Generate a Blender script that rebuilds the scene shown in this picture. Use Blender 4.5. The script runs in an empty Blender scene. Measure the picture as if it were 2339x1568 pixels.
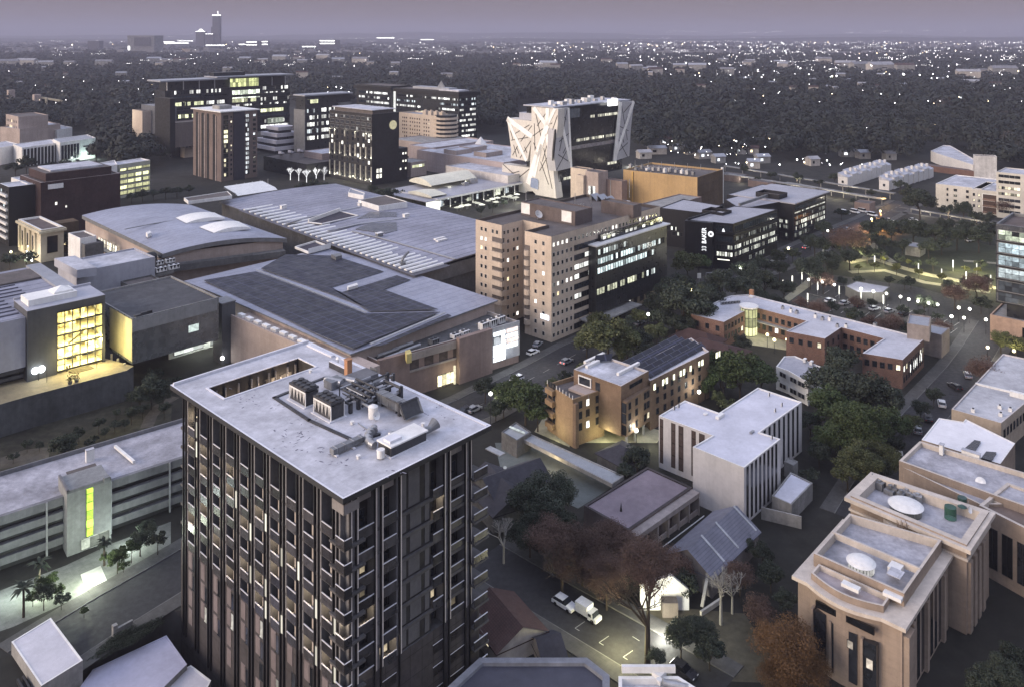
import bpy,math,random
import numpy as np
from mathutils import Vector,Matrix
R=random.Random(11)
sc=bpy.context.scene
COL=sc.collection
FX,HC,CX,YH=1864.0,96.5,1169.0,80.0
def P(x,y,z=0.0):
 "point at height z seen at photo pixel (x, y)"
 d=FX*(HC-z)/(y-YH)
 return Vector(((x-CX)/FX*d,d,z))
def zat(yb,yt,zb=0.0):
 "height of a point straight above a base seen at row yb"
 d=FX*(HC-zb)/(yb-YH)
 return HC-d*(yt-YH)/FX
def dep(y,z=0.0):
 return FX*(HC-z)/(y-YH)
TH=math.radians(46.9)
E1=Vector((math.cos(TH),math.sin(TH),0));E2=Vector((-math.sin(TH),math.cos(TH),0));UZ=Vector((0,0,1))
def hexc(h):
 h=h.lstrip('#');r=[]
 for i in(0,2,4):
  c=int(h[i:i+2],16)/255
  r.append(c/12.92 if c<=.04045 else((c+.055)/1.055)**2.4)
 return tuple(r)
class NT:
 def __init__(s,name):
  m=bpy.data.materials.new(name);m.use_nodes=True
  s.m=m;s.t=m.node_tree;s.t.nodes.clear()
  s.out=s.n('ShaderNodeOutputMaterial')
 def n(s,ty,**kw):
  nd=s.t.nodes.new(ty)
  for k,v in kw.items():
   if k.startswith('i_'):nd.inputs[k[2:].replace('_',' ')].default_value=v
   else:setattr(nd,k,v)
  return nd
 def l(s,a,b):s.t.links.new(a,b)
 def math(s,op,a,b=None,c=None):
  nd=s.n('ShaderNodeMath',operation=op)
  for i,v in enumerate((a,b,c)):
   if v is None:continue
   if isinstance(v,(int,float)):nd.inputs[i].default_value=v
   else:s.l(v,nd.inputs[i])
  return nd.outputs[0]
 def mul(s,col,fac):
  "colour times scalar socket"
  nd=s.n('ShaderNodeVectorMath',operation='SCALE')
  if isinstance(col,tuple):nd.inputs[0].default_value=col[:3]
  else:s.l(col,nd.inputs[0])
  if isinstance(fac,(int,float)):nd.inputs['Scale'].default_value=fac
  else:s.l(fac,nd.inputs['Scale'])
  return nd.outputs[0]
 def mix(s,f,a,b):
  nd=s.n('ShaderNodeMix',data_type='RGBA')
  for k,v in((0,f),(6,a),(7,b)):
   if isinstance(v,(int,float)):nd.inputs[k].default_value=v
   elif isinstance(v,tuple):nd.inputs[k].default_value=(*v[:3],1)
   else:s.l(v,nd.inputs[k])
  return nd.outputs[2]
 def noise(s,vec,scale,detail=3,rough=.6):
  nd=s.n('ShaderNodeTexNoise');nd.inputs['Scale'].default_value=scale
  nd.inputs['Detail'].default_value=detail;nd.inputs['Roughness'].default_value=rough
  s.l(vec,nd.inputs['Vector']);return nd.outputs['Fac']
 def rng(s,v,a,b,c,d):
  nd=s.n('ShaderNodeMapRange');s.l(v,nd.inputs[0])
  for i,x in enumerate((a,b,c,d)):nd.inputs[i+1].default_value=x
  return nd.outputs[0]
MATS={}
K=.25
def mat(name,base,rough=.8,var=.12,scale=.8,stain=.25,sscale=.09,spec=.3,metal=0.0,line=None,brick=None,rand=0.0,bump=0.0,stretch=None):
 """procedural surface: fine and broad variation, optional panel joints line=(w,h,thick,dark) or brick=(mortar colour, scale)"""
 if name in MATS:return MATS[name]
 k=NT(name)
 tc=k.n('ShaderNodeTexCoord');vec=tc.outputs['Object']
 if stretch:
  mp=k.n('ShaderNodeMapping');mp.inputs['Scale'].default_value=stretch;k.l(vec,mp.inputs['Vector']);vec=mp.outputs[0]
 f1=k.rng(k.noise(vec,scale),.3,.7,1-var,1+var)
 f2=k.rng(k.noise(vec,sscale,5,.65),.35,.68,1-stain,1+stain*.35)
 fac=k.math('MULTIPLY',f1,f2)
 mps=k.n('ShaderNodeMapping');mps.inputs['Scale'].default_value=(.7,.7,.045);k.l(tc.outputs['Object'],mps.inputs['Vector'])
 fac=k.math('MULTIPLY',fac,k.rng(k.noise(mps.outputs[0],1.0,4,.7),.38,.62,1-stain*.38,1.04))
 if rand:
  oi=k.n('ShaderNodeObjectInfo');fac=k.math('MULTIPLY',fac,k.rng(oi.outputs['Random'],0,1,1-rand,1+rand))
 col=base
 if brick or line:
  bt=k.n('ShaderNodeTexBrick');k.l(tc.outputs['UV'],bt.inputs['Vector'])
  if brick:
   bt.inputs['Color1'].default_value=(*base,1);bt.inputs['Color2'].default_value=(*[c*.72 for c in base],1)
   bt.inputs['Mortar'].default_value=(*brick[0],1);bt.inputs['Scale'].default_value=brick[1]
   bt.inputs['Mortar Size'].default_value=.03
  else:
   w,h,t,d=line
   bt.offset=0.0;bt.inputs['Scale'].default_value=1.0
   bt.inputs['Brick Width'].default_value=w;bt.inputs['Row Height'].default_value=h
   bt.inputs['Color1'].default_value=(*base,1);bt.inputs['Color2'].default_value=(*[c*.93 for c in base],1)
   bt.inputs['Mortar'].default_value=(*[c*d for c in base],1);bt.inputs['Mortar Size'].default_value=t
  col=bt.outputs['Color']
 c=k.mul(col,fac)
 b=k.n('ShaderNodeBsdfPrincipled');k.l(c,b.inputs['Base Color'])
 b.inputs['Metallic'].default_value=metal;b.inputs['Specular IOR Level'].default_value=spec
 k.l(k.rng(k.noise(vec,scale*.6),.3,.7,max(.05,rough-.12),min(1,rough+.12)),b.inputs['Roughness'])
 if bump:
  bp=k.n('ShaderNodeBump');bp.inputs['Strength'].default_value=bump;k.l(k.noise(vec,scale*2),bp.inputs['Height']);k.l(bp.outputs[0],b.inputs['Normal'])
 k.l(b.outputs[0],k.out.inputs[0]);MATS[name]=k.m;return k.m
def glass(name,base=(.012,.014,.018),rough=.12,var=.5):
 if name in MATS:return MATS[name]
 k=NT(name);oi=k.n('ShaderNodeObjectInfo');tc=k.n('ShaderNodeTexCoord')
 f=k.math('MULTIPLY',k.rng(oi.outputs['Random'],0,1,1-var,1+var*2),k.rng(k.noise(tc.outputs['Object'],.7,2),.3,.7,.6,1.4))
 b=k.n('ShaderNodeBsdfPrincipled');k.l(k.mul(base,f),b.inputs['Base Color']);b.inputs['Roughness'].default_value=rough
 b.inputs['Specular IOR Level'].default_value=.6
 k.l(b.outputs[0],k.out.inputs[0]);MATS[name]=k.m;return k.m
def lit(name,col,strength,cell=None,p=1.0,frame=(.02,.02,.022),mull=.08,dark=(.014,.016,.02),var=.6,sample=False,nscale=.9,fl=False):
 """window glass with a lit room behind: cells of the UV (metres) are lit with chance p, uneven like a room seen through glass"""
 if name in MATS:return MATS[name]
 k=NT(name);tc=k.n('ShaderNodeTexCoord');oi=k.n('ShaderNodeObjectInfo')
 uv=tc.outputs['UV']
 base=dark
 room=k.rng(k.noise(tc.outputs['Object'],nscale,4,.7),.32,.68,1-var,1.15)
 e=k.math('MULTIPLY',room,k.rng(oi.outputs['Random'],0,1,.55,1.15))
 if cell:
  sp=k.n('ShaderNodeSeparateXYZ');k.l(uv,sp.inputs[0])
  u=k.math('DIVIDE',sp.outputs[0],cell[0]);v=k.math('DIVIDE',sp.outputs[1],cell[1])
  cb=k.n('ShaderNodeCombineXYZ');k.l(k.math('FLOOR',u),cb.inputs[0]);k.l(k.math('FLOOR',v),cb.inputs[1])
  k.l(k.math('MULTIPLY',oi.outputs['Random'],97.0),cb.inputs[2])
  wn=k.n('ShaderNodeTexWhiteNoise',noise_dimensions='3D');k.l(cb.outputs[0],wn.inputs['Vector'])
  on=k.math('LESS_THAN',wn.outputs['Value'],p)
  sc2=k.n('ShaderNodeSeparateColor');k.l(wn.outputs['Color'],sc2.inputs[0])
  lv=k.rng(sc2.outputs[1],0,1,.15,1.25)
  e=k.math('MULTIPLY',e,k.math('MULTIPLY',on,lv))
  mu=k.math('GREATER_THAN',k.math('FRACT',u),mull/cell[0])
  mv=k.math('GREATER_THAN',k.math('FRACT',v),mull/cell[1])
  mk=k.math('MULTIPLY',mu,mv)
  e=k.math('MULTIPLY',e,mk)
  base=k.mix(mk,frame,dark)
 b=k.n('ShaderNodeBsdfPrincipled')
 if isinstance(base,tuple):b.inputs['Base Color'].default_value=(*base,1)
 else:k.l(base,b.inputs['Base Color'])
 b.inputs['Roughness'].default_value=.15
 b.inputs['Emission Color'].default_value=(*col,1)
 k.l(k.math('MULTIPLY',e,strength*K),b.inputs['Emission Strength'])
 k.l(b.outputs[0],k.out.inputs[0])
 if not sample:k.m.cycles.emission_sampling='NONE'
 MATS[name]=k.m;return k.m
def glow(name,col,strength,sample=False):
 if name in MATS:return MATS[name]
 k=NT(name);oi=k.n('ShaderNodeObjectInfo')
 e=k.n('ShaderNodeEmission');e.inputs[0].default_value=(*col,1)
 k.l(k.rng(oi.outputs['Random'],0,1,strength*K*.5,strength*K*1.3),e.inputs[1])
 k.l(e.outputs[0],k.out.inputs[0])
 if not sample:k.m.cycles.emission_sampling='NONE'
 MATS[name]=k.m;return k.m
def foliage(name,c1,c2,c3):
 if name in MATS:return MATS[name]
 k=NT(name);tc=k.n('ShaderNodeTexCoord');oi=k.n('ShaderNodeObjectInfo');g=k.n('ShaderNodeNewGeometry')
 a=k.mix(k.rng(k.noise(tc.outputs['Object'],.35,2),.35,.65,0,1),c1,c2)
 a=k.mix(k.rng(g.outputs['Random Per Island'],.5,1,0,.7),a,c3)
 a=k.mul(a,k.rng(oi.outputs['Random'],0,1,.75,1.3))
 b=k.n('ShaderNodeBsdfPrincipled');k.l(a,b.inputs['Base Color']);b.inputs['Roughness'].default_value=.75;b.inputs['Specular IOR Level'].default_value=.15
 k.l(b.outputs[0],k.out.inputs[0]);MATS[name]=k.m;return k.m
WL={}
def wloc(o):return WL.get(o.name,Vector((0,0,0)))if o else Vector((0,0,0))
def tag(o,label=None,cat=None,group=None,kind=None):
 if label:o['label']=label
 if cat:o['category']=cat
 if group:o['group']=group
 if kind:o['kind']=kind
 return o
def thing(name,label,cat,loc=(0,0,0),group=None):
 o=bpy.data.objects.new(name,None);COL.objects.link(o);o.location=loc;o.empty_display_size=.5
 WL[o.name]=Vector(loc);return tag(o,label,cat,group)
class MB:
 def __init__(s):s.v=[];s.f=[];s.m=[];s.uv=[]
 def face(s,pts,mi=0,uv=None):
  pts=[Vector(p)for p in pts];i=len(s.v);n=len(pts)
  if uv is None:
   u=(pts[1]-pts[0]).normalized();nn=(pts[1]-pts[0]).cross(pts[-1]-pts[0])
   if nn.length<1e-9 and n>3:nn=(pts[2]-pts[1]).cross(pts[0]-pts[1])
   nn.normalize();w=nn.cross(u)
   if abs(nn.z)<.7 and abs(u.z)>.5:u,w=w,u
   o=pts[0]if abs(nn.z)<.7 else Vector((0,0,0))
   if abs(nn.z)>.9:uv=[(p.dot(E1),p.dot(E2))for p in pts]
   else:uv=[((p-o).dot(u),(p-o).dot(w))for p in pts]
  s.v+=[tuple(p)for p in pts];s.f.append(tuple(range(i,i+n)));s.m.append(mi);s.uv+=uv
  return s
 def box(s,o,a,b,c,mi=0,bottom=True,top=None):
  o,a,b,c=map(Vector,(o,a,b,c))
  if a.cross(b).dot(c)<0:a,b=b,a
  p=[o,o+a,o+a+b,o+b];q=[x+c for x in p]
  for i in range(4):
   j=(i+1)%4;s.face([p[i],p[j],q[j],q[i]],mi)
  s.face(q,mi if top is None else top)
  if bottom:s.face(p[::-1],mi)
  return s
 def cbox(s,c,sx,sy,sz,ang=0.0,mi=0,top=None):
  "box standing on c, turned by ang"
  c=Vector(c);a=Vector((math.cos(ang),math.sin(ang),0));b=Vector((-math.sin(ang),math.cos(ang),0))
  return s.box(c-a*sx/2-b*sy/2,a*sx,b*sy,UZ*sz,mi,top=top)
 def prism(s,poly,z0,z1,mi=0,top=None,bot=False):
  n=len(poly)
  for i in range(n):
   a,b=poly[i],poly[(i+1)%n]
   s.face([(a[0],a[1],z0),(b[0],b[1],z0),(b[0],b[1],z1),(a[0],a[1],z1)],mi)
  if top is not False:s.face([(p[0],p[1],z1)for p in poly],mi if top is None else top)
  if bot:s.face([(p[0],p[1],z0)for p in poly][::-1],mi)
  return s
 def cyl(s,c,r,h,n=12,mi=0,r2=None,top=True,ax=None,bot=False):
  c=Vector(c);ax=Vector(ax).normalized()if ax else UZ;r2=r if r2 is None else r2
  x=ax.orthogonal().normalized();y=ax.cross(x)
  a=[c+(x*math.cos(t)+y*math.sin(t))*r for t in[2*math.pi*i/n for i in range(n)]]
  b=[c+ax*h+(x*math.cos(t)+y*math.sin(t))*r2 for t in[2*math.pi*i/n for i in range(n)]]
  for i in range(n):
   j=(i+1)%n;s.face([a[i],a[j],b[j],b[i]],mi)
  if top and r2>1e-4:s.face(b,mi)
  if bot:s.face(a[::-1],mi)
  return s
 def tube(s,p,q,r,n=6,mi=0,r2=None):
  p,q=Vector(p),Vector(q);return s.cyl(p,r,(q-p).length,n,mi,r2,True,q-p)
 def bar(s,p,q,w,h,mi=0):
  "square bar from p to q"
  p,q=Vector(p),Vector(q);d=(q-p);x=d.cross(UZ)
  x=Vector((1,0,0))if x.length<1e-6 else x.normalized();y=d.normalized().cross(x)
  return s.box(p-x*w/2-y*h/2,x*w,y*h,d,mi)
 def build(s,name,mats,parent=None,loc=None,smooth=False):
  if not isinstance(mats,(list,tuple)):mats=[mats]
  o=bpy.data.objects.new(name,s.mesh(name,mats,wloc(parent),smooth));COL.objects.link(o)
  if parent:o.parent=parent;WL[o.name]=wloc(parent)
  elif loc is not None:o.location=loc
  return o
 def mesh(s,name,mats,off=Vector((0,0,0)),smooth=False):
  me=bpy.data.meshes.new(name)
  v=np.array(s.v,dtype=np.float64).reshape(-1,3)-np.array(off)
  me.from_pydata(v.tolist(),[],s.f)
  for m in mats:me.materials.append(m)
  me.polygons.foreach_set('material_index',s.m)
  uvl=me.uv_layers.new(name='UVMap');uvl.data.foreach_set('uv',np.array(s.uv,dtype=np.float32).ravel())
  if smooth:me.polygons.foreach_set('use_smooth',[True]*len(s.f))
  me.update();return me
def place(me,name,parent=None,loc=(0,0,0),rz=0.0,scale=None):
 "object over shared mesh data"
 o=bpy.data.objects.new(name,me);COL.objects.link(o)
 o.location=Vector(loc)-wloc(parent);o.rotation_euler.z=rz
 if scale:o.scale=(scale,)*3 if isinstance(scale,(int,float))else scale
 if parent:o.parent=parent;WL[o.name]=wloc(parent)
 return o
def dup(root,loc,rz=0.0,label=None,scale=None):
 r=root.copy();COL.objects.link(r);r.location=loc;r.rotation_euler.z=rz
 if scale:r.scale=(scale,)*3
 if label:r['label']=label
 for ch in root.children:
  c=ch.copy();COL.objects.link(c);c.parent=r
  for g in ch.children:
   d=g.copy();COL.objects.link(d);d.parent=c
 return r
def xy(p):return(p[0],p[1])
def inset(poly,t):
 n=len(poly);out=[]
 for i in range(n):
  p0,p1,p2=Vector(xy(poly[i-1])),Vector(xy(poly[i])),Vector(xy(poly[(i+1)%n]))
  d1=(p1-p0).normalized();d2=(p2-p1).normalized()
  n1=Vector((-d1.y,d1.x));n2=Vector((-d2.y,d2.x))
  m=n1+n2;m=m/max(.25,m.dot(n1))if m.length>1e-6 else n1
  q=p1+m*t;out.append((q.x,q.y))
 return out
def rect3(F,Rr,L):
 B=(Rr[0]+L[0]-F[0],Rr[1]+L[1]-F[1]);return[xy(F),xy(Rr),B,xy(L)]
def area(poly):return sum(poly[i-1][0]*poly[i][1]-poly[i][0]*poly[i-1][1]for i in range(len(poly)))/2
def ccw(poly):return poly if area(poly)>0 else poly[::-1]
def pix(pts,z):return ccw([xy(P(x,y,z))for x,y in pts])
def shell(root,poly,z0,z1,wall,roof,par=.8,t=.35,cap=None,names=('wall','roof'),matw=None):
 "walls with a parapet and a sunk flat roof"
 w=MB();ins=inset(poly,t)
 w.prism(poly,z0,z1,0,top=False)
 n=len(poly)
 for i in range(n):
  j=(i+1)%n
  w.face([(*poly[i],z1),(*poly[j],z1),(*ins[j],z1),(*ins[i],z1)],1)
  w.face([(*ins[j],z1-par),(*ins[i],z1-par),(*ins[i],z1),(*ins[j],z1)],1)
 wo=w.build(names[0],[wall,cap or wall],root)
 r=MB().face([(*p,z1-par)for p in ins],0);ro=r.build(names[1],roof,root)
 return wo,ro
FOOT=[]
def building(name,label,cat,poly,z0,z1,wall,roof,par=.8,t=.35,cap=None,group=None):
 c=Vector((sum(p[0]for p in poly)/len(poly),sum(p[1]for p in poly)/len(poly),z0))
 FOOT.append(poly);root=thing(name,label,cat,c,group)
 shell(root,poly,z0,z1,wall,roof,par,t,cap)
 return root
_WC={}
def window(root,A,B,s,z,w,h,pane,frame,proud=.06,mull=0,name='window',fw=.08,sill=False):
 """one window on the wall A->B (outside on the right of A->B); s metres along, z centre height"""
 A2=Vector((A[0],A[1],0));B2=Vector((B[0],B[1],0));d=(B2-A2).normalized();nrm=Vector((d.y,-d.x,0))
 ang=round(math.atan2(d.y,d.x),4)
 key=(ang,round(w,2),round(h,2),pane.name,frame.name,proud,mull,fw,sill)
 if key not in _WC:
  m=MB();x0,x1,y0,y1=-w/2,w/2,-h/2,h/2
  def pt(a,b,c):return d*a+UZ*b+nrm*c
  m.face([pt(x0,y0,proud*.4),pt(x1,y0,proud*.4),pt(x1,y1,proud*.4),pt(x0,y1,proud*.4)],0)
  bars=[(x0-fw,x0,y0-fw,y1+fw),(x1,x1+fw,y0-fw,y1+fw),(x0,x1,y0-fw,y0),(x0,x1,y1,y1+fw)]
  for k in range(mull):
   xm=x0+(k+1)*w/(mull+1);bars.append((xm-fw*.4,xm+fw*.4,y0,y1))
  for(a,b,c,e)in bars:
   pr=proud
   m.face([pt(a,c,pr),pt(b,c,pr),pt(b,e,pr),pt(a,e,pr)],1)
   m.face([pt(a,c,0),pt(b,c,0),pt(b,c,pr),pt(a,c,pr)],1);m.face([pt(a,e,pr),pt(b,e,pr),pt(b,e,0),pt(a,e,0)],1)
   m.face([pt(a,e,pr),pt(a,e,0),pt(a,c,0),pt(a,c,pr)],1);m.face([pt(b,c,pr),pt(b,c,0),pt(b,e,0),pt(b,e,pr)],1)
  if sill:m.box(pt(x0-.1,y0-fw-.06,0),d*(w+.2),nrm*(proud+.12),UZ*.06,1)
  _WC[key]=m.mesh('window',[pane,frame])
 return place(_WC[key],name,root,A2+d*s+UZ*z)
def grid(root,A,B,ss,zs,w,h,panes,frame,weights=None,skip=0.0,**kw):
 "rows of windows; ss positions in metres along A->B, zs centre heights; panes chosen at random by weights"
 for z in zs:
  for s in ss:
   if skip and R.random()<skip:continue
   window(root,A,B,s,z,w,h,R.choices(panes,weights)[0],frame,**kw)
def elen(A,B):return math.hypot(B[0]-A[0],B[1]-A[1])
def lin(a,b,n):return[a+(b-a)*i/max(1,n-1)for i in range(n)]
def ringp(poly,o,i,z0,z1,mi=0,m=None):
 m=m or MB();A,B=inset(poly,-o),inset(poly,i);n=len(A)
 for k in range(n):
  j=(k+1)%n
  m.face([(*A[k],z0),(*A[j],z0),(*A[j],z1),(*A[k],z1)],mi);m.face([(*A[k],z1),(*A[j],z1),(*B[j],z1),(*B[k],z1)],mi);m.face([(*A[j],z0),(*A[k],z0),(*B[k],z0),(*B[j],z0)],mi)
 return m
def sheet(name,pts,z,m,kind='structure',parent=None):
 o=MB().face([(p[0],p[1],z)for p in ccw([xy(q)for q in pts])]).build(name,m,parent)
 if not parent:tag(o,kind=kind)
 return o
def strip(name,line,w,z,m,kind='structure'):
 "ribbon along a polyline of world points"
 b=MB();L=[Vector((p[0],p[1],0))for p in line];left=[];right=[]
 for i,p in enumerate(L):
  d=(L[min(i+1,len(L)-1)]-L[max(i-1,0)]).normalized();n=Vector((-d.y,d.x,0))
  left.append(p+n*w/2+UZ*z);right.append(p-n*w/2+UZ*z)
 for i in range(len(L)-1):b.face([right[i],right[i+1],left[i+1],left[i]])
 return tag(b.build(name,m),kind=kind)
def lamp_at(loc,watts,col=(1,.9,.7),r=.25,parent=None,spot=None):
 ld=bpy.data.lights.new('lamp_light','SPOT' if spot else 'POINT');ld.energy=watts*K;ld.color=col;ld.shadow_soft_size=r
 if spot:ld.spot_size=spot;ld.spot_blend=.6
 o=bpy.data.objects.new('lamp_light',ld);COL.objects.link(o);o.location=Vector(loc)-wloc(parent)
 if parent:o.parent=parent
 return o
RF=mat('roof_membrane',(.51,.515,.56),.75,.08,1.2,.38,.12,line=(11,2.1,.09,.82))
RFd=mat('roof_felt_dark',(.12,.105,.10),.85,.15,1.0,.3,.15)
RFm=mat('roof_sheet_metal',(.30,.31,.34),.55,.06,.5,.15,.08,metal=.2)
CONC=mat('concrete',(.28,.275,.265),.85,.12,1.5,.3,.2)
CONCd=mat('dark_concrete',(.11,.11,.112),.85,.15,1.2,.3,.15)
WHITE=mat('white_paint',(.70,.69,.67),.6,.05,1.2,.15,.2)
BEIGE=mat('beige_panels',(.50,.415,.335),.8,.06,1.0,.16,.12,line=(3.1,3.15,.03,.72))
PINK=mat('pinkish_render',(.39,.32,.285),.8,.06,1.0,.2,.08,line=(6,3,.03,.8))
BRICK=mat('red_brick',(.155,.078,.06),.85,.1,1.5,.25,.2,brick=((.22,.16,.13),4.0))
BRICKb=mat('brown_brick',(.19,.125,.085),.85,.1,1.5,.25,.2,brick=((.25,.18,.12),4.0))
BLACK=mat('black_metal',(.012,.012,.014),.5,.1,1,.15,.2,spec=.25)
GREYM=mat('grey_metal',(.20,.205,.215),.45,.08,1.5,.2,.4,metal=.4)
STEEL=mat('galvanised_steel',(.38,.385,.40),.4,.1,2.5,.25,.6,metal=.6)
GL=glass('dark_glass')
GLb=glass('blue_dark_glass',(.02,.026,.034),.1)
FRD=mat('dark_frame',(.03,.03,.032),.5,.05,1,.05,.3)
FRW=mat('pale_frame',(.5,.49,.46),.5,.05,1,.05,.3)
WARM=lit('window_warm',(1.0,.80,.48),2.0)
COOL=lit('window_cool',(.88,.95,1.0),2.2)
cd=bpy.data.cameras.new('camera');cam=bpy.data.objects.new('camera',cd);COL.objects.link(cam)
cam.location=(0,0,HC);cam.rotation_euler=(math.radians(90),0,0)
cd.sensor_width=36;cd.lens=36*FX/2338.0;cd.shift_y=-(784-YH)/2338.0
cd.clip_start=1;cd.clip_end=80000
sc.camera=cam
w=bpy.data.worlds.new('World');sc.world=w;w.use_nodes=True
nt=w.node_tree;nt.nodes.clear()
sky=nt.nodes.new('ShaderNodeTexSky');sky.sky_type='NISHITA';sky.sun_disc=False
SUN_EL,SUN_AZ=math.radians(2.0),math.radians(-115)
sky.sun_elevation=SUN_EL;sky.sun_rotation=SUN_AZ;sky.altitude=1700;sky.air_density=1.2;sky.dust_density=3.0;sky.ozone_density=2.5
bg=nt.nodes.new('ShaderNodeBackground');out=nt.nodes.new('ShaderNodeOutputWorld')
bg.inputs[1].default_value=.15
tcw=nt.nodes.new('ShaderNodeTexCoord');sxyz=nt.nodes.new('ShaderNodeSeparateXYZ');nt.links.new(tcw.outputs['Generated'],sxyz.inputs[0])
cr=nt.nodes.new('ShaderNodeValToRGB');nt.links.new(sxyz.outputs[2],cr.inputs[0]);cr.color_ramp.interpolation='EASE'
el=cr.color_ramp.elements
el[0].position=0.0;el[0].color=(.22,.16,.165,1);el[1].position=1.0;el[1].color=(1.18,1.30,1.80,1)
for p_,c_ in((.05,(.215,.165,.18,1)),(.2,(.60,.60,.65,1)),(.6,(1.06,1.13,1.46,1))):
 e_=el.new(p_);e_.color=c_
mxw=nt.nodes.new('ShaderNodeMix');mxw.data_type='RGBA';mxw.blend_type='ADD';mxw.inputs[0].default_value=.07
nt.links.new(cr.outputs[0],mxw.inputs[6]);nt.links.new(sky.outputs[0],mxw.inputs[7])
nt.links.new(mxw.outputs[2],bg.inputs[0]);nt.links.new(bg.outputs[0],out.inputs[0])
sd=bpy.data.lights.new('sun','SUN');so=bpy.data.objects.new('sun',sd);COL.objects.link(so)
sd.energy=1.2;sd.angle=math.radians(50);sd.color=(1,.82,.67)
so.rotation_euler=(math.radians(90-9),0,math.radians(-68))
vs=sc.view_settings;vs.view_transform='Standard';vs.look='None';vs.exposure=2.45;vs.gamma=1
sc.cycles.use_denoising=True
sc.cycles.sample_clamp_indirect=2.0;sc.cycles.max_bounces=5;sc.cycles.volume_bounces=1
sc.cycles.diffuse_bounces=2;sc.cycles.glossy_bounces=2;sc.cycles.transparent_max_bounces=8
hz_=bpy.data.materials.new('haze_air');hz_.use_nodes=True;n_=hz_.node_tree;n_.nodes.clear()
ho=n_.nodes.new('ShaderNodeOutputMaterial');pv=n_.nodes.new('ShaderNodeVolumePrincipled')
pv.inputs['Color'].default_value=(.43,.43,.545,1);pv.inputs['Density'].default_value=1.2e-4;pv.inputs['Anisotropy'].default_value=0.0
n_.links.new(pv.outputs[0],ho.inputs['Volume'])
hb=MB().box((-25000,-300,-14),(50000,0,0),(0,36000,0),(0,0,400)).build('haze',hz_);tag(hb,kind='stuff')
GRD=mat('earth_and_grass',(.024,.023,.019),.95,.25,.25,.45,.03)
notch=[(-158,20),(-58.6,136.6),(-30,141),(-2.4,122.5),(-1,20)]
pl=[(-30000,20)]+notch+[(30000,20),(30000,60000),(-30000,60000)]
g=MB();g.face([(p[0],p[1],0)for p in pl]);tag(g.build('ground',GRD),kind='structure')
pl=[(-170,0),(40,0),(40,145),(-170,145)]
LOW=mat('lower_yard',(.07,.068,.07),.9,.15,.8,.35,.12)
g=MB();g.face([(p[0],p[1],-9)for p in pl]);tag(g.build('lower_ground',LOW),kind='structure')
g=MB()
for a,b in zip(notch,notch[1:]):g.face([(*a,-9),(*b,-9),(*b,-.004),(*a,-.004)][::-1])
tag(g.build('embankment',LOW),kind='structure')
ASPH=mat('asphalt',(.030,.029,.031),.8,.12,1.5,.3,.06,spec=.35);PAVE=mat('pavement',(.085,.082,.078),.85,.12,1.2,.3,.1,line=(.9,.9,.03,.8));KERB=mat('kerb_stone',(.15,.147,.14),.8)
MARK=mat('road_paint',(.30,.30,.28),.7,.15,3)
def road(name,pts,w_,z=.008,kerb=True):
 L=[P(x,y,0)for x,y in pts];strip(name,L,w_,z,ASPH)
 if kerb:
  for s in(-1,1):
   Q_=[]
   for i,p in enumerate(L):
    d=(L[min(i+1,len(L)-1)]-L[max(i-1,0)]).normalized();n=Vector((-d.y,d.x,0));Q_.append(p+n*s*(w_/2+1.6))
   b=MB()
   for a,c in zip(Q_,Q_[1:]):
    d=(c-a).normalized();n=Vector((-d.y,d.x,0));b.box(a-n*1.45,c-a,n*2.9,UZ*.12);b.box(a-n*s*1.6,c-a,n*s*.15,UZ*.14,1)
   tag(b.build('pavement',[PAVE,KERB]),kind='structure')
 return L
r1=road('side_street',[(60,1520),(160,1455),(260,1392),(385,1318),(520,1235)],10.5)
r2=road('cross_street',[(1640,1590),(1500,1505),(1400,1446),(1290,1382),(1200,1330),(1100,1270)],9.5)
r3=road('main_street',[(900,1010),(1000,965),(1085,930),(1240,850),(1330,800),(1440,752),(1560,695),(1660,640),(1760,604),(1840,569),(1920,533),(1990,503),(2035,480),(2070,462)],13)
r4=road('lane',[(1960,1190),(2060,1010),(2130,930),(2200,850),(2235,800),(2270,740)],9,.012)
r5=road('park_road',[(2045,478),(2150,494),(2270,512),(2420,534)],10,.012)
r6=road('avenue',[(700,340),(712,290),(720,262),(735,235),(765,200),(800,180)],14,.012,kerb=False)
def marks(name,segs,w_=.14,z=.016):
 b=MB()
 for p,q in segs:
  p,q=P(*p,0),P(*q,0);d=(q-p).normalized();n=Vector((-d.y,d.x,0))*w_/2
  b.face([p-n+UZ*z,q-n+UZ*z,q+n+UZ*z,p+n+UZ*z])
 tag(b.build(name,MARK),kind='structure')
seg=[((1444,1452),(1460,1462))]
for k in range(5):x,y=1335+55*k,1418+33*k;seg+=[((x,y),(x-22,y+15)),((x-22,y+15),(x-12,y+21))]
for k in range(4):x,y=1300+60*k,1400+36*k;seg+=[((x-55,y+20),(x-25,y+38))]
marks('parking_marks',seg)
seg=[]
for k in range(14):
 t=k/14;i=int(t*9)+2;a,b=r3[i],r3[i+1];
for a,b in zip(r3[2:],r3[3:]):
 n=int((b-a).length/6)
 for k in range(n):seg.append((a.lerp(b,k/n),a.lerp(b,(k+.45)/n)))
b=MB()
for p,q in seg:
 d=(q-p).normalized();n=Vector((-d.y,d.x,0))*.08;b.face([p-n+UZ*.016,q-n+UZ*.016,q+n+UZ*.016,p+n+UZ*.016])
tag(b.build('lane_marks',MARK),kind='structure')
carpark=[(1790,690),(1850,640),(1905,628),(2090,655),(2255,700),(2262,745),(2200,775),(2120,755),(1960,700),(1880,712)]
sheet('car_park',[P(x,y,0)for x,y in carpark],.010,mat('car_park_asphalt',(.034,.033,.032),.8,.12,1.5,.3,.06))
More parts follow.
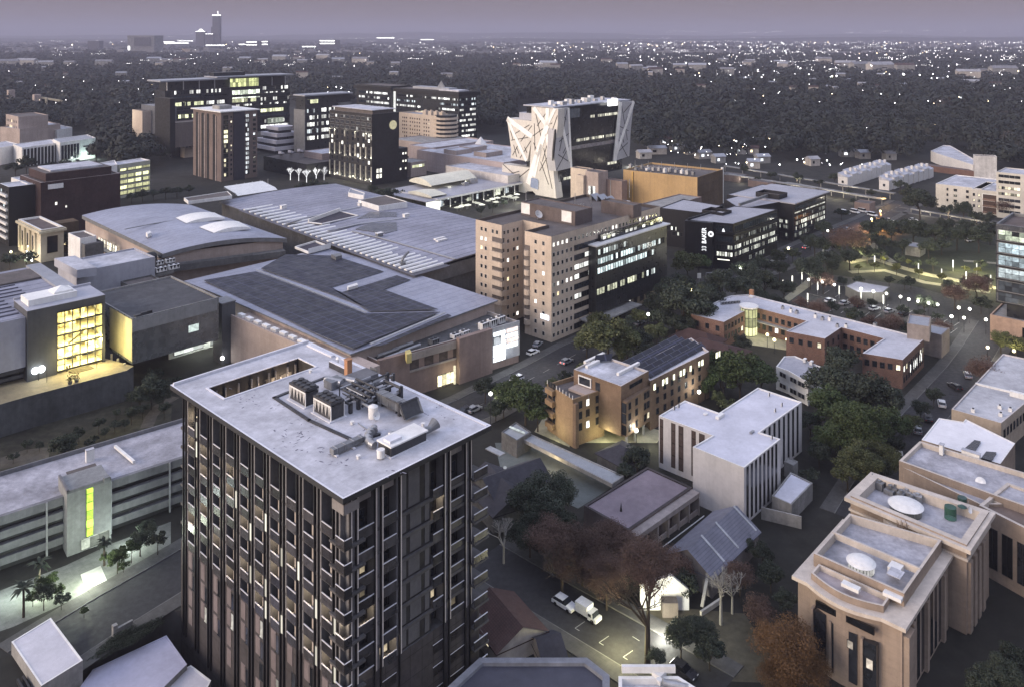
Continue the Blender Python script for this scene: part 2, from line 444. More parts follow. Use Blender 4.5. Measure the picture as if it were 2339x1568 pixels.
sheet('park_ground',[P(x,y,0)for x,y in((1850,640),(1960,560),(2030,500),(2280,530),(2290,700),(2090,655),(1905,628))],.006,mat('park_grass',(.019,.022,.012),.95,.25,.3,.4,.05))
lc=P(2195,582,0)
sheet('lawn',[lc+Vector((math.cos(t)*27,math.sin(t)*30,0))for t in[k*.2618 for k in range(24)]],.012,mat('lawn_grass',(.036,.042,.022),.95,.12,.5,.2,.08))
for nm,pts,w_ in(('park_path',[(1935,600),(1990,590),(2060,612),(2120,628),(2280,660)],4.5),('park_path',[(1940,622),(2020,618),(2110,645),(2260,668)],3.5),('park_path',[(1990,555),(2005,575),(2040,600)],3),('park_path',[(2200,596),(2280,602)],3),('park_path',[(1950,565),(1985,572),(1975,590)],2.5)):
 strip(nm,[P(x,y,0)for x,y in pts],w_,.018,mat('path_stone',(.24,.225,.16),.85,.12,1))
seg=[]
for k in range(13):x,y=1870+25*k,706+4.6*k;seg.append(((x,y),(x+16,y-12)))
for k in range(12):x,y=1880+27*k,672+6.6*k;seg.append(((x,y),(x+14,y-9)))
marks('bay_marks',seg,.2,.018)
b=MB()
for(x0,y0,x1,y1)in((1840,670,1950,700),(1950,700,2066,720),(1855,646,1990,662)):b.box(P(x0,y0,0),P(x1,y1,0)-P(x0,y0,0),Vector((.1,.35,0)),UZ*.25)
tag(b.build('kerb',KERB),kind='structure')
sheet('pergola_ground',[P(x,y,0)for x,y in((1778,690),(1800,690),(1858,648),(1840,640))],.014,mat('path_stone',(.24,.225,.16)))
sheet('vacant_lot',[P(x,y,0)for x,y in((-80,1100),(390,975),(395,860),(300,850),(60,985),(-80,1010))],.006,mat('weedy_lot',(.040,.038,.026),.95,.3,.35,.5,.07))
strip('dirt_path',[P(x,y,0)for x,y in((335,975),(345,950),(365,925),(400,905))],3,.012,mat('bare_earth',(.09,.08,.065),.95,.2,1))
sheet('bare_patch',[P(x,y,0)for x,y in((0,1070),(110,1050),(115,1020),(60,1025),(0,1045))],.012,mat('bare_earth',(.09,.08,.065),.95))
sheet('deck_forecourt',[P(x,y,0)for x,y in((-60,1460),(30,1430),(250,1330),(390,1255),(390,1190),(255,1240),(150,1290),(-60,1370))],.004,mat('forecourt_paving',(.16,.165,.15),.85,.12,1.2,.3,.12,line=(1.2,1.2,.03,.8)))
b=MB();b.box(P(184,1312,.02),P(230,1292,.02)-P(184,1312,.02),P(197,1346,.02)-P(184,1312,.02),UZ*.12);tag(b.build('entrance_ramp',mat('ramp_pale',(.5,.5,.46))),kind='structure')
sheet('street_earth',[P(x,y,0)for x,y in((1395,1425),(1470,1480),(1560,1550),(1800,1560),(1700,1400),(1480,1380))],.006,mat('verge_earth',(.085,.075,.05),.95,.2,.6,.35,.1))
import mathutils
from mathutils import noise as mn
def ridge_h(name,y0,y1,x0,x1,h,seed,col):
 m=MB();nx,ny=90,6;v=[]
 def hh(u,t):
  x=x0+(x1-x0)*u;s=math.sin(math.pi*min(1,t*1.0));return max(0,h*s*(.55+.6*mn.noise(Vector((u*7+seed,1.3,0)))+.2*mn.noise(Vector((u*31+seed,4.1,0)))))
 for j in range(ny):
  for i in range(nx):
   t0,t1,u0,u1=j/ny,(j+1)/ny,i/nx,(i+1)/nx
   q=lambda u,t:(x0+(x1-x0)*u,y0+(y1-y0)*t,hh(u,t)-.5)
   m.face([q(u0,t0),q(u1,t0),q(u1,t1),q(u0,t1)])
 tag(m.build(name,mat('far_woodland',(.022,.024,.022),.95,.3,.004,.3,.001)),kind='structure')
ridge_h('hills',9000,14000,-12000,12000,95,3,0)
ridge_h('hills',5200,7200,-6500,600,42,9,0)
ridge_h('hills',15000,22000,-16000,16000,210,5,0)
TF=Vector((-21.34,103.07,0));TZ=38.0;TA,TB=26.7,49.2
def T(a,b,z=0.0):return TF+E1*a+E2*b+UZ*z
tower=thing('apartment_tower','dark high-rise with black vertical fins, stacked balconies and a flat pale roof','tower',T(TA/2,TB/2,-8))
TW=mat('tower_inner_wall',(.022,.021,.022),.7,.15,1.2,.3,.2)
TCOL=mat('tower_grey_column',(.15,.148,.155),.7,.1,2,.2,.3)
TPOD=mat('tower_podium_panels',(.055,.049,.051),.8,.1,1.2,.25,.15,line=(2.15,3.1,.05,.45))
TSL=mat('tower_slab',(.085,.082,.085),.75,.12,1.5,.3,.2)
TROOF=mat('tower_roof',(.50,.50,.54),.7,.05,1.5,.30,.16,line=(9,1.6,.05,.90))
TEDGE=mat('tower_roof_edge',(.03,.03,.033),.5,.1,1,.1,.2)
TRIM=mat('tower_roof_trim',(.62,.62,.66),.5,.05,1,.1,.2)
BALG=glass('balustrade_glass',(.026,.025,.027),.25)
IN=1.3
def rectp(i):return[xy(T(i,i)),xy(T(TA-i,i)),xy(T(TA-i,TB-i)),xy(T(i,TB-i))]
ha0,ha1,hb0,hb1=3.8,20.8,37.7,43.3
def roofring(m,z,mi,i=0.0):
 for(a0,a1,b0,b1)in((i,TA-i,i,hb0),(i,TA-i,hb1,TB-i),(i,ha0,hb0,hb1),(ha1,TA-i,hb0,hb1)):
  m.face([T(a0,b0,z),T(a1,b0,z),T(a1,b1,z),T(a0,b1,z)],mi)
m=MB();roofring(m,TZ-.06,0,.3)
rf=m.build('roof',TROOF,tower)
m=MB()
po,pi_=rectp(0),rectp(.3)
for i in range(4):
 j=(i+1)%4
 m.face([(*po[i],TZ),(*po[j],TZ),(*pi_[j],TZ),(*pi_[i],TZ)],0)
 m.face([(*pi_[j],TZ-.07),(*pi_[i],TZ-.07),(*pi_[i],TZ),(*pi_[j],TZ)],0)
 m.face([(*po[i],TZ-.75),(*po[j],TZ-.75),(*po[j],TZ),(*po[i],TZ)],1)
roofring(m,TZ-.75,1)
m.build('roof_edge',[TRIM,TEDGE],rf)
m=MB()
m.box(T(.3,TB-.75,TZ-.05),E1*(TA-.6),E2*.35,UZ*.4)
m.box(T(TA-.75,.4,TZ-.05),E1*.35,E2*(TB-1.5),UZ*.12)
m.box(T(TA-1.6,TB-10,TZ-.05),E1*.5,E2*8,UZ*.3)
m.build('parapet',TRIM,tower)
m=MB()
for(a,b,da,db)in((ha0-.35,hb0-.3,.35,hb1-hb0+.6),(ha1,hb0-.3,.3,hb1-hb0+.6),(ha0,hb0-.3,ha1-ha0,.3),(ha0,hb1,ha1-ha0,.3)):
 m.box(T(a,b,TZ-.06),E1*da,E2*db,UZ*.12)
m.build('opening_trim',TRIM,tower)
m=MB();zc=TZ-7
c4=[T(ha0,hb0),T(ha1,hb0),T(ha1,hb1),T(ha0,hb1)]
for i in range(4):
 a,b=c4[i],c4[(i+1)%4]
 m.face([b+UZ*zc,a+UZ*zc,a+UZ*(TZ-.06),b+UZ*(TZ-.06)],0)
m.face([p+UZ*zc for p in c4],1)
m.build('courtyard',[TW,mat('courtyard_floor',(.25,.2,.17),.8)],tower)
for a in(1.2,2.8,5.2,7.6,8.8,10.9,12.2,14.6,16.2):
 MB().box(T(ha0+a,hb0+5.2,zc),E1*.22,E2*.3,UZ*6.2).build('courtyard_post',TCOL,tower)
for a in(4,9,14):lamp_at(T(ha0+a,hb0+4,zc+4),200 if a<10 else 500,(1,.74,.52),.3,tower)
for i,a in enumerate((10.4,13.4)):
 MB().box(T(ha0+a,hb1-.1,zc+.5),E1*2.2,E2*.05,UZ*4.6).build('courtyard_window',lit('courtyard_lit',(1,.72,.48),.55,cell=(1.1,1.6)),tower)
ZL=[31.0-3.15*k for k in range(7)]
core=rectp(IN+1.7)
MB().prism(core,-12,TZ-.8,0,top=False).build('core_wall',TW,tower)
pod=rectp(IN)
m=MB();m.prism(pod,-14,ZL[-1],0,top=1);m.build('podium',[TPOD,TSL],tower)
for z in ZL[:-1]:
 m=MB();m.prism(rectp(IN-.05),z-.42,z,0,bot=True);m.build('floor_slab',TSL,tower)
finm=mat('fin_black_steel',(.012,.012,.014),.45,.1,1,.15,.3,spec=.4)
SL=[3.2+4.29*k for k in range(11)]
SR=[1.9,2.9,5.9,6.95,10.1,18.2,19.2,22.4,23.4]
def fin(pt,d,out,zb):
 MB().box(pt-d*.11+UZ*zb,d*.17,out*.30,UZ*(TZ-.75-zb)).build('fin',finm,tower)
for s in SL:
 zb=-3.2-.12*(45-s)
 for off in(-.3,.62):fin(T(IN,s+off),E2,-E1,max(zb,-8))
 for kz,z in enumerate(ZL):
  zt=TZ-.8 if kz==0 else ZL[kz-1]-.42
  MB().box(T(IN-.06,s-.85,z),E1*1.6,E2*.34,UZ*(zt-z)).box(T(IN-.06,s-.12,z),E1*1.6,E2*.4,UZ*(zt-z)).build('column',TCOL,tower)
for s in SR:
 fin(T(s,IN),E1,-E2,-10)
for(a,b)in((1.9,2.9),(5.9,6.95),(18.2,19.2),(22.4,23.4),(9.6,10.1)):
 MB().box(T(a+.1,IN+.08,ZL[-1]),E1*(b-a-.2),E2*1.6,UZ*(TZ-.8-ZL[-1])).build('column',TCOL,tower)
PFIN=mat('pale_reveal',(.64,.58,.54),.7,.1,2,.2,.3)
for s in SR:MB().box(T(s+.14,IN-.1,ZL[-1]),E1*.26,E2*.3,UZ*(TZ-.8-ZL[-1])).build('pale_reveal',PFIN,tower)
m=MB();m.box(T(10.4,IN+.25,-12),E1*5.6,E2*1.4,UZ*(TZ-.8+12));m.build('panel_core',TW,tower)
PAN=mat('tower_grey_panel',(.10,.098,.105),.7,.08,1.5,.2,.2)
for k in range(15):
 z=TZ-6.9-3.15*k
 for(a,w_)in((10.6,.9),(12.2 if k%3 else 11.9,2.0),(14.9,.8)):
  h=5.9 if k==0 else 2.75
  MB().box(T(a,IN+.2,z+.2),E1*w_,E2*.1,UZ*h).build('cladding_panel',PAN,tower)
BAL=[]
def balcony(p0,d,L,out,z,corner=False):
 m=MB();m.box(p0+UZ*(z-.35),d*L,out*.06,UZ*1.35,0);m.box(p0+UZ*(z+1.0),d*L,out*.14,UZ*.08,1)
 if corner:pass
 return m.build('balcony',[BALG,TRIM],tower)
bays=[(SL[k]+.8,SL[k+1]-.95)for k in range(10)]
nb=0
for z in ZL:
 for(s0,s1)in bays:
  balcony(T(IN,s0,0),E2,s1-s0,-E1,z)
m_=None
for z in ZL:
 m=MB()
 m.box(T(IN-.6,IN-.6,z-.35),E2*1.9,E1*.06,UZ*1.35,0);m.box(T(IN-.6,IN-.6,z-.35),E1*1.2,E2*.06,UZ*1.35,0)
 m.box(T(IN-.66,IN-.66,z+1.0),E2*2.0,E1*.12,UZ*.07,1);m.box(T(IN-.66,IN-.66,z+1.0),E1*1.25,E2*.12,UZ*.07,1)
 m.box(T(IN-.6,IN-.6,z-.42),E1*3.4,E2*3.4,UZ*.3,2)
 m.build('balcony',[BALG,TRIM,TSL],tower)
rbal=[]
for z in ZL[:-1]+[ZL[-1]]:
 for(a,b)in((3.0,5.8),(7.05,9.6),(16.2,18.1)):
  if len(rbal)<20:rbal.append(balcony(T(a,IN),E1,b-a,-E2,z))
rest=MB()
for z in ZL+[8.95,5.8,2.65,-.5]:
 for(a,b)in((3.0,5.8),(7.05,9.6),(16.2,18.1),(19.3,22.3),(23.5,TA-.4)):
  if z>11.9 and(a,b)in((3.0,5.8),(7.05,9.6),(16.2,18.1))and ZL.index(z)*3<20:continue
  y0=IN-(.9 if a>23 else 0)
  rest.box(T(a,y0,z-.35),E1*(b-a),E2*.06,UZ*1.35,0);rest.box(T(a,y0-.05,z+1.0),E1*(b-a),E2*.14,UZ*.07,1)
tag(rest.build('balcony',[BALG,TRIM],tower),kind='stuff')
for z in ZL+[8.95,5.8]:
 MB().box(T(23.5,.3,z-.4),E1*3.0,E2*3.4,UZ*.25).build('corner_slab',TSL,tower)
SCR=mat('grey_screen',(.20,.185,.18),.7,.1,2,.2,.3)
for(s0,s1)in bays:
 MB().box(T(IN+.3,s0+.35,TZ-2.3),E2*(s1-s0-.9),E1*.12,UZ*1.1).build('screen',SCR,tower)
for(a,b)in((3.0,5.8),(7.05,9.6),(19.3,22.3)):
 MB().box(T(a+.2,IN+.3,TZ-2.6),E1*(b-a-.4),E2*.12,UZ*1.4).build('screen',SCR,tower)
m=MB();m.box(T(IN-.9,IN-.9,TZ-2.5),E2*2.6,E1*.1,UZ*1.3);m.box(T(IN-.9,IN-.9,TZ-2.5),E1*2.4,E2*.1,UZ*1.3);m.build('screen',SCR,tower)
rr=random.Random(5)
litb=[(0,9,1),(1,9,1),(1,8,0),(2,8,0),(2,6,1),(3,5,1),(2,4,1),(3,3,1),(3,2,1),(1,6,0),(4,3,0),(4,8,0),(5,9,0),(5,7,0),(5,5,1),(5,4,1),(6,6,0),(6,4,1),(6,3,1),(4,1,1),(6,1,1),(6,0,1),(5,2,0),(4,0,1)]
CEIL=glow('balcony_ceiling_light',(1,.86,.60),3.0)
LSTR=glow('column_painted_light',(1,.93,.78),.75)  # glow stands for light falling on the column face
BACK=mat('balcony_side_wall',(.33,.29,.25),.8,.08,1.5,.15,.3)
for kz,z in enumerate(ZL):
 for kb,(s0,s1)in enumerate(bays):
  hit=[q for q in litb if q[0]==kz and q[1]==kb]
  pane=rr.choices([GL,lit('tower_room',(1,.82,.55),.5,cell=(1.4,2.4),p=.5)],[4,1.2 if hit else.35])[0]
  window(tower,xy(T(IN+1.7,TB)),xy(T(IN+1.7,0)),TB-(s0+s1)/2,z+1.25,s1-s0-.7,2.3,pane,FRD,mull=1)
  if kz:MB().box(T(IN+.25,s0+.15,z+0.02),E1*.08,E2*.9,UZ*2.4).build('balcony_screen',BACK,tower)
  if hit:
   lamp_at(T(IN+.8,(s0+s1)/2,z+2.35),110,(1,.78,.5),.2,tower)
   MB().cyl(T(IN+.8,(s0+s1)/2,z+2.55),.16,.1,10).build('ceiling_light',CEIL,tower)
   if hit[0][2]:
    MB().box(T(IN-.12,s0-.65,z+.1),E2*.5,E1*.05,UZ*2.5).build('column_glow_strip',LSTR,tower)  # emissive strip imitates the lit column, not a fitting
for(a,b)in((3.0,5.8),(7.05,9.6),(16.2,18.1),(19.3,22.3)):
 for z in ZL:
  window(tower,xy(T(0,IN+1.7)),xy(T(TA,IN+1.7)),(a+b)/2,z+1.25,b-a-.5,2.3,rr.choices([GL,lit('tower_room',(1,.82,.55),.5)],[7,1])[0],FRD,mull=1,name='side_window')
for(z,a)in((18.4,4.5),(15.25,6.4),(15.25,2.2),(12.1,2.2),(12.1,8),(18.4,1.2),(27.85,17.0)):
 lamp_at(T(a,IN+.7,z+2.3),90,(1,.8,.52),.2,tower)
 MB().cyl(T(a,IN+.7,z+2.5),.16,.1,10).build('ceiling_light',CEIL,tower)
for z,row in((9.9,(1,3,4,6,7,9)),(6.8,(0,1,2,4,5,6,8,9)),(3.7,(3,4,7,8,2)),(.6,(0,1,2,5))):
 for kb in row:
  s0,s1=bays[kb]
  pane=rr.choices([GL,lit('podium_lit',(1,.93,.8),.5)],[5,1])[0]
  window(tower,xy(T(IN,TB)),xy(T(IN,0)),TB-(s0+.9),z,.9,2.5,pane,FRD,name='podium_window')
for r,z in enumerate((9.0,5.9,2.8,-.3)):
 for kb,(s0,s1)in enumerate(bays):
  if(r*10+kb)%13<11:MB().box(T(IN-.06,s0+1.15,z-.1),E2*(s1-s0-1.25),E1*.1,UZ*2.6).build('podium_panel',mat('podium_panel',(.155,.13,.132),.75,.08,1.5,.2,.2),tower)
GAL=STEEL;DKM=mat('plant_dark_metal',(.05,.05,.055),.5,.2,2,.3,.4)
def Q(x,y,z=TZ):return P(x,y,z-.06+.06)
def mk(name,label,cat,x,y,grp=None):
 p=P(x,y,TZ-.05);return thing(name,label,cat,p,grp),p
def chiller(x,y,label):
 t,p=mk('chiller',label,'air conditioner',x,y,'chillers on the tower roof')
 L,W,Hh=4.7,2.5,2.4
 o=p-E2*L/2-E1*W/2
 m=MB();m.box(o-E1*.35-E2*.2,E2*(L+.4),E1*(W+.6),UZ*.14);m.build('plinth',TRIM,t)
 m=MB()
 for k in range(2):
  for e in(0,W-.1):m.box(o+E2*(k*(L-.12))+E1*e+UZ*.14,E2*.12,E1*.1,UZ*(Hh-.14))
 m.box(o+UZ*(Hh-.25),E2*L,E1*.08,UZ*.25)
 m.build('frame',WHITE,t)
 m=MB()
 for k in range(5):
  b0=o+E2*(k*L/5+.1)+E1*.03
  m.face([b0+UZ*(Hh-.25),b0+E2*(L/10-.05)+UZ*.5,b0+E2*(L/5-.1)+UZ*(Hh-.25)]);m.face([b0+UZ*(Hh-.25),b0+E2*(L/5-.1)+UZ*(Hh-.25),b0+E2*(L/10-.05)+UZ*.5])
 m.build('coil_bank',WHITE,t)
 m=MB();m.box(o+E1*.15+E2*.1+UZ*.2,E2*(L-.2),E1*(W-.25),UZ*(Hh-.4));m.box(o-E1*.03+UZ*Hh,E2*L,E1*W,UZ*.35);m.build('casing',DKM,t)
 for k in range(4):
  for e in(.65,1.85):
   m=MB();m.cyl(o+E2*(.65+k*1.13)+E1*e+UZ*(Hh+.35),.48,.22,14,0);m.build('fan',DKM,t)
chiller(694,915,'dark chiller with white zigzag end, the one nearer the roof opening')
chiller(751,946,'dark chiller with white zigzag end, the one nearer the front corner')
def roofline(pts,w_,h_,name,label,cat,m_,grp=None):
 ps=[P(x,y,TZ-.04)for x,y in pts];c=sum(ps,Vector())/len(ps);c.z=TZ-.05
 t=MB()
 for a,b in zip(ps,ps[1:]):
  d=(b-a);n=Vector((-d.y,d.x,0)).normalized()
  t.box(a-n*w_/2-d.normalized()*w_/2,d+d.normalized()*w_,n*w_,UZ*h_)
 o=t.build(name,m_);return tag(o,label,cat,grp)
roofline([(745,861),(627,908),(706,960),(812,1008)],.55,.18,'cable_tray','dark cable tray looping round the plant on the tower roof','cable tray',DKM)
roofline([(812,1008),(864,993)],.5,.3,'cable_tray','short dark cable tray running up to the large air handler','cable tray',DKM)
roofline([(818,966),(851,990)],.12,.12,'roof_pipe','thin pipe lying between the tank and the large air handler','pipe',GAL)
t,p=mk('pipe_rack','tangle of dark insulated pipes on a rack in the middle of the tower roof','pipes',820,912)
for k in range(6):
 a=P(775+k*11,905+k*4.2,TZ);MB().tube(a+UZ*1.3,a+E1*6.2+UZ*1.3,.16,8).build('pipe',DKM if k%2 else GAL,t)
for k in range(4):
 a=P(786+k*9,914-k*9,TZ);MB().tube(a+UZ*1.7,a-E2*6.0+UZ*1.7,.2,8).build('pipe',DKM,t)
for(x,y)in((775,907),(800,921),(828,930),(830,900),(858,912),(850,893)):
 a=P(x,y,TZ-.05);MB().box(a,E1*.15,E2*.15,UZ*1.9).build('leg',DKM,t)
m=MB()
for k in range(5):
 a=P(790+k*7,925-k*6.5,TZ);m.box(a+UZ*1.1,E1*5.5,E2*.25,UZ*.12)
m.build('tray',GAL,t)
q=random.Random(40)
for k in range(16):
 a=P(q.uniform(775,885),q.uniform(886,938),TZ);L=q.uniform(2,5.5);dd=E1 if k%2 else-E2;h=q.uniform(.4,2.0)
 MB().tube(a+UZ*h,a+dd*L+UZ*h,q.uniform(.1,.24),8).build('pipe',DKM if k%3 else GAL,t);MB().box(a+dd*L-UZ*.05,E1*.5,E2*.5,UZ*(h+.2)).build('valve_box',DKM,t)
t,p=mk('plant_cover','low dark pitched cover beside the pale skylight on the tower roof','plant housing',800,888)
MB().box(P(786,893,TZ-.05),E1*7.0,E2*3.4,UZ*.9).build('housing',mat('plant_grey',(.13,.13,.14),.6,.1,2,.2,.3),t)
t,p=mk('air_handler','round silver ducts joined to a fan box behind the chillers','air handler',757,880)
for k in range(2):
 a=P(744+k*32,876-k*3,TZ);MB().cyl(a+UZ*.75,.62,3.4,16,ax=-E2*.9+E1*.25,bot=True).build('duct',GAL,t)
MB().box(P(757,892,TZ-.05),E1*2.6,E2*2.2,UZ*1.3).build('fan_box',GREYM,t)
t,p=mk('exhaust_duct','large grey rectangular duct ending in a slanted hood on the tower roof','duct',905,936)
a=P(858,921,TZ)
m=MB();m.box(a+UZ*.45,-E2*6.0,E1*1.5,UZ*1.4);m.build('duct',GREYM,t)
for k in range(3):MB().box(a-E2*(1.2+1.9*k)+UZ*.4-E1*.06,-E2*.12,E1*1.62,UZ*1.5).build('flange',GAL,t)
b=a-E2*6.0+UZ*.45
m=MB();p1=[b,b+E1*1.5,b+E1*1.5+UZ*1.4,b+UZ*1.4];q1=[b-E2*2.6-E1*1.0+UZ*.0,b-E2*2.6+E1*2.6,b-E2*1.3+E1*2.6+UZ*2.0,b-E2*1.3-E1*1.0+UZ*2.0]
for i in range(4):j=(i+1)%4;m.face([p1[j],p1[i],q1[i],q1[j]],0)
m.face([q1[0]+E2*.3,q1[1]+E2*.3,q1[2]+E2*.3,q1[3]+E2*.3],1)
m.build('hood',[GREYM,DKM],t)
for e in(1.5,5):MB().box(a-E2*e,E2*.12,E1*1.4,UZ*.46).build('leg',DKM,t)
t,p=mk('air_handler','large pale air handler box with silver ducts near the front of the tower roof','air handler',905,1010)
o=P(893,1045,TZ-.05)
MB().box(o-E1*.2-E2*.2,E1*6.9,E2*3.3,UZ*.15).build('plinth',TRIM,t)
MB().box(o+UZ*.15,E1*6.4,E2*2.9,UZ*1.25).build('casing',DKM,t)
MB().box(o-E1*.15-E2*.15+UZ*1.4,E1*6.8,E2*3.2,UZ*.2).build('lid',WHITE,t)
MB().box(o+E1*.3+E2*.6+UZ*1.6,E1*2.1,E2*1.5,UZ*.35).build('hatch',TRIM,t)
MB().cyl(o-E1*1.0+E2*1.0+UZ*.15,.55,1.1,16).build('fan',WHITE,t)
m=MB()
c0=o+E2*3.6-E1*.1+UZ*.55
for k in range(6):
 th0=k*.26;q=c0+E2*(1.1*k*.9)*math.cos(th0*.6)+E1*(1.1*k*.5)*math.sin(th0)
 m.cyl(q,.52,.95,14,ax=E2*math.cos(th0*.6)+E1*.5*math.sin(th0),bot=True)
m.build('duct',GAL,t)
m=MB();e=o+E1*6.5+E2*1.2+UZ*.8
m.cyl(e,.5,1.6,14,ax=E1,bot=True);m.cyl(e+E1*1.6,.5,1.3,14,r2=.9,ax=E1+UZ*.4);m.build('outlet',GREYM,t)
m=MB();m.cyl(o+E1*3.5+E2*3.0+UZ*.6,.5,1.5,14,ax=E2,bot=True);m.build('elbow',GAL,t)
t,p=mk('supply_duct','dark sectioned duct lying from the air handler towards the roof edge','duct',795,1022)
a=P(762,1043,TZ);b=P(832,1012,TZ);n=(b-a)
m=MB();m.box(a+UZ*.25,n,Vector((-n.y,n.x,0)).normalized()*1.0,UZ*.75);m.build('duct',GREYM,t)
for k in range(4):MB().box(a+n*(.1+.27*k)+UZ*.2,n.normalized()*.12,Vector((-n.y,n.x,0)).normalized()*1.08,UZ*.85).build('flange',GAL,t)
for k in(.05,.6):MB().box(a+n*k-Vector((-n.y,n.x,0)).normalized()*.3,n.normalized()*.35,Vector((-n.y,n.x,0)).normalized()*1.6,UZ*.2).build('foot',TRIM,t)
t,p=mk('water_tank','small white upright tank among the pipes on the tower roof','tank',852,952)
MB().cyl(p,.75,1.7,18).build('tank',WHITE,t);MB().cyl(p+UZ*1.7,.75,.25,18,r2=.3).build('lid',WHITE,t)
t,p=mk('satellite_dish','white satellite dish in front of the small tank on the tower roof','satellite dish',852,957)
MB().cyl(p+UZ*.75-E2*.6,.12,.3,14,r2=.62,ax=-E2+UZ*.5,top=False).build('dish',WHITE,t);MB().cyl(p-E2*.6,.06,.8,8).build('mast',GAL,t)
t,p=mk('roof_hatch','pale square skylight with raised lid near the far edge of the tower roof','skylight',841,860)
MB().cbox(p,2.0,2.0,.4,TH).build('kerb',TRIM,t);MB().cbox(p+UZ*.4,1.5,1.5,.12,TH).build('lid',WHITE,t);MB().box(p+E1*1.1-E2*.9,E1*.1,E2*1.9,UZ*1.2).build('upstand',GREYM,t)
t,p=mk('vent_chimney','small terracotta coloured chimney beside the low dark wall on the tower roof','chimney',795,855)
MB().cbox(p,1.0,.9,2.6,TH).build('stack',mat('terracotta',(.42,.22,.12),.8,.1,2),t);MB().cbox(p+UZ*2.6,1.15,1.05,.12,TH).build('cap',mat('terracotta',(.4,.2,.1)),t)
t,p=mk('lift_motor_wall','low dark wall with a pale coping near the far edge of the tower roof','wall',768,838)
MB().box(P(751,838,TZ-.05),-E2*5.2,E1*.5,UZ*1.0).build('wall',DKM,t);MB().box(P(751,838,TZ-.05)+UZ*1.0,-E2*5.2,E1*.6,UZ*.1).build('coping',TRIM,t)
t,p=mk('roof_deck_panel','long pale flat panel behind the dark pipes on the tower roof','panel',830,876)
MB().box(P(803,868,TZ-.05),-E2*7.5,E1*2.2,UZ*.25).build('panel',TRIM,t)
t,p=mk('vent_mushroom','white mushroom vent on a thin pipe beside the terracotta chimney','vent',772,838)
MB().cyl(p,.08,1.5,8).build('pipe',GAL,t);MB().cyl(p+UZ*1.5,.45,.35,14,r2=.1).build('cowl',WHITE,t)
for i,(x,y,lb)in enumerate(((966,972,'far right part'),(709,850,'edge of the roof opening'),(804,968,'chiller nearer the front corner'),(818,1046,'long sectioned duct'))):
 t,p=mk('roof_vent','tiny pale roof vent by the '+lb+' of the tower roof','vent',x,y)
 MB().cyl(p,.22,.35,12).build('pipe',WHITE,t);MB().cyl(p+UZ*.4,.32,.08,12).build('cap',WHITE,t)
m=MB();q=random.Random(3)
for(cx,cy,n,sx,sy)in((670,1005,26,45,26),(760,1040,16,40,22),(600,920,14,60,14),(870,985,10,60,12),(1000,940,12,50,20),(700,960,10,40,12),(880,1075,6,60,16),(560,905,8,40,20)):
 for k in range(n):
  p=P(cx+q.uniform(-sx,sx),cy+q.uniform(-sy,sy),TZ-.055);r1,r2=q.uniform(.1,.45),q.uniform(.04,.16);an=TH+q.uniform(-.5,.5)+(1.57 if q.random()<.5 else 0)
  m.face([p+Vector((math.cos(an)*math.cos(t)*r1-math.sin(an)*math.sin(t)*r2,math.sin(an)*math.cos(t)*r1+math.cos(an)*math.sin(t)*r2,0))for t in[k2*1.0472 for k2 in range(6)]])
m.build('stain',mat('roof_dirt',(.17,.165,.20),.8),tower)
def blk(x,y,z1,la,lb):
 F=P(x,y,z1);return[xy(F),xy(F+E1*la),xy(F+E1*la+E2*lb),xy(F+E2*lb)]
def quadp(W,S,E,z):
 w,s,e=P(*W,z),P(*S,z),P(*E,z);return[xy(s),xy(e),xy(e+w-s),xy(w)]
MRF=mat('mall_roof_sheeting',(.31,.325,.40),.5,.05,.6,.22,.05,line=(400,3.4,.16,.72),metal=.15)
MRF2=mat('mall_roof_sheeting_old',(.29,.295,.36),.55,.06,.6,.3,.05,line=(400,4.6,.3,.55),metal=.15)
SOLAR=mat('solar_modules',(.016,.017,.029),.45,.1,.5,.25,.04,line=(4.2,2.6,.2,3.2),spec=.25)
def curved(poly,z,rise,m,parent,name='roof',nu=14,axis=0,thick=.4):
 "sheet over a quad, bowed up along one direction"
 a,b,c,d=[Vector((*p,0))for p in poly];g=MB();nv=2
 def pt(u,v):
  q=a.lerp(b,u).lerp(d.lerp(c,u),v);t=u if axis==0 else v
  q.z=z+rise*(1-(2*t-1)**2);return q
 L=[i/nu for i in range(nu+1)]
 def uvp(p):return(p.x*E1.x+p.y*E1.y,p.x*E2.x+p.y*E2.y)
 for i in range(nu):
  for j in range(nv if axis==0 else nu):
   mv=nv if axis==0 else nu;u0,u1=L[i],L[i+1];v0,v1=j/mv,(j+1)/mv
   ps=[pt(u0,v0),pt(u1,v0),pt(u1,v1),pt(u0,v1)];g.face(ps,0,[uvp(p)for p in ps])
 ring=[pt(u,0)for u in L]+[pt(1,v/8)for v in range(1,9)]+[pt(u,1)for u in L[::-1][1:]]+[pt(0,v/8)for v in range(7,0,-1)]
 for i in range(len(ring)):
  p,q=ring[i],ring[(i+1)%len(ring)];g.face([p-UZ*thick,q-UZ*thick,q,p],1)
 return g.build(name,[m,GREYM],parent)
Z1=14.5
q1=quadp((420,642),(800,808),(1137,686),Z1)
mall=thing('mall_front_hall','large mall hall under a broad sheet roof carrying dark solar panels','mall',(q1[0][0],q1[0][1],0))
ins1=inset(q1,.8)
MB().prism(ins1,0,Z1-.4,0,top=False).build('wall',PINK,mall)
curved(q1,Z1,.5,MRF,mall,axis=1)
wl=P(527,718,Z1-.3);wr=P(708,797,Z1-.3)
dv=(wr-wl);nv_=Vector((-dv.y,dv.x,0)).normalized()
m=MB();m.box(Vector((wl.x,wl.y,0)),dv*1.5,nv_*7,UZ*(Z1-1.2));m.build('side_wall',PINK,mall)
m=MB();m.box(Vector((wl.x,wl.y,Z1-1.2)),dv*1.5,nv_*.4,UZ*.8);m.build('side_parapet',PINK,mall)
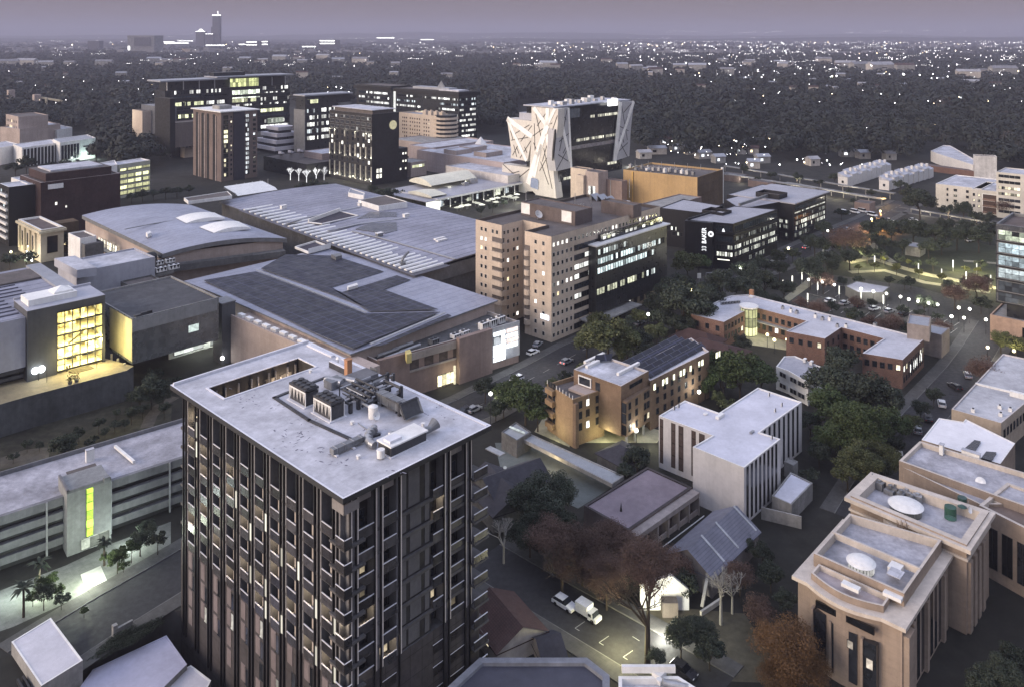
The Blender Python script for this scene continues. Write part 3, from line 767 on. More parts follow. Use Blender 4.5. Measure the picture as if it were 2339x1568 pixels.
for k in range(9):
 p=wl+dv*(.05+.11*k)+nv_*2.4;p.z=Z1-1.2
 m=MB();m.cbox(p,2.6,1.3,.9,math.atan2(dv.y,dv.x));o=m.build('air_unit',WHITE)
 tag(o,'pale ventilation unit on the ledge below the solar roof, %s from its upper end'%('first second third fourth fifth sixth seventh eighth ninth'.split()[k]),'air unit','air units along the mall ledge')
def onroof(name,label,cat,pts,z,h,m,grp=None,side=None):
 pl=pix(pts,z);c=Vector((sum(p[0]for p in pl)/len(pl),sum(p[1]for p in pl)/len(pl),z-h))
 b=MB().prism(pl,z-h,z,0 if side is None else 1,top=0);o=b.build(name,[m]+([side]if side else[]));return tag(o,label,cat,grp)
zz=Z1+.78
def array(label,pts):
 pl=pix(pts,zz);b=MB()
 uv=[(p[0]*E1.x+p[1]*E1.y,p[0]*E2.x+p[1]*E2.y)for p in pl]
 b.face([(*p,zz)for p in pl],0,uv);b.prism(pl,zz-.15,zz-.005,1,top=False)
 tag(b.build('solar_array',[SOLAR,GREYM]),label,'solar panels','solar arrays on the front mall roof')
array('largest solar array, below the pale walkway line on the mall roof',[(465,640),(584,620),(833,716),(1005,712),(843,779),(806,795),(742,770)])
array('upper left solar array between the walkway line and the courtyard recess',[(596,613),(652,581),(762,584),(876,620),(757,656),(832,700)])
array('solar array strip right of the pale gap in the mall roof',[(762,662),(782,667),(906,629),(937,639),(876,661),(1000,706),(845,711)])
array('narrow solar strip along the far right roof edge past the gutter walkway',[(1022,717),(1031,721),(874,788),(852,790)])
b=MB();a_,c_=P(585,616,Z1+.9),P(838,714,Z1+.9);b.bar(a_,c_,.7,.12)
a_,c_=P(1016,714,Z1+.9),P(846,785,Z1+.9);b.bar(a_,c_,.9,.12)
tag(b.build('walkway',STEEL),'pale metal walkways crossing the solar roof','walkway')
onroof('roof_vent_box','white vent box on the pale gap between the solar arrays','vent',[(793,653),(815,646),(817,651),(795,657)],Z1+1.7,1.2,WHITE)
onroof('roof_vent_box','grey vent box just below the courtyard recess of the mall roof','vent',[(756,581),(778,578),(781,583),(767,587)],Z1+2.0,1.4,GREYM)
m=MB();pl=pix([(673,567),(704,579),(754,566),(720,553)],Z1+.76)
m.face([(*p,Z1+.76)for p in pl],0)  # flat dark sheet paints the shaded depth of the well
for i in range(4):
 a,b2=pl[i],pl[(i+1)%4];m.box((*a,Z1+.5),Vector((b2[0]-a[0],b2[1]-a[1],0)),Vector((-(b2[1]-a[1]),b2[0]-a[0],0)).normalized()*.4,UZ*.9,1)
m.box((*pl[1],Z1+.7),Vector((pl[2][0]-pl[1][0],pl[2][1]-pl[1][1],0)),E1*.3,UZ*1.8,1)
tag(m.build('light_well',[mat('well_depth_shade',(.05,.045,.06)),WHITE]),'dark recessed light well with pale walls in the mall roof','light well')
Z2=15.5
q2=quadp((500,462),(952,623),(767,420),Z2)
w2,s2,n2=P(500,462,Z2),P(952,623,Z2),P(767,420,Z2);e2=s2+n2-w2
q2=[xy(s2),xy(e2),xy(n2),xy(w2)]
mall2=thing('mall_rear_hall','mall hall behind the louvred skylight strip, with ribbed sheet roof','mall',(q2[0][0],q2[0][1],0))
MB().prism(inset(q2,1.0),0,Z2-.4,0,top=False).build('wall',CONCd,mall2)
curved(q2,Z2,1.2,MRF2,mall2,axis=0)
m=MB();pa=Vector((*q2[0],Z2-5.2));m.box(pa+E2*.4,E1*48,E2*.4,UZ*4.8);m.build('fascia',GREYM,mall2)
sk=thing('skylight_strip','long strip of pale curved skylight louvres between the two mall roofs','skylight',P(750,548,Z1))
LV=mat('skylight_white',(.74,.73,.70),.4,.04,2,.1,.3)
N=31
for k in range(N):
 t=k/(N-1);x0,y0=557+(938-557)*t,481+(623-481)*t
 p=P(x0,y0,Z2+.4);L=14.5 if k not in(23,24)else 9
 m=MB();prof=[(-.75,0),(-.55,.45),(0,.65),(.55,.45),(.75,0)]
 for i in range(4):
  (b0,h0),(b1,h1)=prof[i],prof[i+1]
  m.face([p+E2*b1+UZ*h1,p+E2*b1+UZ*h1+E1*L,p+E2*b0+UZ*h0+E1*L,p+E2*b0+UZ*h0])
 m.face([p+E2*b+UZ*h for b,h in prof]);m.face([p+E1*L+E2*b+UZ*h for b,h in prof][::-1])
 m.build('louvre',LV,sk)
m=MB();a=P(545,482,Z2+.1);b=P(945,632,Z2+.1);m.box(a,b-a,E1*16.5,UZ*.25);m.build('skylight_base',mat('skylight_painted_shade',(.10,.10,.12),.6),sk)  # dark slab carries the shade under the louvres in its colour
t=thing('roof_exhaust','dark curved exhaust pipe standing in the gap of the skylight strip','exhaust',P(920,602,Z2))
p=P(918,604,Z2+.4);MB().cyl(p,1.3,.8,14).build('base',GREYM,t)
m=MB();prev=p+UZ*.8
for k in range(6):
 q=p+UZ*(.8+.6*k)+E1*(.12*k*k);m.tube(prev,q,.45,10)if k else None;prev=q
m.build('pipe',GREYM,t)
def ridge(pts,z,w_,h_,m_,name,label,cat):
 b=MB()
 for p,q in zip(pts,pts[1:]):b.bar(P(*p,z),P(*q,z),w_,h_)
 tag(b.build(name,m_),label,cat)
ridge([(655,510),(700,497),(822,473)],Z2+1.3,1.4,.3,RFm,'roof_ridge','pale ridge capping crossing the rear mall roof near its light well','ridge capping')
ridge([(750,527),(820,512),(930,498)],Z2+1.3,1.4,.3,RFm,'roof_ridge','pale ridge capping running to a small vent on the rear mall roof','ridge capping')
ridge([(805,528),(875,545),(1040,592)],Z2+1.2,.8,.25,RFm,'roof_gutter','straight gutter line down the middle of the rear mall roof','gutter')
m=MB();pl=pix([(703,509),(775,483),(820,494),(735,513)],Z2+1.25);m.face([(*p,Z2+1.25)for p in pl])  # dark sheet on the roof, its colour imitating a shaded well
for i in range(4):
 a,b2=pl[i],pl[(i+1)%4];m.box((*a,Z2+1.2),Vector((b2[0]-a[0],b2[1]-a[1],0)),Vector((-(b2[1]-a[1]),b2[0]-a[0],0)).normalized()*.5,UZ*(.4 if i!=2 else 1.6),1)
tag(m.build('light_well',[mat('well_depth_shade',(.05,.045,.06)),WHITE]),'light well with a white end wall in the rear mall roof','light well')
def patch(lb,pts):
 m=MB();pl=pix(pts,Z2+1.28);m.face([(*p,Z2+1.28)for p in pl]);m.prism(pl,Z2+.6,Z2+1.27,0,top=False)
 tag(m.build('roof_membrane',mat('dark_membrane',(.10,.105,.13),.35,.1,.5,.3,.1)),lb,'roof panel')
patch('upper dark glossy panel on the rear mall roof',[(815,500),(845,484),(905,485),(907,495)])
patch('lower dark glossy panel on the rear mall roof',[(812,523),(845,510),(905,508),(907,527),(880,533)])
for(x,y,lb)in((647,477,'left part of the rear mall roof'),(927,497,'right end of the pale ridge capping'),(824,471,'back ridge of the rear mall roof'),(866,541,'upper end of the straight roof gutter')):
 t=thing('roof_vent_box','small pale vent box at the '+lb,'vent',P(x,y,Z2+1.2))
 MB().cbox(P(x,y,Z2+.8),2.6,1.6,1.5,TH).build('box',WHITE if y<500 else GREYM,t);MB().cbox(P(x,y,Z2+.8)+UZ*1.5,3.0,2.0,.15,TH).build('lid',WHITE,t)
t=thing('roof_vent_box','pair of bright white ridge vents on the right of the rear mall roof','vent',P(1005,552,Z2+1.2))
for k in range(2):MB().box(P(995+k*5,551+k*4,Z2+.9),E1*5,E2*1.3,UZ*.8).build('vent',WHITE,t)
t=building('roof_plant_room','long low plant room with a white louvred side on the rear mall roof','plant room',pix([(818,458),(865,472),(930,462),(880,447)],Z2+3.2),Z2-.5,Z2+3.4,WHITE,RFd,.3,.3)
t=building('roof_plant_room','white walled roof recess at the far left of the rear mall roof','plant room',pix([(800,430),(833,441),(830,447),(795,440)],Z2+3),Z2-.5,Z2+3,WHITE,RFm,.3,.3)
Z3=18.0
q3=quadp((187,492),(372,580),(655,545),Z3)
mall3=thing('mall_curved_hall','mall hall with a gently curved lavender roof beside the dark brick block','mall',(q3[0][0],q3[0][1],0))
MB().prism(inset(q3,1.0),0,Z3-.3,0,top=False).build('wall',PINK,mall3)
curved(q3,Z3,2.2,MRF,mall3,axis=0,thick=1.6)
m=MB();a=Vector((*q3[0],Z3-6));d3=Vector((q3[1][0]-q3[0][0],q3[1][1]-q3[0][1],0));n3=Vector((d3.y,-d3.x,0)).normalized()
m.box(a+d3*.03,d3*.94,n3*3.5,UZ*2.2);m.build('ledge',CONCd,mall3)
m=MB();m.box(a+d3*.1+UZ*2.2+n3*3,d3*.6,n3*.25,UZ*.8);m.build('ledge_rail',GREYM,mall3)
AW,AS=q3[3],q3[0]
grid(mall3,AW,AS,[22,25,28,32,35,38,41],[Z3-7.4],2.2,3.2,[lit('mall_shop',(1,.93,.72),2.4,cell=(1.1,1.6),mull=.15)],FRW)
MB().box(Vector((*AW,Z3-9.6))-E2*44-E1*3.0,E2*26,E1*3,UZ*.5).build('canopy',CONC,mall3)
def skysheet(label,pts):
 pl=pix(pts,Z3+2.6);g=MB();a,b,c,d=[Vector((*p,Z3+2.4))for p in pl]
 for i in range(8):
  u0,u1=i/8,(i+1)/8;h0,h1=1.1*(1-(2*u0-1)**2),1.1*(1-(2*u1-1)**2)
  g.face([a.lerp(b,u0)+UZ*h0,a.lerp(b,u1)+UZ*h1,d.lerp(c,u1)+UZ*h1,d.lerp(c,u0)+UZ*h0])
  g.face([a.lerp(b,u0)-UZ*.5,a.lerp(b,u1)-UZ*.5,a.lerp(b,u1)+UZ*h1,a.lerp(b,u0)+UZ*h0]);g.face([d.lerp(c,u1)-UZ*.5,d.lerp(c,u0)-UZ*.5,d.lerp(c,u0)+UZ*h0,d.lerp(c,u1)+UZ*h1])
 tag(g.build('roof_skylight',LV),label,'skylight')
skysheet('rear of the two pale arched skylights on the curved mall roof',[(425,509),(514,497),(490,485),(401,497)])
skysheet('front of the two pale arched skylights on the curved mall roof',[(488,531),(572,519),(545,505),(455,518)])
onroof('roof_hatch','pale square hatch near the left edge of the curved mall roof','hatch',[(333,531),(342,527),(346,531),(337,535)],Z3+2.6,1.4,WHITE)
ridge([(285,524),(330,515),(400,503)],Z3+2.1,.5,.25,GREYM,'roof_rib','dark rib across the curved mall roof left of the arched skylights','roof rib')
t=building('covered_walkway','dark flat covered walkway on white posts behind the curved mall roof','canopy',pix([(420,452),(430,460),(530,447),(520,437)],19.5),18,19.5,WHITE,RFd,.3,.3)
t=thing('market_canopy','pale ribbed sawtooth canopy behind the mall halls','canopy',P(570,430,14))
for k in range(9):
 p=P(517+k*3.2,433+k*1.9,17);L=22
 m=MB();m.face([p,p+E1*L,p+E1*L+E2*2.6+UZ*1.2,p+E2*2.6+UZ*1.2]);m.face([p+E2*2.6+UZ*1.2,p+E1*L+E2*2.6+UZ*1.2,p+E1*L+E2*2.7,p+E2*2.7])
 m.build('canopy_bay',LV,t)
for k in range(5):
 MB().cyl(P(540+k*18,442-k*3,12),.25,5,8).build('post',STEEL,t)
ZF=12.0
A0,A1_,A2_,A3_=P(862,823,ZF),P(1043,774,ZF),P(1118,751,ZF),P(1184,733,ZF)
strip_b=thing('shop_front_block','pinkish brown shop block with rooftop plant and bright screens at its right end','shop',(A1_.x,A1_.y,0))
back=E2*14
pl=[xy(A0),xy(A1_),xy(A2_),xy(A3_),xy(A3_+E2*15),xy(A0+E2*7)]
SHOP=mat('shop_brown_render',(.25,.185,.16),.8,.08,1,.25,.1)
shell(strip_b,pl,0,ZF,SHOP,CONCd,1.0,.4,mat('coping_pale',(.42,.38,.35)))
d0=(A1_-A0).normalized();n0=Vector((d0.y,-d0.x,0))
MB().box(Vector((A0.x,A0.y,0))-d0*.1+n0*.02,d0*9,n0*1.2,UZ*(ZF+.4)).build('stair_block',SHOP,strip_b)
MB().box(Vector((A1_.x,A1_.y,0))-d0*.2+n0*.02,(A2_-A1_)*1.0,n0*1.6,UZ*(ZF+.5)).build('blank_wall',SHOP,strip_b)
Lf=(A1_-A0).length
MB().box(Vector((A0.x,A0.y,ZF-5.4))+d0*9+n0*.02,d0*(Lf-9.3),n0*.35,UZ*.5).build('band',mat('band_concrete',(.33,.29,.26)),strip_b)
MB().box(Vector((A0.x,A0.y,ZF-2.3))+d0*9+n0*.02,d0*(Lf-9.3),n0*.3,UZ*1.9).build('band',mat('band_concrete',(.33,.29,.26)),strip_b)
grid(strip_b,xy(A0),xy(A1_),[11+4.6*k for k in range(7)],[ZF-3.7],2.6,2.2,[glass('brown_glass',(.05,.04,.035),.2)],FRD)
window(strip_b,xy(A0),xy(A1_),Lf-3.6,1.9,5.5,3.2,lit('shop_entry',(1,.9,.55),2.2,cell=(1.4,3.0),mull=.1),FRD,name='lit_entrance')
MB().box(Vector((A1_.x,A1_.y,0))-d0*1.2+n0*.1,d0*.5,n0*.5,UZ*5).build('entrance_post',lit('post_lit',(1,.9,.6),1.6),strip_b)
lamp_at(Vector((A1_.x,A1_.y,4))-d0*3+n0*3,350,(1,.88,.55),.4,strip_b)
dS=(A3_-A2_).normalized();nS=Vector((dS.y,-dS.x,0));LS=(A3_-A2_).length
MB().box(Vector((A2_.x,A2_.y,2.2))+nS*.02,dS*LS,nS*.5,UZ*(ZF-2.0)).build('screen_wall',mat('screen_frame',(.36,.36,.37),.5),strip_b)
scr=lit('display_bright',(.86,.93,1.0),3.0,var=.35,nscale=.4);scp=lit('display_pinkish',(1,.82,.76),1.0,var=.3)
for r in range(6):
 for c in range(2):
  if(r,c)in((5,1),(4,1)):continue
  mm=scp if c==1 and r in(0,2)else scr
  p=Vector((A2_.x,A2_.y,ZF-2.4-1.45*r))+dS*(1.0+c*(LS/2-.6))+nS*.52
  MB().box(p,dS*(LS/2-1.1),nS*.08,UZ*(1.15 if mm is scr else 1.2)).build('display',mm,strip_b)
lamp_at(Vector((A2_.x,A2_.y,6))+dS*LS/2+nS*5,900,(.85,.92,1.0),1.5,strip_b)
acm=None
def acbank(x,y,z,n,label,ang=TH,grp='white chillers on the shop block',sx=2.6,sy=1.9,sz=2.2,m_=None):
 for k in range(n):
  p=P(x,y,z)+Vector((math.cos(ang),math.sin(ang),0))*(k*(sx+.9))
  t=thing('rooftop_chiller',label%('first second third fourth fifth sixth seventh eighth'.split()[k]),'air conditioner',p,grp)
  b=MB();b.cbox(p+UZ*.25,sx,sy,sz-.25,ang);b.build('casing',m_ or WHITE,t)
  b=MB()
  d=Vector((math.cos(ang),math.sin(ang),0));e=Vector((-d.y,d.x,0))
  for j in range(3):
   o=p-d*(sx/2-.1-j*sx/3)-e*(sy/2+.02)+UZ*(sz-.15)
   b.face([o,o-UZ*(sz-.5)+d*sx/6,o+d*(sx/3-.1)][::-1]);b.face([o,o-UZ*(sz-.5)+d*sx/6,o+d*(sx/3-.1)])
  b.build('coil',DKM,t)
  b=MB();b.cyl(p+UZ*sz-d*sx/4,.5,.25,12);b.cyl(p+UZ*sz+d*sx/4,.5,.25,12);b.build('fan',DKM,t)
  b=MB();b.cbox(p,sx*.9,sy*.9,.25,ang);b.build('feet',DKM,t)
acbank(1104,753,ZF-.9,3,'%s white chiller from the left above the bright screens')
acbank(1040,772,ZF-.9,2,'%s white fan unit inside the pale parapet of the shop block',grp='fan units inside the shop parapet',sz=1.3)
acbank(990,786,ZF-.9,1,'%s grey roof unit on the middle of the shop block',grp='fan units inside the shop parapet',sz=1.6,m_=GREYM)
for k in range(4):
 p=P(862+k*17,817-(k//2)*14-(k%2)*-5,ZF-.6)
 o=MB().cyl(p+UZ*.5,.45,7,12,ax=E1,bot=True).build('roof_duct',STEEL)
 tag(o,'%s silver duct tube from the left on the shop block roof'%'first second third fourth'.split()[k],'duct','silver ducts on the shop block')
onroof('roof_tank','small yellow lit roof tank beside the silver duct tubes','tank',[(925,800),(936,797),(940,806),(929,809)],ZF+1.4,2.4,mat('yellowish_paint',(.6,.5,.2)))
ZE=25.9
f0=P(62,712,ZE);f1=P(240,674,ZE)
dE=(f1-f0);LE=dE.length;dE.normalize();nE=Vector((dE.y,-dE.x,0));bE=-nE
west=thing('glass_front_mall','grey mall building with a tall glowing yellow glass entrance','mall',(f0.x,f0.y,8))
LAV=mat('lavender_grey_cladding',(.36,.365,.41),.6,.05,1,.15,.1)
DKG=mat('charcoal_cladding',(.085,.088,.095),.6,.08,1,.2,.15)
hz=24.3;a=Vector((f0.x,f0.y,0))+bE*1.0
pl=[xy(a-dE*70),xy(a-dE*.1),xy(a-dE*.1+bE*11.2),xy(a+dE*(LE-2)+bE*11.2),xy(a+dE*(LE-2)+bE*50),xy(a-dE*70+bE*50)]
MB().prism(pl,11.7,hz,0,top=False).build('wall',LAV,west)
m=MB();m.face([(*p,hz)for p in pl],0,[(p[0]*E1.x+p[1]*E1.y,p[0]*E2.x+p[1]*E2.y)for p in pl]);m.build('roof',MRF2,west)
for k in range(13):
 m=MB();m.box(a-dE*70+bE*(4+3.5*k)+UZ*(hz),dE*(70+(LE-8)*(.5 if k>4 else-.05)),bE*.35,UZ*.3);m.build('roof_rib',mat('rib_dark',(.11,.11,.14),.6),west)
m=MB();m.box(a-dE*1+bE*34+UZ*hz,dE*(LE-3),bE*12,UZ*.5);m.build('roof_step',RFd,west)
MB().box(a+dE*(LE-6)+bE*14+UZ*hz,bE*36,dE*4,UZ*.7).build('roof_edge_band',RFm,west)
MB().box(Vector((a.x,a.y,8))-dE*70+bE*5,dE*70,bE*2,UZ*3.7).build('undercroft',mat('undercroft',(.03,.03,.03)),west)
for k in range(2):MB().box(Vector((a.x,a.y,9.2+1.5*k))-dE*70+bE*.2,dE*69.5,bE*.3,UZ*.8).build('spandrel',mat('spandrel_dark',(.06,.06,.065)),west)
gx0,gx1=LE*.37,LE*.965;gz0,gz1=8.6,24.0
m=MB();b0=Vector((f0.x,f0.y,0))
m.box(b0+UZ*8,dE*gx0,bE*12,UZ*(ZE-8));m.box(b0+dE*gx1+UZ*8,dE*(LE-gx1),bE*12,UZ*(ZE-8));m.box(b0+dE*gx0+UZ*gz1,dE*(gx1-gx0),bE*12,UZ*(ZE-gz1))
m.build('entrance_frame',DKG,west)
m=MB();m.box(b0+UZ*ZE+bE*12,dE*(LE+.3),bE*.5,UZ*.7);m.box(b0+UZ*ZE,dE*LE,bE*12,UZ*.12);m.build('frame_top',LAV,west)
m=MB();m.box(b0+dE*1.2+bE*3.5+UZ*(ZE+.1),dE*(LE*.62),bE*7,UZ*1.6);m.build('roof_light_box',LV,west)
m=MB();pb=b0+dE*7.5+bE*4.4+UZ*(ZE+1.7);m.box(pb,dE*4.6,bE*4.6,UZ*.4)
ap=pb+dE*2.3+bE*2.3+UZ*1.5;qs=[pb+UZ*.4,pb+dE*4.6+UZ*.4,pb+dE*4.6+bE*4.6+UZ*.4,pb+bE*4.6+UZ*.4]
for i in range(4):m.face([qs[i],qs[(i+1)%4],ap])
m.build('pyramid_rooflight',LV,west)
YW=mat('interior_cream',(.75,.66,.40),.7,.08,1);m=MB()
m.box(b0+dE*gx0+bE*9+UZ*gz0,dE*(gx1-gx0),bE*.3,UZ*(gz1-gz0))
for e in(gx0-.3,gx1):m.box(b0+dE*e+bE*.3+UZ*gz0,dE*.3,bE*9,UZ*(gz1-gz0))
nfl=5;fh=(gz1-gz0)/nfl
for k in range(nfl+1):m.box(b0+dE*gx0+bE*(.5 if k in(0,)else 2.6)+UZ*(gz0+fh*k-.3),dE*(gx1-gx0),bE*6.6,UZ*.3)
q=random.Random(8)
for k in range(nfl):
 for j in range(5):m.box(b0+dE*(gx0+q.uniform(.5,9.5))+bE*q.uniform(3.5,7)+UZ*(gz0+fh*k),dE*q.uniform(.6,2.2),bE*.4,UZ*q.uniform(1.2,2.8))
m.build('interior',YW,west)
m=MB()
for k in range(2,3):
 s0=b0+dE*(gx0+3.0)+bE*1.6+UZ*(gz0+fh*(k-.0));m.bar(s0,s0+dE*4.5+UZ*fh,.9,.5)
m.build('escalator',mat('escalator_dark',(.4,.34,.18)),west)
for k in range(nfl):
 for j in range(2):
  c=b0+dE*(gx0+(gx1-gx0)*(.27+.46*j))+bE*2.2+UZ*(gz0+fh*k+fh-.55)
  lamp_at(c,1150,(1,.90,.50),.5,west)
  MB().cbox(c+UZ*.12,3.4,.5,.08,TH).build('ceiling_lamp',glow('ceiling_yellow',(1,.84,.34),4.0),west)
for k in range(3):lamp_at(b0+dE*(gx0+2+4*k)+nE*3.0+UZ*12.5,1000,(1,.86,.38),.8,west)
k_=NT('clear_glass');tr=k_.n('ShaderNodeBsdfTransparent');tr.inputs[0].default_value=(.93,.95,.93,1);gl=k_.n('ShaderNodeBsdfGlossy');gl.inputs['Roughness'].default_value=.05
mx=k_.n('ShaderNodeMixShader');mx.inputs[0].default_value=.06;k_.l(tr.outputs[0],mx.inputs[1]);k_.l(gl.outputs[0],mx.inputs[2]);k_.l(mx.outputs[0],k_.out.inputs[0]);CLEAR=k_.m
nc=6
for r in range(nfl):
 for c in range(nc):
  wd=(gx1-gx0)/nc;p=b0+dE*(gx0+wd*c)+UZ*(gz0+fh*r)+bE*.25
  MB().face([p,p+dE*wd,p+dE*wd+UZ*fh,p+UZ*fh]).build('glass_pane',CLEAR,west)
for c in range(nc+1):MB().box(b0+dE*(gx0+(gx1-gx0)/nc*c-.1)-bE*.05+UZ*gz0,dE*.2,bE*.3,UZ*(gz1-gz0)).build('mullion',FRD,west)
for r in range(nfl+1):
 MB().box(b0+dE*gx0+bE*-.08+UZ*(gz0+fh*r-.2),dE*(gx1-gx0),bE*.3,UZ*.38).build('transom',FRD,west)
for r in(1,2):MB().box(b0+dE*gx0+bE*.1+UZ*(gz0+fh*.5*r-.05),dE*(gx1-gx0),bE*.12,UZ*.1).build('transom',FRD,west)
hs=thing('wall_lamp_sign','bright white winged lamp on the charcoal wall beside the yellow entrance','lamp',P(87,853,10))
pc=b0+dE*(LE*.13)+nE*.5+UZ*10.6
m=MB()
for sgn in(-1,1):m.cyl(pc+dE*.7*sgn-nE*.15,.85,.3,14,ax=nE,bot=True)
m.build('lamp_head',glow('white_sign',(.9,.97,1),6),hs);m=MB();m.box(pc-dE*.1-UZ*2.6,dE*.2,nE*.2,UZ*2);m.build('stem',FRD,hs)
lamp_at(pc+nE*1.5,160,(.95,1,.85),.6,hs)
tp=[P(-60,940,8),P(57,906,8),P(290,845,8),P(305,835,8),P(241,818,8),P(62,862,8),P(-60,890,8)]
ter=thing('entrance_terrace','paved terrace in front of the yellow glass entrance above a dark retaining wall','terrace',tp[2])
tl=ccw([xy(p)for p in tp]);m=MB();m.prism(tl,-.5,8,1,top=0)
m.build('terrace',[mat('terrace_paving',(.30,.25,.16),.8,.1,1,.2,.2),mat('retaining_wall',(.085,.088,.09),.9,.15,.8,.35,.12)],ter)
for k in range(4):MB().box(b0+dE*(gx0+2.5+.2*k)+nE*(.8+.5*k)+UZ*8,dE*5,nE*.5,UZ*(.62-.15*k)).build('step',mat('step_stone',(.2,.17,.1)),ter)
for k,(x,y)in enumerate(((160,876),(175,871))):
 t=thing('potted_shrub',('left' if k==0 else 'right')+' of two dark potted shrubs at the terrace edge','plant',P(x,y,8),'potted shrubs on the terrace')
 MB().cyl(P(x,y,8),.45,.7,10,r2=.55).build('pot',CONCd,t)
 m=MB()
 for j in range(60):c=P(x,y,8)+Vector((q.gauss(0,.35),q.gauss(0,.35),1.3+q.gauss(0,.45)));u=Vector((q.gauss(0,1),q.gauss(0,1),q.gauss(0,1))).normalized()*.25;v=u.orthogonal().normalized()*.12;m.face([c-u,c-v,c+u,c+v])
 m.build('foliage',foliage('shrub_dark',(.02,.03,.012),(.03,.04,.015),(.05,.06,.02)),t)
for k,x in enumerate((107,221)):
 o=MB().cyl(P(x,872 if k==0 else 840,8),.07,3.0,8).build('lamp_post',FRD);tag(o,'thin dark post on the terrace %s'%('beside the winged lamp' if k==0 else 'in front of the glass entrance'),'post')
ZB=20.4
plF=blk(302,728,ZB,24.5,31)
br=thing('bridge_building','dark roofed block bridging from the yellow entrance to the solar roofed mall','building',(plF[0][0],plF[0][1],8))
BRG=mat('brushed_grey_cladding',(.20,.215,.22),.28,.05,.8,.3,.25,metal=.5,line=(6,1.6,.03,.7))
MB().prism(plF,8.2,ZB,0,top=False,bot=True).build('wall',BRG,br)
MB().face([(*p,ZB-.5)for p in inset(plF,.35)]).build('roof',mat('bridge_roof',(.075,.076,.082),.85,.1,.8,.3,.1),br)
m=MB();i_=inset(plF,.35)
for k in range(4):j=(k+1)%4;m.face([(*plF[k],ZB),(*plF[j],ZB),(*i_[j],ZB),(*i_[k],ZB)]);m.face([(*i_[j],ZB-.5),(*i_[k],ZB-.5),(*i_[k],ZB),(*i_[j],ZB)])
m.build('parapet',CONC,br)
MB().box(Vector((*plF[0],ZB-3.6))-E2*.12,E1*24,E2*.1,UZ*3.4).build('fascia',mat('fascia_grey',(.27,.275,.275),.6),br)
MB().box(Vector((*plF[0],9))-E1*.1,E2*15.2,E1*.08,UZ*11).build('light_tinted_side',mat('yellow_light_tint',(.62,.55,.33),.6,.06,1),br)  # yellow light on this face is put into the panel colour
window(br,plF[3],plF[0],31-8.5,10.8,7,2.0,lit('bridge_lit',(1,.86,.4),2.2,cell=(1.2,2)),FRW,name='lit_window')
window(br,plF[0],plF[1],17,13.5,3.0,2.0,lit('bridge_cool',(.8,.95,.9),.8),GREYM,name='window')
lamp_at(Vector((*plF[0],14))-E1*5+E2*9,5000,(1,.86,.35),.8,br)
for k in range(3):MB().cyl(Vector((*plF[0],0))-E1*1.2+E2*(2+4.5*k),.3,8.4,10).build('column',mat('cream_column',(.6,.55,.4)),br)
roofl=[(315,727,'left'),(328,721,'middle'),(340,717,'right')]
for x,y,wd in roofl:
 o=MB().cbox(P(x,y,ZB-.5),1.6,.8,1.0,TH).build('roof_fan',DKM);tag(o,wd+' one of three small dark fan units near the front of the bridge roof','fan unit','fan units on the bridge roof')
G0=P(507,833,0);colb=[xy(G0),xy(G0+E1*4.2),xy(G0+E1*4.2+E2*5.5),xy(G0+E2*5.5)]
gt=thing('stair_tower','plain charcoal stair tower between the bridge and the pink mall wall','tower',(G0.x,G0.y,0))
MB().prism(colb,0,17.6,0).build('wall',DKG,gt);MB().prism(inset(colb,-.15),17.6,17.9,0).build('coping',GREYM,gt)
lmp=thing('wall_lamp','round white wall lamp at the foot of the charcoal stair tower','lamp',P(507,819,2))
m=MB();cc=Vector((G0.x,G0.y,2.2))-E1*.0-E2*.5-E1*.2
for k in range(4):
 a0,a1=-1.4+.7*k,-.7+.7*k;m.cyl(cc+UZ*(.55*math.sin(a0)),.55*math.cos(a0),.55*(math.sin(a1)-math.sin(a0)),12,r2=.55*math.cos(a1))
m.build('globe',glow('globe_white',(1,1,1),7),lmp);MB().box(cc+E1*.3,E2*.5,E1*.1,UZ*.2).build('bracket',FRD,lmp);lamp_at(cc-E2*1.2-E1*.8,90,(1,1,.95),.4,lmp)
ent=thing('lit_doorway','bright white shop doorway under the bridge beside the stair tower','doorway',P(440,815,0))
w0=P(388,822,0);MB().box(w0+E2*.6,E1*22,E2*.3,UZ*5.0).build('back_wall',mat('doorway_white',(.7,.72,.68)),ent)
window(ent,xy(w0+E2*.6),xy(w0+E2*.6+E1*22),6,2.6,9,4,lit('door_white',(.93,1,.92),1.6,cell=(3,4),var=.35),FRD,name='shop_window')
window(ent,xy(w0+E2*.6),xy(w0+E2*.6+E1*22),16.4,2.7,7,4.4,lit('door_white',(.93,1,.92),1.6),FRD,name='door')
for k in(3,9):lamp_at(w0+E1*(5+k)-E2*2+UZ*3.5,700,(.95,1,.9),.6,ent)
def svc(label,x,y,z,la,lb,wall=LAV,roof=RF,z0=0,cat='building',name='service_block',par=.5):
 return building(name,label,cat,blk(x,y,z,la,lb),z0,z,wall,roof,par,.3)
svc('lavender grey service block with two raised white roof lights behind the mall entrance',175,622,20.5,25,17)
onroof('roof_light','broad white raised roof light on the lavender service block','roof light',[(124,590),(176,617),(221,611),(171,584)],22.5,2.6,RF,side=LAV)
svc('dark grey service block right of the lavender one',310,660,15.5,10,12,CONCd,RFd)
svc('brown service block below the curved hall',303,601,18.5,8,16,mat('taupe',(.16,.145,.14)),CONC)
svc('low taupe block with open plant yard',268,610,16.0,12,14,mat('taupe',(.16,.145,.14)),CONC)
t=thing('water_tank_house','black barrel topped tank house below the curved hall','tank',P(309,590,14))
pl=blk(300,597,17.5,9,4.5);m=MB();m.prism(pl,13,17.5,0)
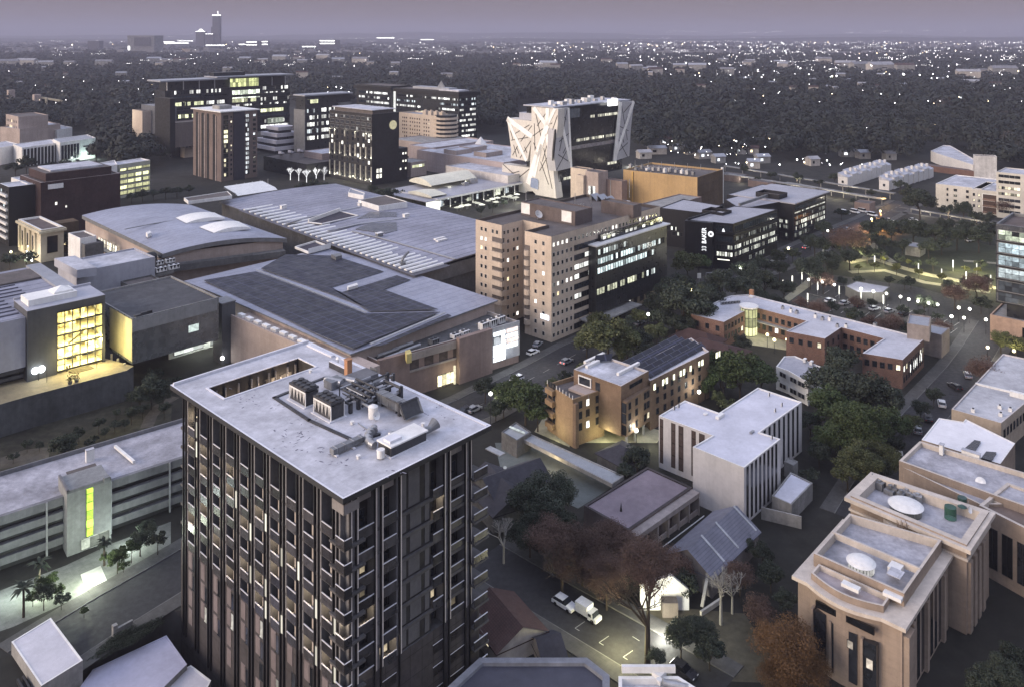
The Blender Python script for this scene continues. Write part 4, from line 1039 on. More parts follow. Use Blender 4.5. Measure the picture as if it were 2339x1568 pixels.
for k in range(6):
 t0,t1=math.pi*k/6,math.pi*(k+1)/6;c=Vector((*pl[0],17.5))+E2*2.25
 m.face([c-E2*2.25*math.cos(t0)+UZ*1.2*math.sin(t0),c-E2*2.25*math.cos(t0)+UZ*1.2*math.sin(t0)+E1*9,c-E2*2.25*math.cos(t1)+UZ*1.2*math.sin(t1)+E1*9,c-E2*2.25*math.cos(t1)+UZ*1.2*math.sin(t1)])
m.build('body',BLACK,t)
acbank(318,598,15.5,3,'%s white fan unit of the row beside the black tank house',grp='fan units beside the tank house',sx=3.2,sy=1.5,sz=1.6)
acbank(335,612,15.0,3,'%s white fan unit of the row at the pink wall foot',grp='fan units at the pink wall',sx=3.2,sy=1.5,sz=1.6)
acbank(367,622,14.5,2,'%s white fan unit of the pair next to the yellowish roof corner',grp='fan units at the roof corner',sx=3.6,sy=1.6,sz=1.8)
acbank(330,632,14.0,2,'%s grey fan unit behind the low screen wall',grp='fan units behind the screen wall',sx=2.4,sy=1.5,sz=1.5,m_=GREYM)
b=MB();b.box(P(325,640,12),E1*11,E2*.3,UZ*2.5);tag(b.build('screen_wall',CONC),'low pale screen wall in front of the roof plant yard','wall')
for k in range(7):
 p=P(412+k*12.5,655+k*6.5,Z1-.5);t=thing('air_unit','%s white air unit from the top in the channel beside the bridge roof'%'first second third fourth fifth sixth seventh'.split()[k],'air unit',p,'air units in the channel by the bridge')
 MB().cbox(p,2.0,1.3,1.3,TH-1.2).build('casing',WHITE,t);MB().cyl(p+UZ*1.3,.45,.12,10).build('fan',DKM,t)
b=MB();a,c=P(404,655,Z1+.2),P(520,712,Z1+.2);b.bar(a,c,.4,1.6);tag(b.build('parapet_wall',CONC),'pale parapet along the channel of air units beside the bridge roof','wall')
svc('small white walled box at the foot of the dark brick block',183,545,17,6,13,WHITE,RFd)
svc('dark grey plant box beside the white walled box',194,560,15,7,9,CONCd,RFd)
def pixq(F,Rr,L,z):return rect3(P(*F,z),P(*Rr,z),P(*L,z))
def rib(root,A,B,s0,s1,z,h,pane,frame=FRD,mull=0,name='window',proud=.08,fw=.08):
 return window(root,A,B,(s0+s1)/2,z,s1-s0,h,pane,frame,proud,mull,name,fw)
LC=lit('office_cool',(.86,.97,.92),1.7,cell=(1.5,3.2),p=.72,mull=.12)
LCd=lit('office_cool_sparse',(.85,.95,1.0),1.3,cell=(1.5,3.2),p=.35,mull=.12)
LY=lit('office_yellowgreen',(.97,1.0,.62),1.9,cell=(3.0,3.2),p=.85,mull=.15)
LW=lit('office_white',(.97,.97,.92),1.9,cell=(2.4,3.2),p=.75,mull=.2)
LWs=lit('office_white_sparse',(.97,.97,.92),1.6,cell=(1.8,3.2),p=.4,mull=.2)
LR=lit('flat_warm',(1,.88,.62),1.5,cell=(1.4,2.6),p=.8,mull=.12)
BZ=33.1;bc=P(1259,541,BZ);bc.z=0
def Bp(a,b):return xy(bc+E1*a+E2*b)
bpoly=[Bp(0,0),Bp(61.8,0),Bp(61.8,34.5),Bp(.5,34.5),Bp(.5,22.1),Bp(11,22.1),Bp(11,11.3),Bp(0,11.3)]
bt=building('beige_office_tower','beige panelled office tower with small square windows and a black glass box on its side','tower',bpoly,0,BZ,BEIGE,RFd,1.0,.5,mat('brown_coping',(.10,.08,.07),.8))
SQ=[GL,WARM,lit('square_white',(1,.95,.85),1.8)]
rows=[BZ-2.7-3.16*k for k in range(10)]
for k,z in enumerate(rows):
 w_=[22,.3,.6]if k!=4 else[3,0,9]
 grid(bt,Bp(0,11.3),Bp(0,0),[4.7,8.0],[z],.95,1.2,SQ,FRW,w_,fw=.05)
 grid(bt,Bp(0,0),Bp(61.8,0),[1.1,3.2,5.4,7.6,9.8],[z],.95,1.2,SQ,FRW,w_ if k else[3,0,2],fw=.05)
 grid(bt,Bp(.5,34.5),Bp(.5,22.1),[2.9,4.9]if k else[2.9,4.9,8.2,10.2],[z],.95,1.2,SQ,FRW,[22,.3,.7],fw=.05,name='wing_window')
 grid(bt,Bp(.5,22.1),Bp(11,22.1),[3.0,5.9,7.7]if k else[1.2,3.0,5.9,7.7],[z],.95,1.2,SQ,FRW,[9,.3,1.4],fw=.05,name='wing_window')
grid(bt,Bp(0,0),Bp(61.8,0),[11.9+2.06*k for k in range(24)],[rows[0]],.95,1.2,SQ,FRW,[6,0,1.2],fw=.05,name='top_window')
for k in range(1,8):
 z=rows[k]
 MB().box((*Bp(.5,26.5),z-1.2),-E2*4.9,-E1*.12,UZ*2.6).box((*Bp(.42,22.1),z-1.2),E1*1.2,-E2*.12,UZ*2.6).build('dark_recess_panel',RFd,bt)  # dark proud box paints the shade between the balconies
 m=MB();m.box((*Bp(.5,26.4),z-1.9),-E2*4.9,-E1*.75,UZ*1.75);m.box((*Bp(-.25,22.1),z-1.9),E1*2.1,-E2*.75,UZ*1.75);m.build('balcony',BEIGE,bt)
for k in range(1,9):
 z=rows[k]
 MB().box((*Bp(0,11.3),z-1.2),-E2*2.2,-E1*.12,UZ*2.6).build('dark_recess_panel',RFd,bt)  # flat dark box stands for the shaded gap behind each balcony
 m=MB()
 for j in range(5):
  t0,t1=-math.pi/2+math.pi*j/5,-math.pi/2+math.pi*(j+1)/5
  def cp(t):return Vector((*Bp(-.95*math.cos(t),10.2+1.2*math.sin(t)),z-1.9))
  m.face([cp(t1),cp(t0),cp(t0)+UZ*1.7,cp(t1)+UZ*1.7]);m.face([cp(t0)+UZ*1.7,Vector((*Bp(0,10.2),z-.2)),cp(t1)+UZ*1.7])
 m.build('balcony',BEIGE,bt)
for k,z in enumerate(rows[1:],1):
 rib(bt,Bp(0,0),Bp(61.8,0),11.4,19.0 if k>1 else 27,z,1.7,[GL,GL,LWs,LW,LW,GL,LWs,GL,GL,GL][k],FRD,5,'ribbon_window')
gb=[Bp(19,-3),Bp(61.8,-3),Bp(61.8,.2),Bp(19,.2)]
m=MB();m.prism(gb,4.8,26.8,0,bot=True);m.build('glass_box',mat('curtain_black',(.014,.015,.017),.35,.1,1,.1,.2,spec=.5,line=(1.45,3.5,.09,2.4)),bt)
m=MB();m.prism([Bp(18.6,-3.6),Bp(63.2,-3.6),Bp(63.2,.1),Bp(18.6,.1)],26.8,27.2,0);m.build('box_ledge',WHITE,bt)
m=MB();m.box((*Bp(24,-1.2),27.2),E1*37.5,E2*1.1,UZ*2.3);m.build('terrace_front',GL,bt)
grid(bt,Bp(24,-1.2),Bp(61.8,-1.2),[2+2.6*k for k in range(14)],[28.2],1.9,1.2,[LY,GL,LW],FRD,[3,2,2],name='terrace_window')
LB=lit('box_cool',(.80,.97,.98),1.9,cell=(1.45,2.2),p=.8,mull=.25,var=.75)
LB2=lit('box_sparse',(.85,.95,.92),1.2,cell=(1.45,2.2),p=.4,mull=.25)
LB3=lit('box_warm',(.98,1,.72),1.5,cell=(1.45,2.2),p=.8,mull=.2,var=.75)
for z,h,(a,b),pn in((24.6,2.0,(1,24),LB2),(21.6,2.1,(.8,41.5),LB),(18.5,2.1,(.8,36),LB),(11.7,2.2,(.4,40),LB3)):
 n=int((b-a)//5.8)
 for k in range(n):rib(bt,gb[0],gb[1],a+5.8*k,a+5.8*k+5.5,z,h,pn if k<n-1 else LB2,FRD,3,'box_window')
grid(bt,Bp(0,0),Bp(61.8,0),[30+4*k for k in range(7)],[2.2],2.2,1.8,[GL,LW],FRD,[3,1],name='ground_window')
MB().box((*Bp(14,-7),3.4),E1*26,E2*7,UZ*.4).build('canopy',CONC,bt)
sgn=tag(MB().box((*Bp(-.12,4.3),6.6),-E2*3.4,-E1*.15,UZ*1.5).build('lit_sign',lit('sign_bluewhite',(.75,.82,1.0),2.4,var=.4)),'small glowing blue white sign on the beige tower near street level','sign')
lamp_at(Vector((*Bp(-2.5,3),7)),60,(.8,.85,1),.5)
def pent(label,x,y,z,la,lb,m_,z0=BZ-1.0,name='plant_room'):
 return building(name,label,'plant room',blk(x,y,z,la,lb),z0,z,m_,RFd,.35,.3)
BRN=mat('plant_brown',(.125,.10,.095),.85,.1,1.5,.3,.15)
pa=pent('long brown plant room across the roof of the beige tower',1313,484,36.9,9.5,24.5,BRN)
pp=blk(1313,484,36.9,9.5,24.5)
for s,w_ in((1.6,4.2),(20.5,4.0)):rib(pa,pp[3],pp[0],24.5-s-w_,24.5-s,BZ+1.6,3.6,WHITE,FRW,0,'white_panel')
pent('brown plant room at the far right of the beige tower roof',1446,470,36.6,5,14,BRN)
t=thing('rooftop_chiller','white boxy chiller on the right part of the beige tower roof','air conditioner',P(1425,478,BZ-.9))
p=P(1425,478,BZ-.9);MB().cbox(p+UZ*.3,3.6,3.0,2.6,TH).build('casing',WHITE,t);MB().cyl(p+UZ*2.9,1.0,.25,14).build('fan',DKM,t);MB().cbox(p,3.2,2.6,.3,TH).build('feet',DKM,t)
for k,(x,y,h,lb)in enumerate(((1201,462,4,'at the left corner'),(1313,480,6,'on the plant room front corner'),(1350,470,4,'in the middle'),(1394,448,6,'at the back'),(1437,452,7,'behind the white chiller'))):
 o=MB().cyl(P(x,y,BZ+1),.12,h,6).build('antenna_mast',STEEL);tag(o,'thin antenna mast %s of the beige tower roof'%lb,'antenna')
t=thing('satellite_dish','large white satellite dish on the left of the beige tower roof','satellite dish',P(1228,502,BZ-1))
p=P(1228,502,BZ-1);MB().cyl(p+UZ*1.6,.2,.7,16,r2=1.5,ax=Vector((.5,-.6,.6)),top=False).build('dish',WHITE,t);MB().cyl(p,.12,1.6,8).build('mast',STEEL,t)
b=MB();q=random.Random(21)
for k in range(14):
 p=P(1255+k*6,497-k*2,BZ-.9);MB_=tag(MB().cyl(p,.25,q.uniform(.8,1.8),8).build('roof_pipe',STEEL),'short upright steel pipe in the row in front of the long plant room','pipe','upright pipes on the beige tower')
for k,(x,y)in enumerate(((1362,460),(1378,462),(1396,467))):
 o=MB().face([P(x,y,BZ-.9),P(x,y,BZ-.9)+E1*4.5,P(x,y,BZ-.9)+E1*4.5+E2*3+UZ*2.2,P(x,y,BZ-.9)+E2*3+UZ*2.2]).box(P(x,y,BZ-.9)+E2*3,E1*4.5,E2*.2,UZ*2.2).build('solar_heater',RFm)
 tag(o,'%s tilted grey panel between the two brown plant rooms'%('left','middle','right')[k],'solar panel','tilted panels on the beige tower')
BLK=mat('black_cladding',(.009,.0095,.013),.5,.12,.8,.25,.15,spec=.25)
QR=mat('office_roof_grey',(.335,.335,.37),.6,.05,1,.18,.06)
qp=pixq((1674.5,511.7),(1775,478.5),(1569,502.5),19.0)
qa=building('black_office','black clad office with white vertical lettering and rows of lit offices','office',qp,0,19,BLK,QR,.25,.3,BLK)
Lq=elen(qp[3],qp[0]);Lr=elen(qp[0],qp[1])
m=MB();A=Vector((*qp[3],0));dq=(Vector((*qp[0],0))-A).normalized();nq=Vector((dq.y,-dq.x,0))
m.box(A-dq*.5+nq*.02,dq*(Lq*.6),nq*2.6,UZ*19.1);m.build('sign_wall',BLK,qa)
OW=lit('office_slats',(.98,1.0,.88),1.5,cell=(1.1,2.1),p=.72,mull=.3,var=.7)
OWd=lit('office_slats_dim',(.9,.95,.85),.6,cell=(1.1,2.1),p=.4,mull=.3,var=.7)
for(z,h,pn,p0)in((16.6,2.4,GLb,0),(12.4,2.0,OWd,.1),(9.0,1.9,OW,0),(6.1,2.0,OW,0)):
 for k in range(5):rib(qa,qp[0],qp[1],.8+k*(Lr-1.2)/5,.5+(k+1)*(Lr-1.2)/5,z,h,pn,FRD,3)
 rib(qa,qp[3],qp[0],Lq*.63,Lq-.4,z,h,pn if z<12 else GLb,FRD,5)
for z in(14.5,7.6,4.6):MB().box((*qp[0],z),dq*-(Lq*.38),nq*.7,UZ*.25).box(Vector((*qp[0],z)),Vector((qp[1][0]-qp[0][0],qp[1][1]-qp[0][1],0)),-E2*.7,UZ*.25).build('ledge',BLK,qa)
rib(qa,qp[0],qp[1],12,Lr-12,2.6,2.2,OWd,FRD,6);rib(qa,qp[3],qp[0],Lq*.66,Lq-1.5,3.9,.35,glow('strip_white',(1,.97,.85),2.2),FRD,0,'light_strip')
def letters(txt,font_h,origin,right,up,nrm,m_,name,parent,depth=.12,sx=1.0):
 cu=bpy.data.curves.new('lettering','FONT');cu.body=txt;cu.size=font_h;cu.extrude=depth/2
 o=bpy.data.objects.new('lettering_tmp',cu);COL.objects.link(o)
 bpy.context.view_layer.update();me=bpy.data.meshes.new_from_object(o.evaluated_get(bpy.context.evaluated_depsgraph_get()))
 bpy.data.objects.remove(o)
 M=Matrix(((*right.normalized()*sx,0),(*up.normalized(),0),(*nrm.normalized(),0))).transposed()if False else Matrix.Identity(4)
 r,u,n=right.normalized()*sx,up.normalized(),nrm.normalized()
 for i in range(3):M[i][0],M[i][1],M[i][2]=r[i],u[i],n[i]
 off=wloc(parent);M.translation=Vector(origin)-off
 me.transform(M);me.materials.clear();me.materials.append(m_)
 ob=bpy.data.objects.new(name,me);COL.objects.link(ob)
 if parent:ob.parent=parent;WL[ob.name]=off
 return ob
LWH=glow('letter_white',(.95,.97,1),1.25)
base=A+dq*(Lq*.44)+nq*2.75
letters('BAKER',2.55,base+UZ*10.4,UZ,-dq,nq,LWH,'lettering',qa,sx=.86)
letters('33',2.55,base+UZ*7.3,UZ,-dq,nq,LWH,'lettering',qa,sx=.86)
pc=A+dq*(Lq*.54)+nq*2.75+UZ*14.6
MB().cyl(pc-nq*.1,1.15,.25,20,ax=nq).cyl(pc+nq*.16,.55,.05,6,mi=1,ax=nq).build('round_emblem',[LWH,mat('emblem_grey',(.2,.2,.22))],qa)
letters('&',1.9,A+dq*(Lq*.76)+nq*.2+UZ*15.4,dq,UZ,nq,LWH,'lettering',qa)
q2p=blk(1811,465,17.6,38,34)
qb=building('black_office','black office with overhanging grey roof farther along the street past the lettered one','office',q2p,0,17.2,BLK,QR,.2,.3,BLK)
Lb_=elen(q2p[0],q2p[1])
m=MB();m.prism([xy(Vector((*q2p[0],0))-E1*.5-E2*1),xy(Vector((*q2p[1],0))+E1*2.5-E2*1),xy(Vector((*q2p[1],0))+E1*2.5+E2*30),xy(Vector((*q2p[0],0))-E1*.5+E2*30)],17.2,17.7,0,bot=True);m.build('roof_overhang',[QR],qb)
for(z,h,pn)in((14.8,2.0,GLb),(12.6,.9,OW),(10.2,1.9,OWd),(7.6,2.0,OW),(5.2,1.9,OW),(2.3,2.3,OWd)):
 for k in range(5):rib(qb,q2p[0],q2p[1],1.4+k*7.1,8.2+k*7.1,z,h,pn,FRD,4)
for z,pn in((8.4,OW),(6.0,OWd),(2.3,OWd)):rib(qb,q2p[3],q2p[0],24.5,31.5,z,1.8,pn,FRD,4)
MB().box((*q2p[0],3.8),E1*38,-E2*1.2,UZ*.3).build('ledge',BLK,qb)
qc=building('black_office_wing','black rear wing between the beige tower and the lettered office','office',pix([(1506,475),(1600,486),(1650,470),(1560,455)],17.0),0,17,BLK,QR,.3,.3,BLK)
pcq=pix([(1506,475),(1600,486),(1650,470),(1560,455)],17.0)
wA,wB=xy(P(1506,475,17)),xy(P(1600,486,17))
for z,s in((8.2,3),(8.2,12),(10.6,15),(6.0,6)):rib(qc,wA,wB,s,s+5,z,1.8,OW,FRD,2)
qd=building('black_office_wing','black block with a roof between the two lit black offices','office',pix([(1690,478),(1780,462),(1742,432),(1655,455)],17.4),0,17.4,BLK,QR,.3,.3,BLK)
for lb,x,y,la,lb_ in(('nearer dark roof plant enclosure on the lettered black office',1650,487,8,10),('farther dark roof plant enclosure on the black office',1779,446,9,12)):
 building('plant_enclosure',lb,'plant enclosure',blk(x,y,20.0,la,lb_),17.5,20.0,BLK,RFd,1.4,.25)
b=MB();b.bar(P(1571,501,19.6),P(1624,486,19.6),.5,.8);tag(b.build('roof_upstand',BLK),'dark upstand along the back edge of the lettered office roof','upstand')
b=MB();b.bar(P(1688,468,19),P(1758,445,19),.8,1.2);tag(b.build('roof_upstand',GREYM),'grey upstand across the roof between the black offices','upstand')
building('low_building','low brown flat roofed building in front of the orange wall','building',pix([(1462,466),(1505,478),(1602,450),(1552,443)],12),0,12,SHOP,CONC,.4,.4)
ORG=mat('orange_panels',(.43,.29,.14),.75,.06,.8,.18,.06,line=(4.2,40,.06,.75))
DBR=mat('dark_brown_wall',(.105,.072,.045),.85,.1,1.5,.3,.1)
op=pixq((1592,406),(1650,387.5),(1423,388),19.5)
og=building('orange_wall_building','long building with a plain orange panelled side and dark brown end','building',op,0,19.5,ORG,RFd,1.0,.4)
Lo=elen(op[0],op[1])
MB().box((*op[0],0),Vector((op[1][0]-op[0][0],op[1][1]-op[0][1],0)),Vector((op[1][1]-op[0][1],-(op[1][0]-op[0][0]),0)).normalized()*.15,UZ*19.6).build('end_wall',DBR,og)
for z in(14.4,9.5,5.0):grid(og,op[0],op[1],[4+1.7*k for k in range(11)],[z],.9,1.0,[glass('louvre_brown',(.06,.045,.03),.5)],DBR,proud=.2)
MB().box((*op[1],0),E1*1.2,E2*1.2,UZ*20.5).build('corner_pipe',WHITE,og)
lp=elen(op[3],op[0]);MB().box(Vector((*op[3],0))+Vector((op[0][0]-op[3][0],op[0][1]-op[3][1],0))*.13-E1*.3,E2*-.7,-E1*.3,UZ*19).build('wall_pipe',mat('gold_pipe',(.6,.38,.12)),og)
lamp_at(P(1480,470,3)-E1*6,900,(1,.72,.35),1.5,og)
q=random.Random(31)
for k in range(12):
 p=P(1440+k*13,386+k*1.2+q.uniform(-2,2),19);t=tag(MB().cbox(p,q.uniform(1.5,3),q.uniform(1.2,2),q.uniform(1.2,2.4),TH).cyl(p+UZ*1.8,.4,.9,8).build('air_unit',q.choice([STEEL,WHITE,GREYM])),'boxy roof unit in the clutter along the orange building roof','air unit','units on the orange building roof')
b=MB()
for k in range(6):b.cyl(P(1450+30*k,379+2*k,19),.12,3.4,6)
b.bar(P(1450,379,22.4),P(1600,389,22.4),.15,.15);b.bar(P(1450,379,21),P(1600,389,21),.12,.12);tag(b.build('guard_rail',STEEL),'pale steel rail frame on the orange building roof','railing')
for(x,y,z,la,lb,m_,lab)in((1366,395,19.5,9,9,PINK,'tall middle block of the beige portal building'),(1340,388,19,6,12,BEIGE,'back block of the beige portal building'),(1332,402,17,3,5,BEIGE,'left pier block of the beige portal building'),(1420,415,15,5,12,SHOP,'brown walled right block of the beige portal building')):
 building('portal_block',lab,'building',blk(x,y,z,la,lb),0,z,m_,RFd,.4,.4)
pb_=blk(1366,395,19.5,9,9);rib(bpy.data.objects['portal_block'],pb_[3],pb_[0],2,7,7,9,lit('portal_white',(1,.97,.9),1.3,cell=(1.6,2.2),p=.7),FRW,1)
W0=P(1270,454,0);W0.z=0
def onSW(x,y,off=0):
 o=W0-E1*off;k=(x-CX)/FX;s=-(o.x-o.y*k)/(-E2.x+E2.y*k)if True else 0
 s=(k*o.y-o.x)/(E2.x-k*E2.y);Y=o.y+E2.y*s;return Vector((o.x+E2.x*s,Y,HC-(y-YH)*Y/FX))
def onSE(x,y,off=0):
 o=W0-E2*off;k=(x-CX)/FX;s=(k*o.y-o.x)/(E1.x-k*E1.y);Y=o.y+E1.y*s
 return Vector((o.x+E1.x*s,Y,HC-(y-YH)*Y/FX))
WCL=mat('cream_cladding',(.60,.565,.51),.6,.05,.8,.12,.08,line=(1.3,30,.05,.8))
WCL_SHADE=mat('shaded_cladding',(.42,.41,.42),.6,.05,.8,.12,.08,line=(1.3,30,.05,.8))  # same cladding with the shade of its darker side in the colour
WRB=mat('white_rib',(.80,.78,.74),.5,.04,1,.1,.2)
SLT=mat('black_slit',(.012,.012,.013),.5)
wt=thing('faceted_tower','white faceted building with crossing ribs and black slits round a black glass block','tower',W0)
def plate(f,pts,back,m_,name):
 F_=[f(*p)for p in pts];Bk=[p+back for p in F_];m=MB();n=len(F_)
 m.face(F_)
 for i in range(n):j=(i+1)%n;m.face([F_[j],F_[i],Bk[i],Bk[j]])
 m.face(Bk[::-1]);return m.build(name,m_,wt)
leg=[(1213.6,244.3),(1212.8,326.5),(1209.7,381),(1205,414),(1183.3,421),(1185,454),(1195,455),(1197,443),(1205,437.5),(1216,437.5),(1222,443),(1224,455),(1270.3,454.3),(1264,398),(1264.7,362),(1273.5,285),(1274.3,249)]
plate(onSW,leg,E1*6,WCL,'front_facet')
plate(onSW,[(1157,270.7),(1162.6,307.4),(1167.4,345.7),(1165.8,361.7),(1204,369),(1212.6,327),(1213.4,277)],E1*9,WCL,'left_facet')
plate(onSE,[(1274.6,249),(1269.5,300),(1266,362),(1269.5,392),(1303.8,384),(1297.4,246)],E2*6,WCL_SHADE,'side_facet')
plate(onSE,[(1416.4,233),(1410,290),(1402,369),(1437,357),(1440,300),(1447.5,231.6)],E2*14,WCL_SHADE,'end_facet')
plate(lambda x,y:onSW(x,y,-1),[(1146.6,375),(1146.6,415),(1183,425),(1207,414),(1209.5,384)],E1*6,WCL,'base_wall')
def stroke(f,a,b,w_,m_,name,out,pr=.35):
 p,q=f(*a),f(*b);d=(q-p).normalized();n=out.normalized();s=d.cross(n).normalized()
 MB().box(p-s*w_/2,s*w_,d*(q-p).length,n*pr).build(name,m_,wt)
Z=lambda x,y:(1146.6+x*.15963,218+y*.15963)
for a,b,w_ in(((650,185),(645,430),2.6),((645,430),(500,860),3.6),((510,820),(370,1270),3.6),((560,700),(460,1170),2.0),((455,180),(640,430),2.6),((645,430),(755,195),2.0),((640,560),(700,900),2.6),((75,345),(350,940),2.0),((75,335),(430,590),3.0)):
 stroke(onSW,Z(*a),Z(*b),w_,WRB,'rib',-E1,.3)
for a,b in(((480,260),(565,635)),((625,260),(500,440)),((605,465),(445,580)),((460,405),(470,790)),((790,290),(670,650)),((665,490),(735,605)),((715,395),(690,415)),((655,870),(535,1085)),((595,760),(715,1340)),((700,900),(712,1010)),((550,950),(665,1280)),((640,720),(575,950)),((450,680),(500,800)),((390,425),(185,550)),((120,510),(155,640)),((130,645),(370,605)),((330,570),(265,665)),((165,710),(210,885)),((220,730),(150,860)),((205,740),(240,835)),((410,655),(255,900)),((320,740),(355,825)),((270,770),(345,930)),((425,435),(370,510))):
 stroke(onSW,Z(*a),Z(*b),.42,SLT,'slit',-E1,.12)
for a,b in(((10,985),(235,1190)),((10,1150),(245,1090)),((385,1060),(220,1195))):stroke(lambda x,y:onSW(x,y,-1),Z(*a),Z(*b),.45,SLT,'slit',-E1,.12)
for a,b,w_ in(((805,200),(970,940),2.2),((945,180),(985,1030),1.6)):stroke(onSE,Z(*a),Z(*b),w_,WRB,'rib',-E2,.3)
for a,b,w_ in(((1690,95),(1610,940),3.2),((1880,90),(1625,860),2.4)):stroke(onSE,Z(*a),Z(*b),w_,WRB,'rib',-E2,.3)
for a,b in(((820,215),(915,350)),((925,215),(820,800)),((955,545),(815,665)),((975,690),(775,1075)),((800,850),(945,945)),((915,740),(870,830)),((1705,130),(1790,640)),((1845,120),(1735,250)),((1670,440),(1805,510)),((1640,590),(1790,880)),((1795,680),(1670,800)),((1695,540),(1740,680)),((1790,300),(1690,640))):
 stroke(onSE,Z(*a),Z(*b),.42,SLT,'slit',-E2,.12)
plate(onSE,[(1272.8,290),(1265.5,355),(1263.3,368),(1263.6,345),(1268,300)],E2*1,SLT,'dark_gap')
gA=xy(W0+E1*4+E2*1.2);gB=xy(W0+E1*68+E2*1.2);gw=thing
ztop_=53.2
FOOT.append([gA,gB,xy(Vector((*gB,0))+E2*26),xy(Vector((*gA,0))+E2*26)])
m=MB();m.prism([gA,gB,xy(Vector((*gB,0))+E2*26),xy(Vector((*gA,0))+E2*26)],9,ztop_,0);m.build('glass_block',mat('curtain_black_gloss',(.012,.013,.015),.18,.1,.5,.3,.1,spec=.5,line=(1.6,3.6,.06,1.8)),wt)
m=MB();m.prism([xy(Vector((*gA,0))+E2*1-E1*4),xy(Vector((*gB,0))+E2*1+E1*11),xy(Vector((*gB,0))+E2*25+E1*11),xy(Vector((*gA,0))+E2*25-E1*4)],ztop_,ztop_+.6,0);m.build('roof',RF,wt)
TW_=lit('tower_offices',(1,.97,.78),1.6,cell=(1.1,2.2),p=.85,mull=.35)
for z,s0,s1 in((45.6,30,61),(32.0,16,61),(10.2,4,14),(14.2,48,60)):
 n=max(1,int((s1-s0)//7));
 for k in range(n):rib(wt,gA,gB,s0+k*(s1-s0)/n,s0+(k+.95)*(s1-s0)/n,z,2.0,TW_,FRD,4)
rib(wt,gA,gB,8,20,49,5.5,lit('painted_sky_reflection',(.5,.55,.7),.12,nscale=.3),FRD,3,'painted_reflection_pane');rib(wt,gA,gB,5,58,28,2.2,glass('painted_pale_reflection',(.12,.11,.115),.15),FRD,9,'painted_reflection_pane')  # reflections painted into the panes by faint glow and paler glass
p=onSE(1402,241,1);MB().box(p-E1*7,E1*9,-E2*1.5,UZ*4.0).build('lit_sign',glow('white_corner_sign',(1,1,.98),2.2),wt)
for k in range(14):
 q_=W0+E1*(6+k*4.6)+E2*(6+(k*7)%13)+UZ*(ztop_+.6);MB().cbox(q_,2+k%3,2.2,1.2+(k*5%7)*.3,TH).build('roof_unit',WHITE if k%2 else STEEL,wt)
m=MB();pl=[xy(onSW(1213,262)+E1*3),xy(onSW(1213,262)+E1*14),xy(onSW(1178,262)+E1*14),xy(onSW(1178,262)+E1*3)];m.prism(pl,30,48.5,0);m.build('rear_block',LAV,wt)
p=onSW(1208,405);q_=onSW(1228,434)
MB().face([onSW(1212,407,.6),onSW(1211,428,.6),onSW(1228,434,.6),onSW(1229,413,.6),onSW(1224,408,.6)][::-1]).build('entrance_screen',lit('grey_screen_lit',(.62,.66,.85),.5,var=.2),wt)
for(x,y)in((1192,447),(1238,450),(1262,452)):lamp_at(P(x,y,2.5)-E1*7-E2*2,1800,(1,1,.80),1.0,wt)
for k in range(3):lamp_at(P(1240+8*k,452,4)-E1*26-E2*(10-8*k),3200,(1,.98,.92),2,wt)
lamp_at(W0+E1*20-E2*16+UZ*6,4500,(1,.98,.94),2,wt)
lamp_at(P(1415,372,2)-E2*10,6000,(1,1,.95),1.0,wt)
rp=blk(999,455,6.2,73,42)
rs=thing('terrace_restaurant','flat roofed glass terrace restaurant below the white faceted tower','restaurant',(rp[0][0],rp[0][1],0))
MB().prism(rp,5.2,6.2,0,top=1,bot=True).build('roof',[WHITE,QR],rs)
inn=[xy(Vector((*rp[0],0))+E1*3+E2*3),xy(Vector((*rp[1],0))-E1*1+E2*3),xy(Vector((*rp[2],0))-E1*1-E2*2),xy(Vector((*rp[3],0))+E1*3-E2*2)]
MB().prism(inn,0,5.2,0,top=False).build('wall',mat('olive_glass',(.06,.065,.05),.3),rs)
for k in range(8):rib(rs,inn[0],inn[1],1+8.6*k,8.6+8.6*k,2.6,3.8,[LCd,GL,lit('rest_lit',(.97,1,.8),.9,cell=(2,2),p=.5)][k%3],FRD,3)
for k in range(9):
 c=Vector((*rp[0],0))+E1*(1.5+8.8*k)+E2*.9;MB().cyl(c,.3,5.2,10).build('column',WHITE,rs);lamp_at(c-E2*1.2+UZ*.8,60,(1,.98,.8),.3,rs)
MB().box((*rp[3],5.4),E2*-42,-E1*8,UZ*.3).build('side_canopy',QR,rs)
MB().box(Vector((*rp[0],.1))-E1*4-E2*1,E1*5,E2*6,UZ*4.6).build('bright_patch_box',glow('bright_patch_glow',(1,1,.9),2.0),rs)  # glowing box stands in for a bright white patch
CNV=mat('canvas_cream',(.66,.64,.52),.7,.05,1,.12,.1,line=(60,2.2,.05,.85))
def vault(label,F,Rr,B,L,z,rise):
 a,b,c,d=P(*F,z),P(*Rr,z),P(*B,z),P(*L,z);g=MB();n=8
 for i in range(n):
  t0,t1=i/n,(i+1)/n;h=lambda t:UZ*rise*(1-(2*t-1)**2)
  p0,p1,q0,q1=a.lerp(d,t0)+h(t0),a.lerp(d,t1)+h(t1),b.lerp(c,t0)+h(t0),b.lerp(c,t1)+h(t1)
  g.face([p0,q0,q1,p1]);g.face([a.lerp(d,t0)-UZ*.8,p0,p1,a.lerp(d,t1)-UZ*.8]);g.face([b.lerp(c,t1)-UZ*.8,q1,q0,b.lerp(c,t0)-UZ*.8])
 tag(g.build('canvas_canopy',CNV),label,'canopy')
vault('large cream vaulted canopy behind the terrace restaurant roof',(985,425),(1088,407),(1045,394),(934,412),9,3.0)
vault('small cream vaulted canopy on the left of the terrace restaurant',(985,450),(1020,444),(963,433),(932,438),7.2,1.2)
for k in range(3):lamp_at(P(985+36*k,428-7*k,7.4)-E2*2,250,(1,.97,.75),.8,rs)
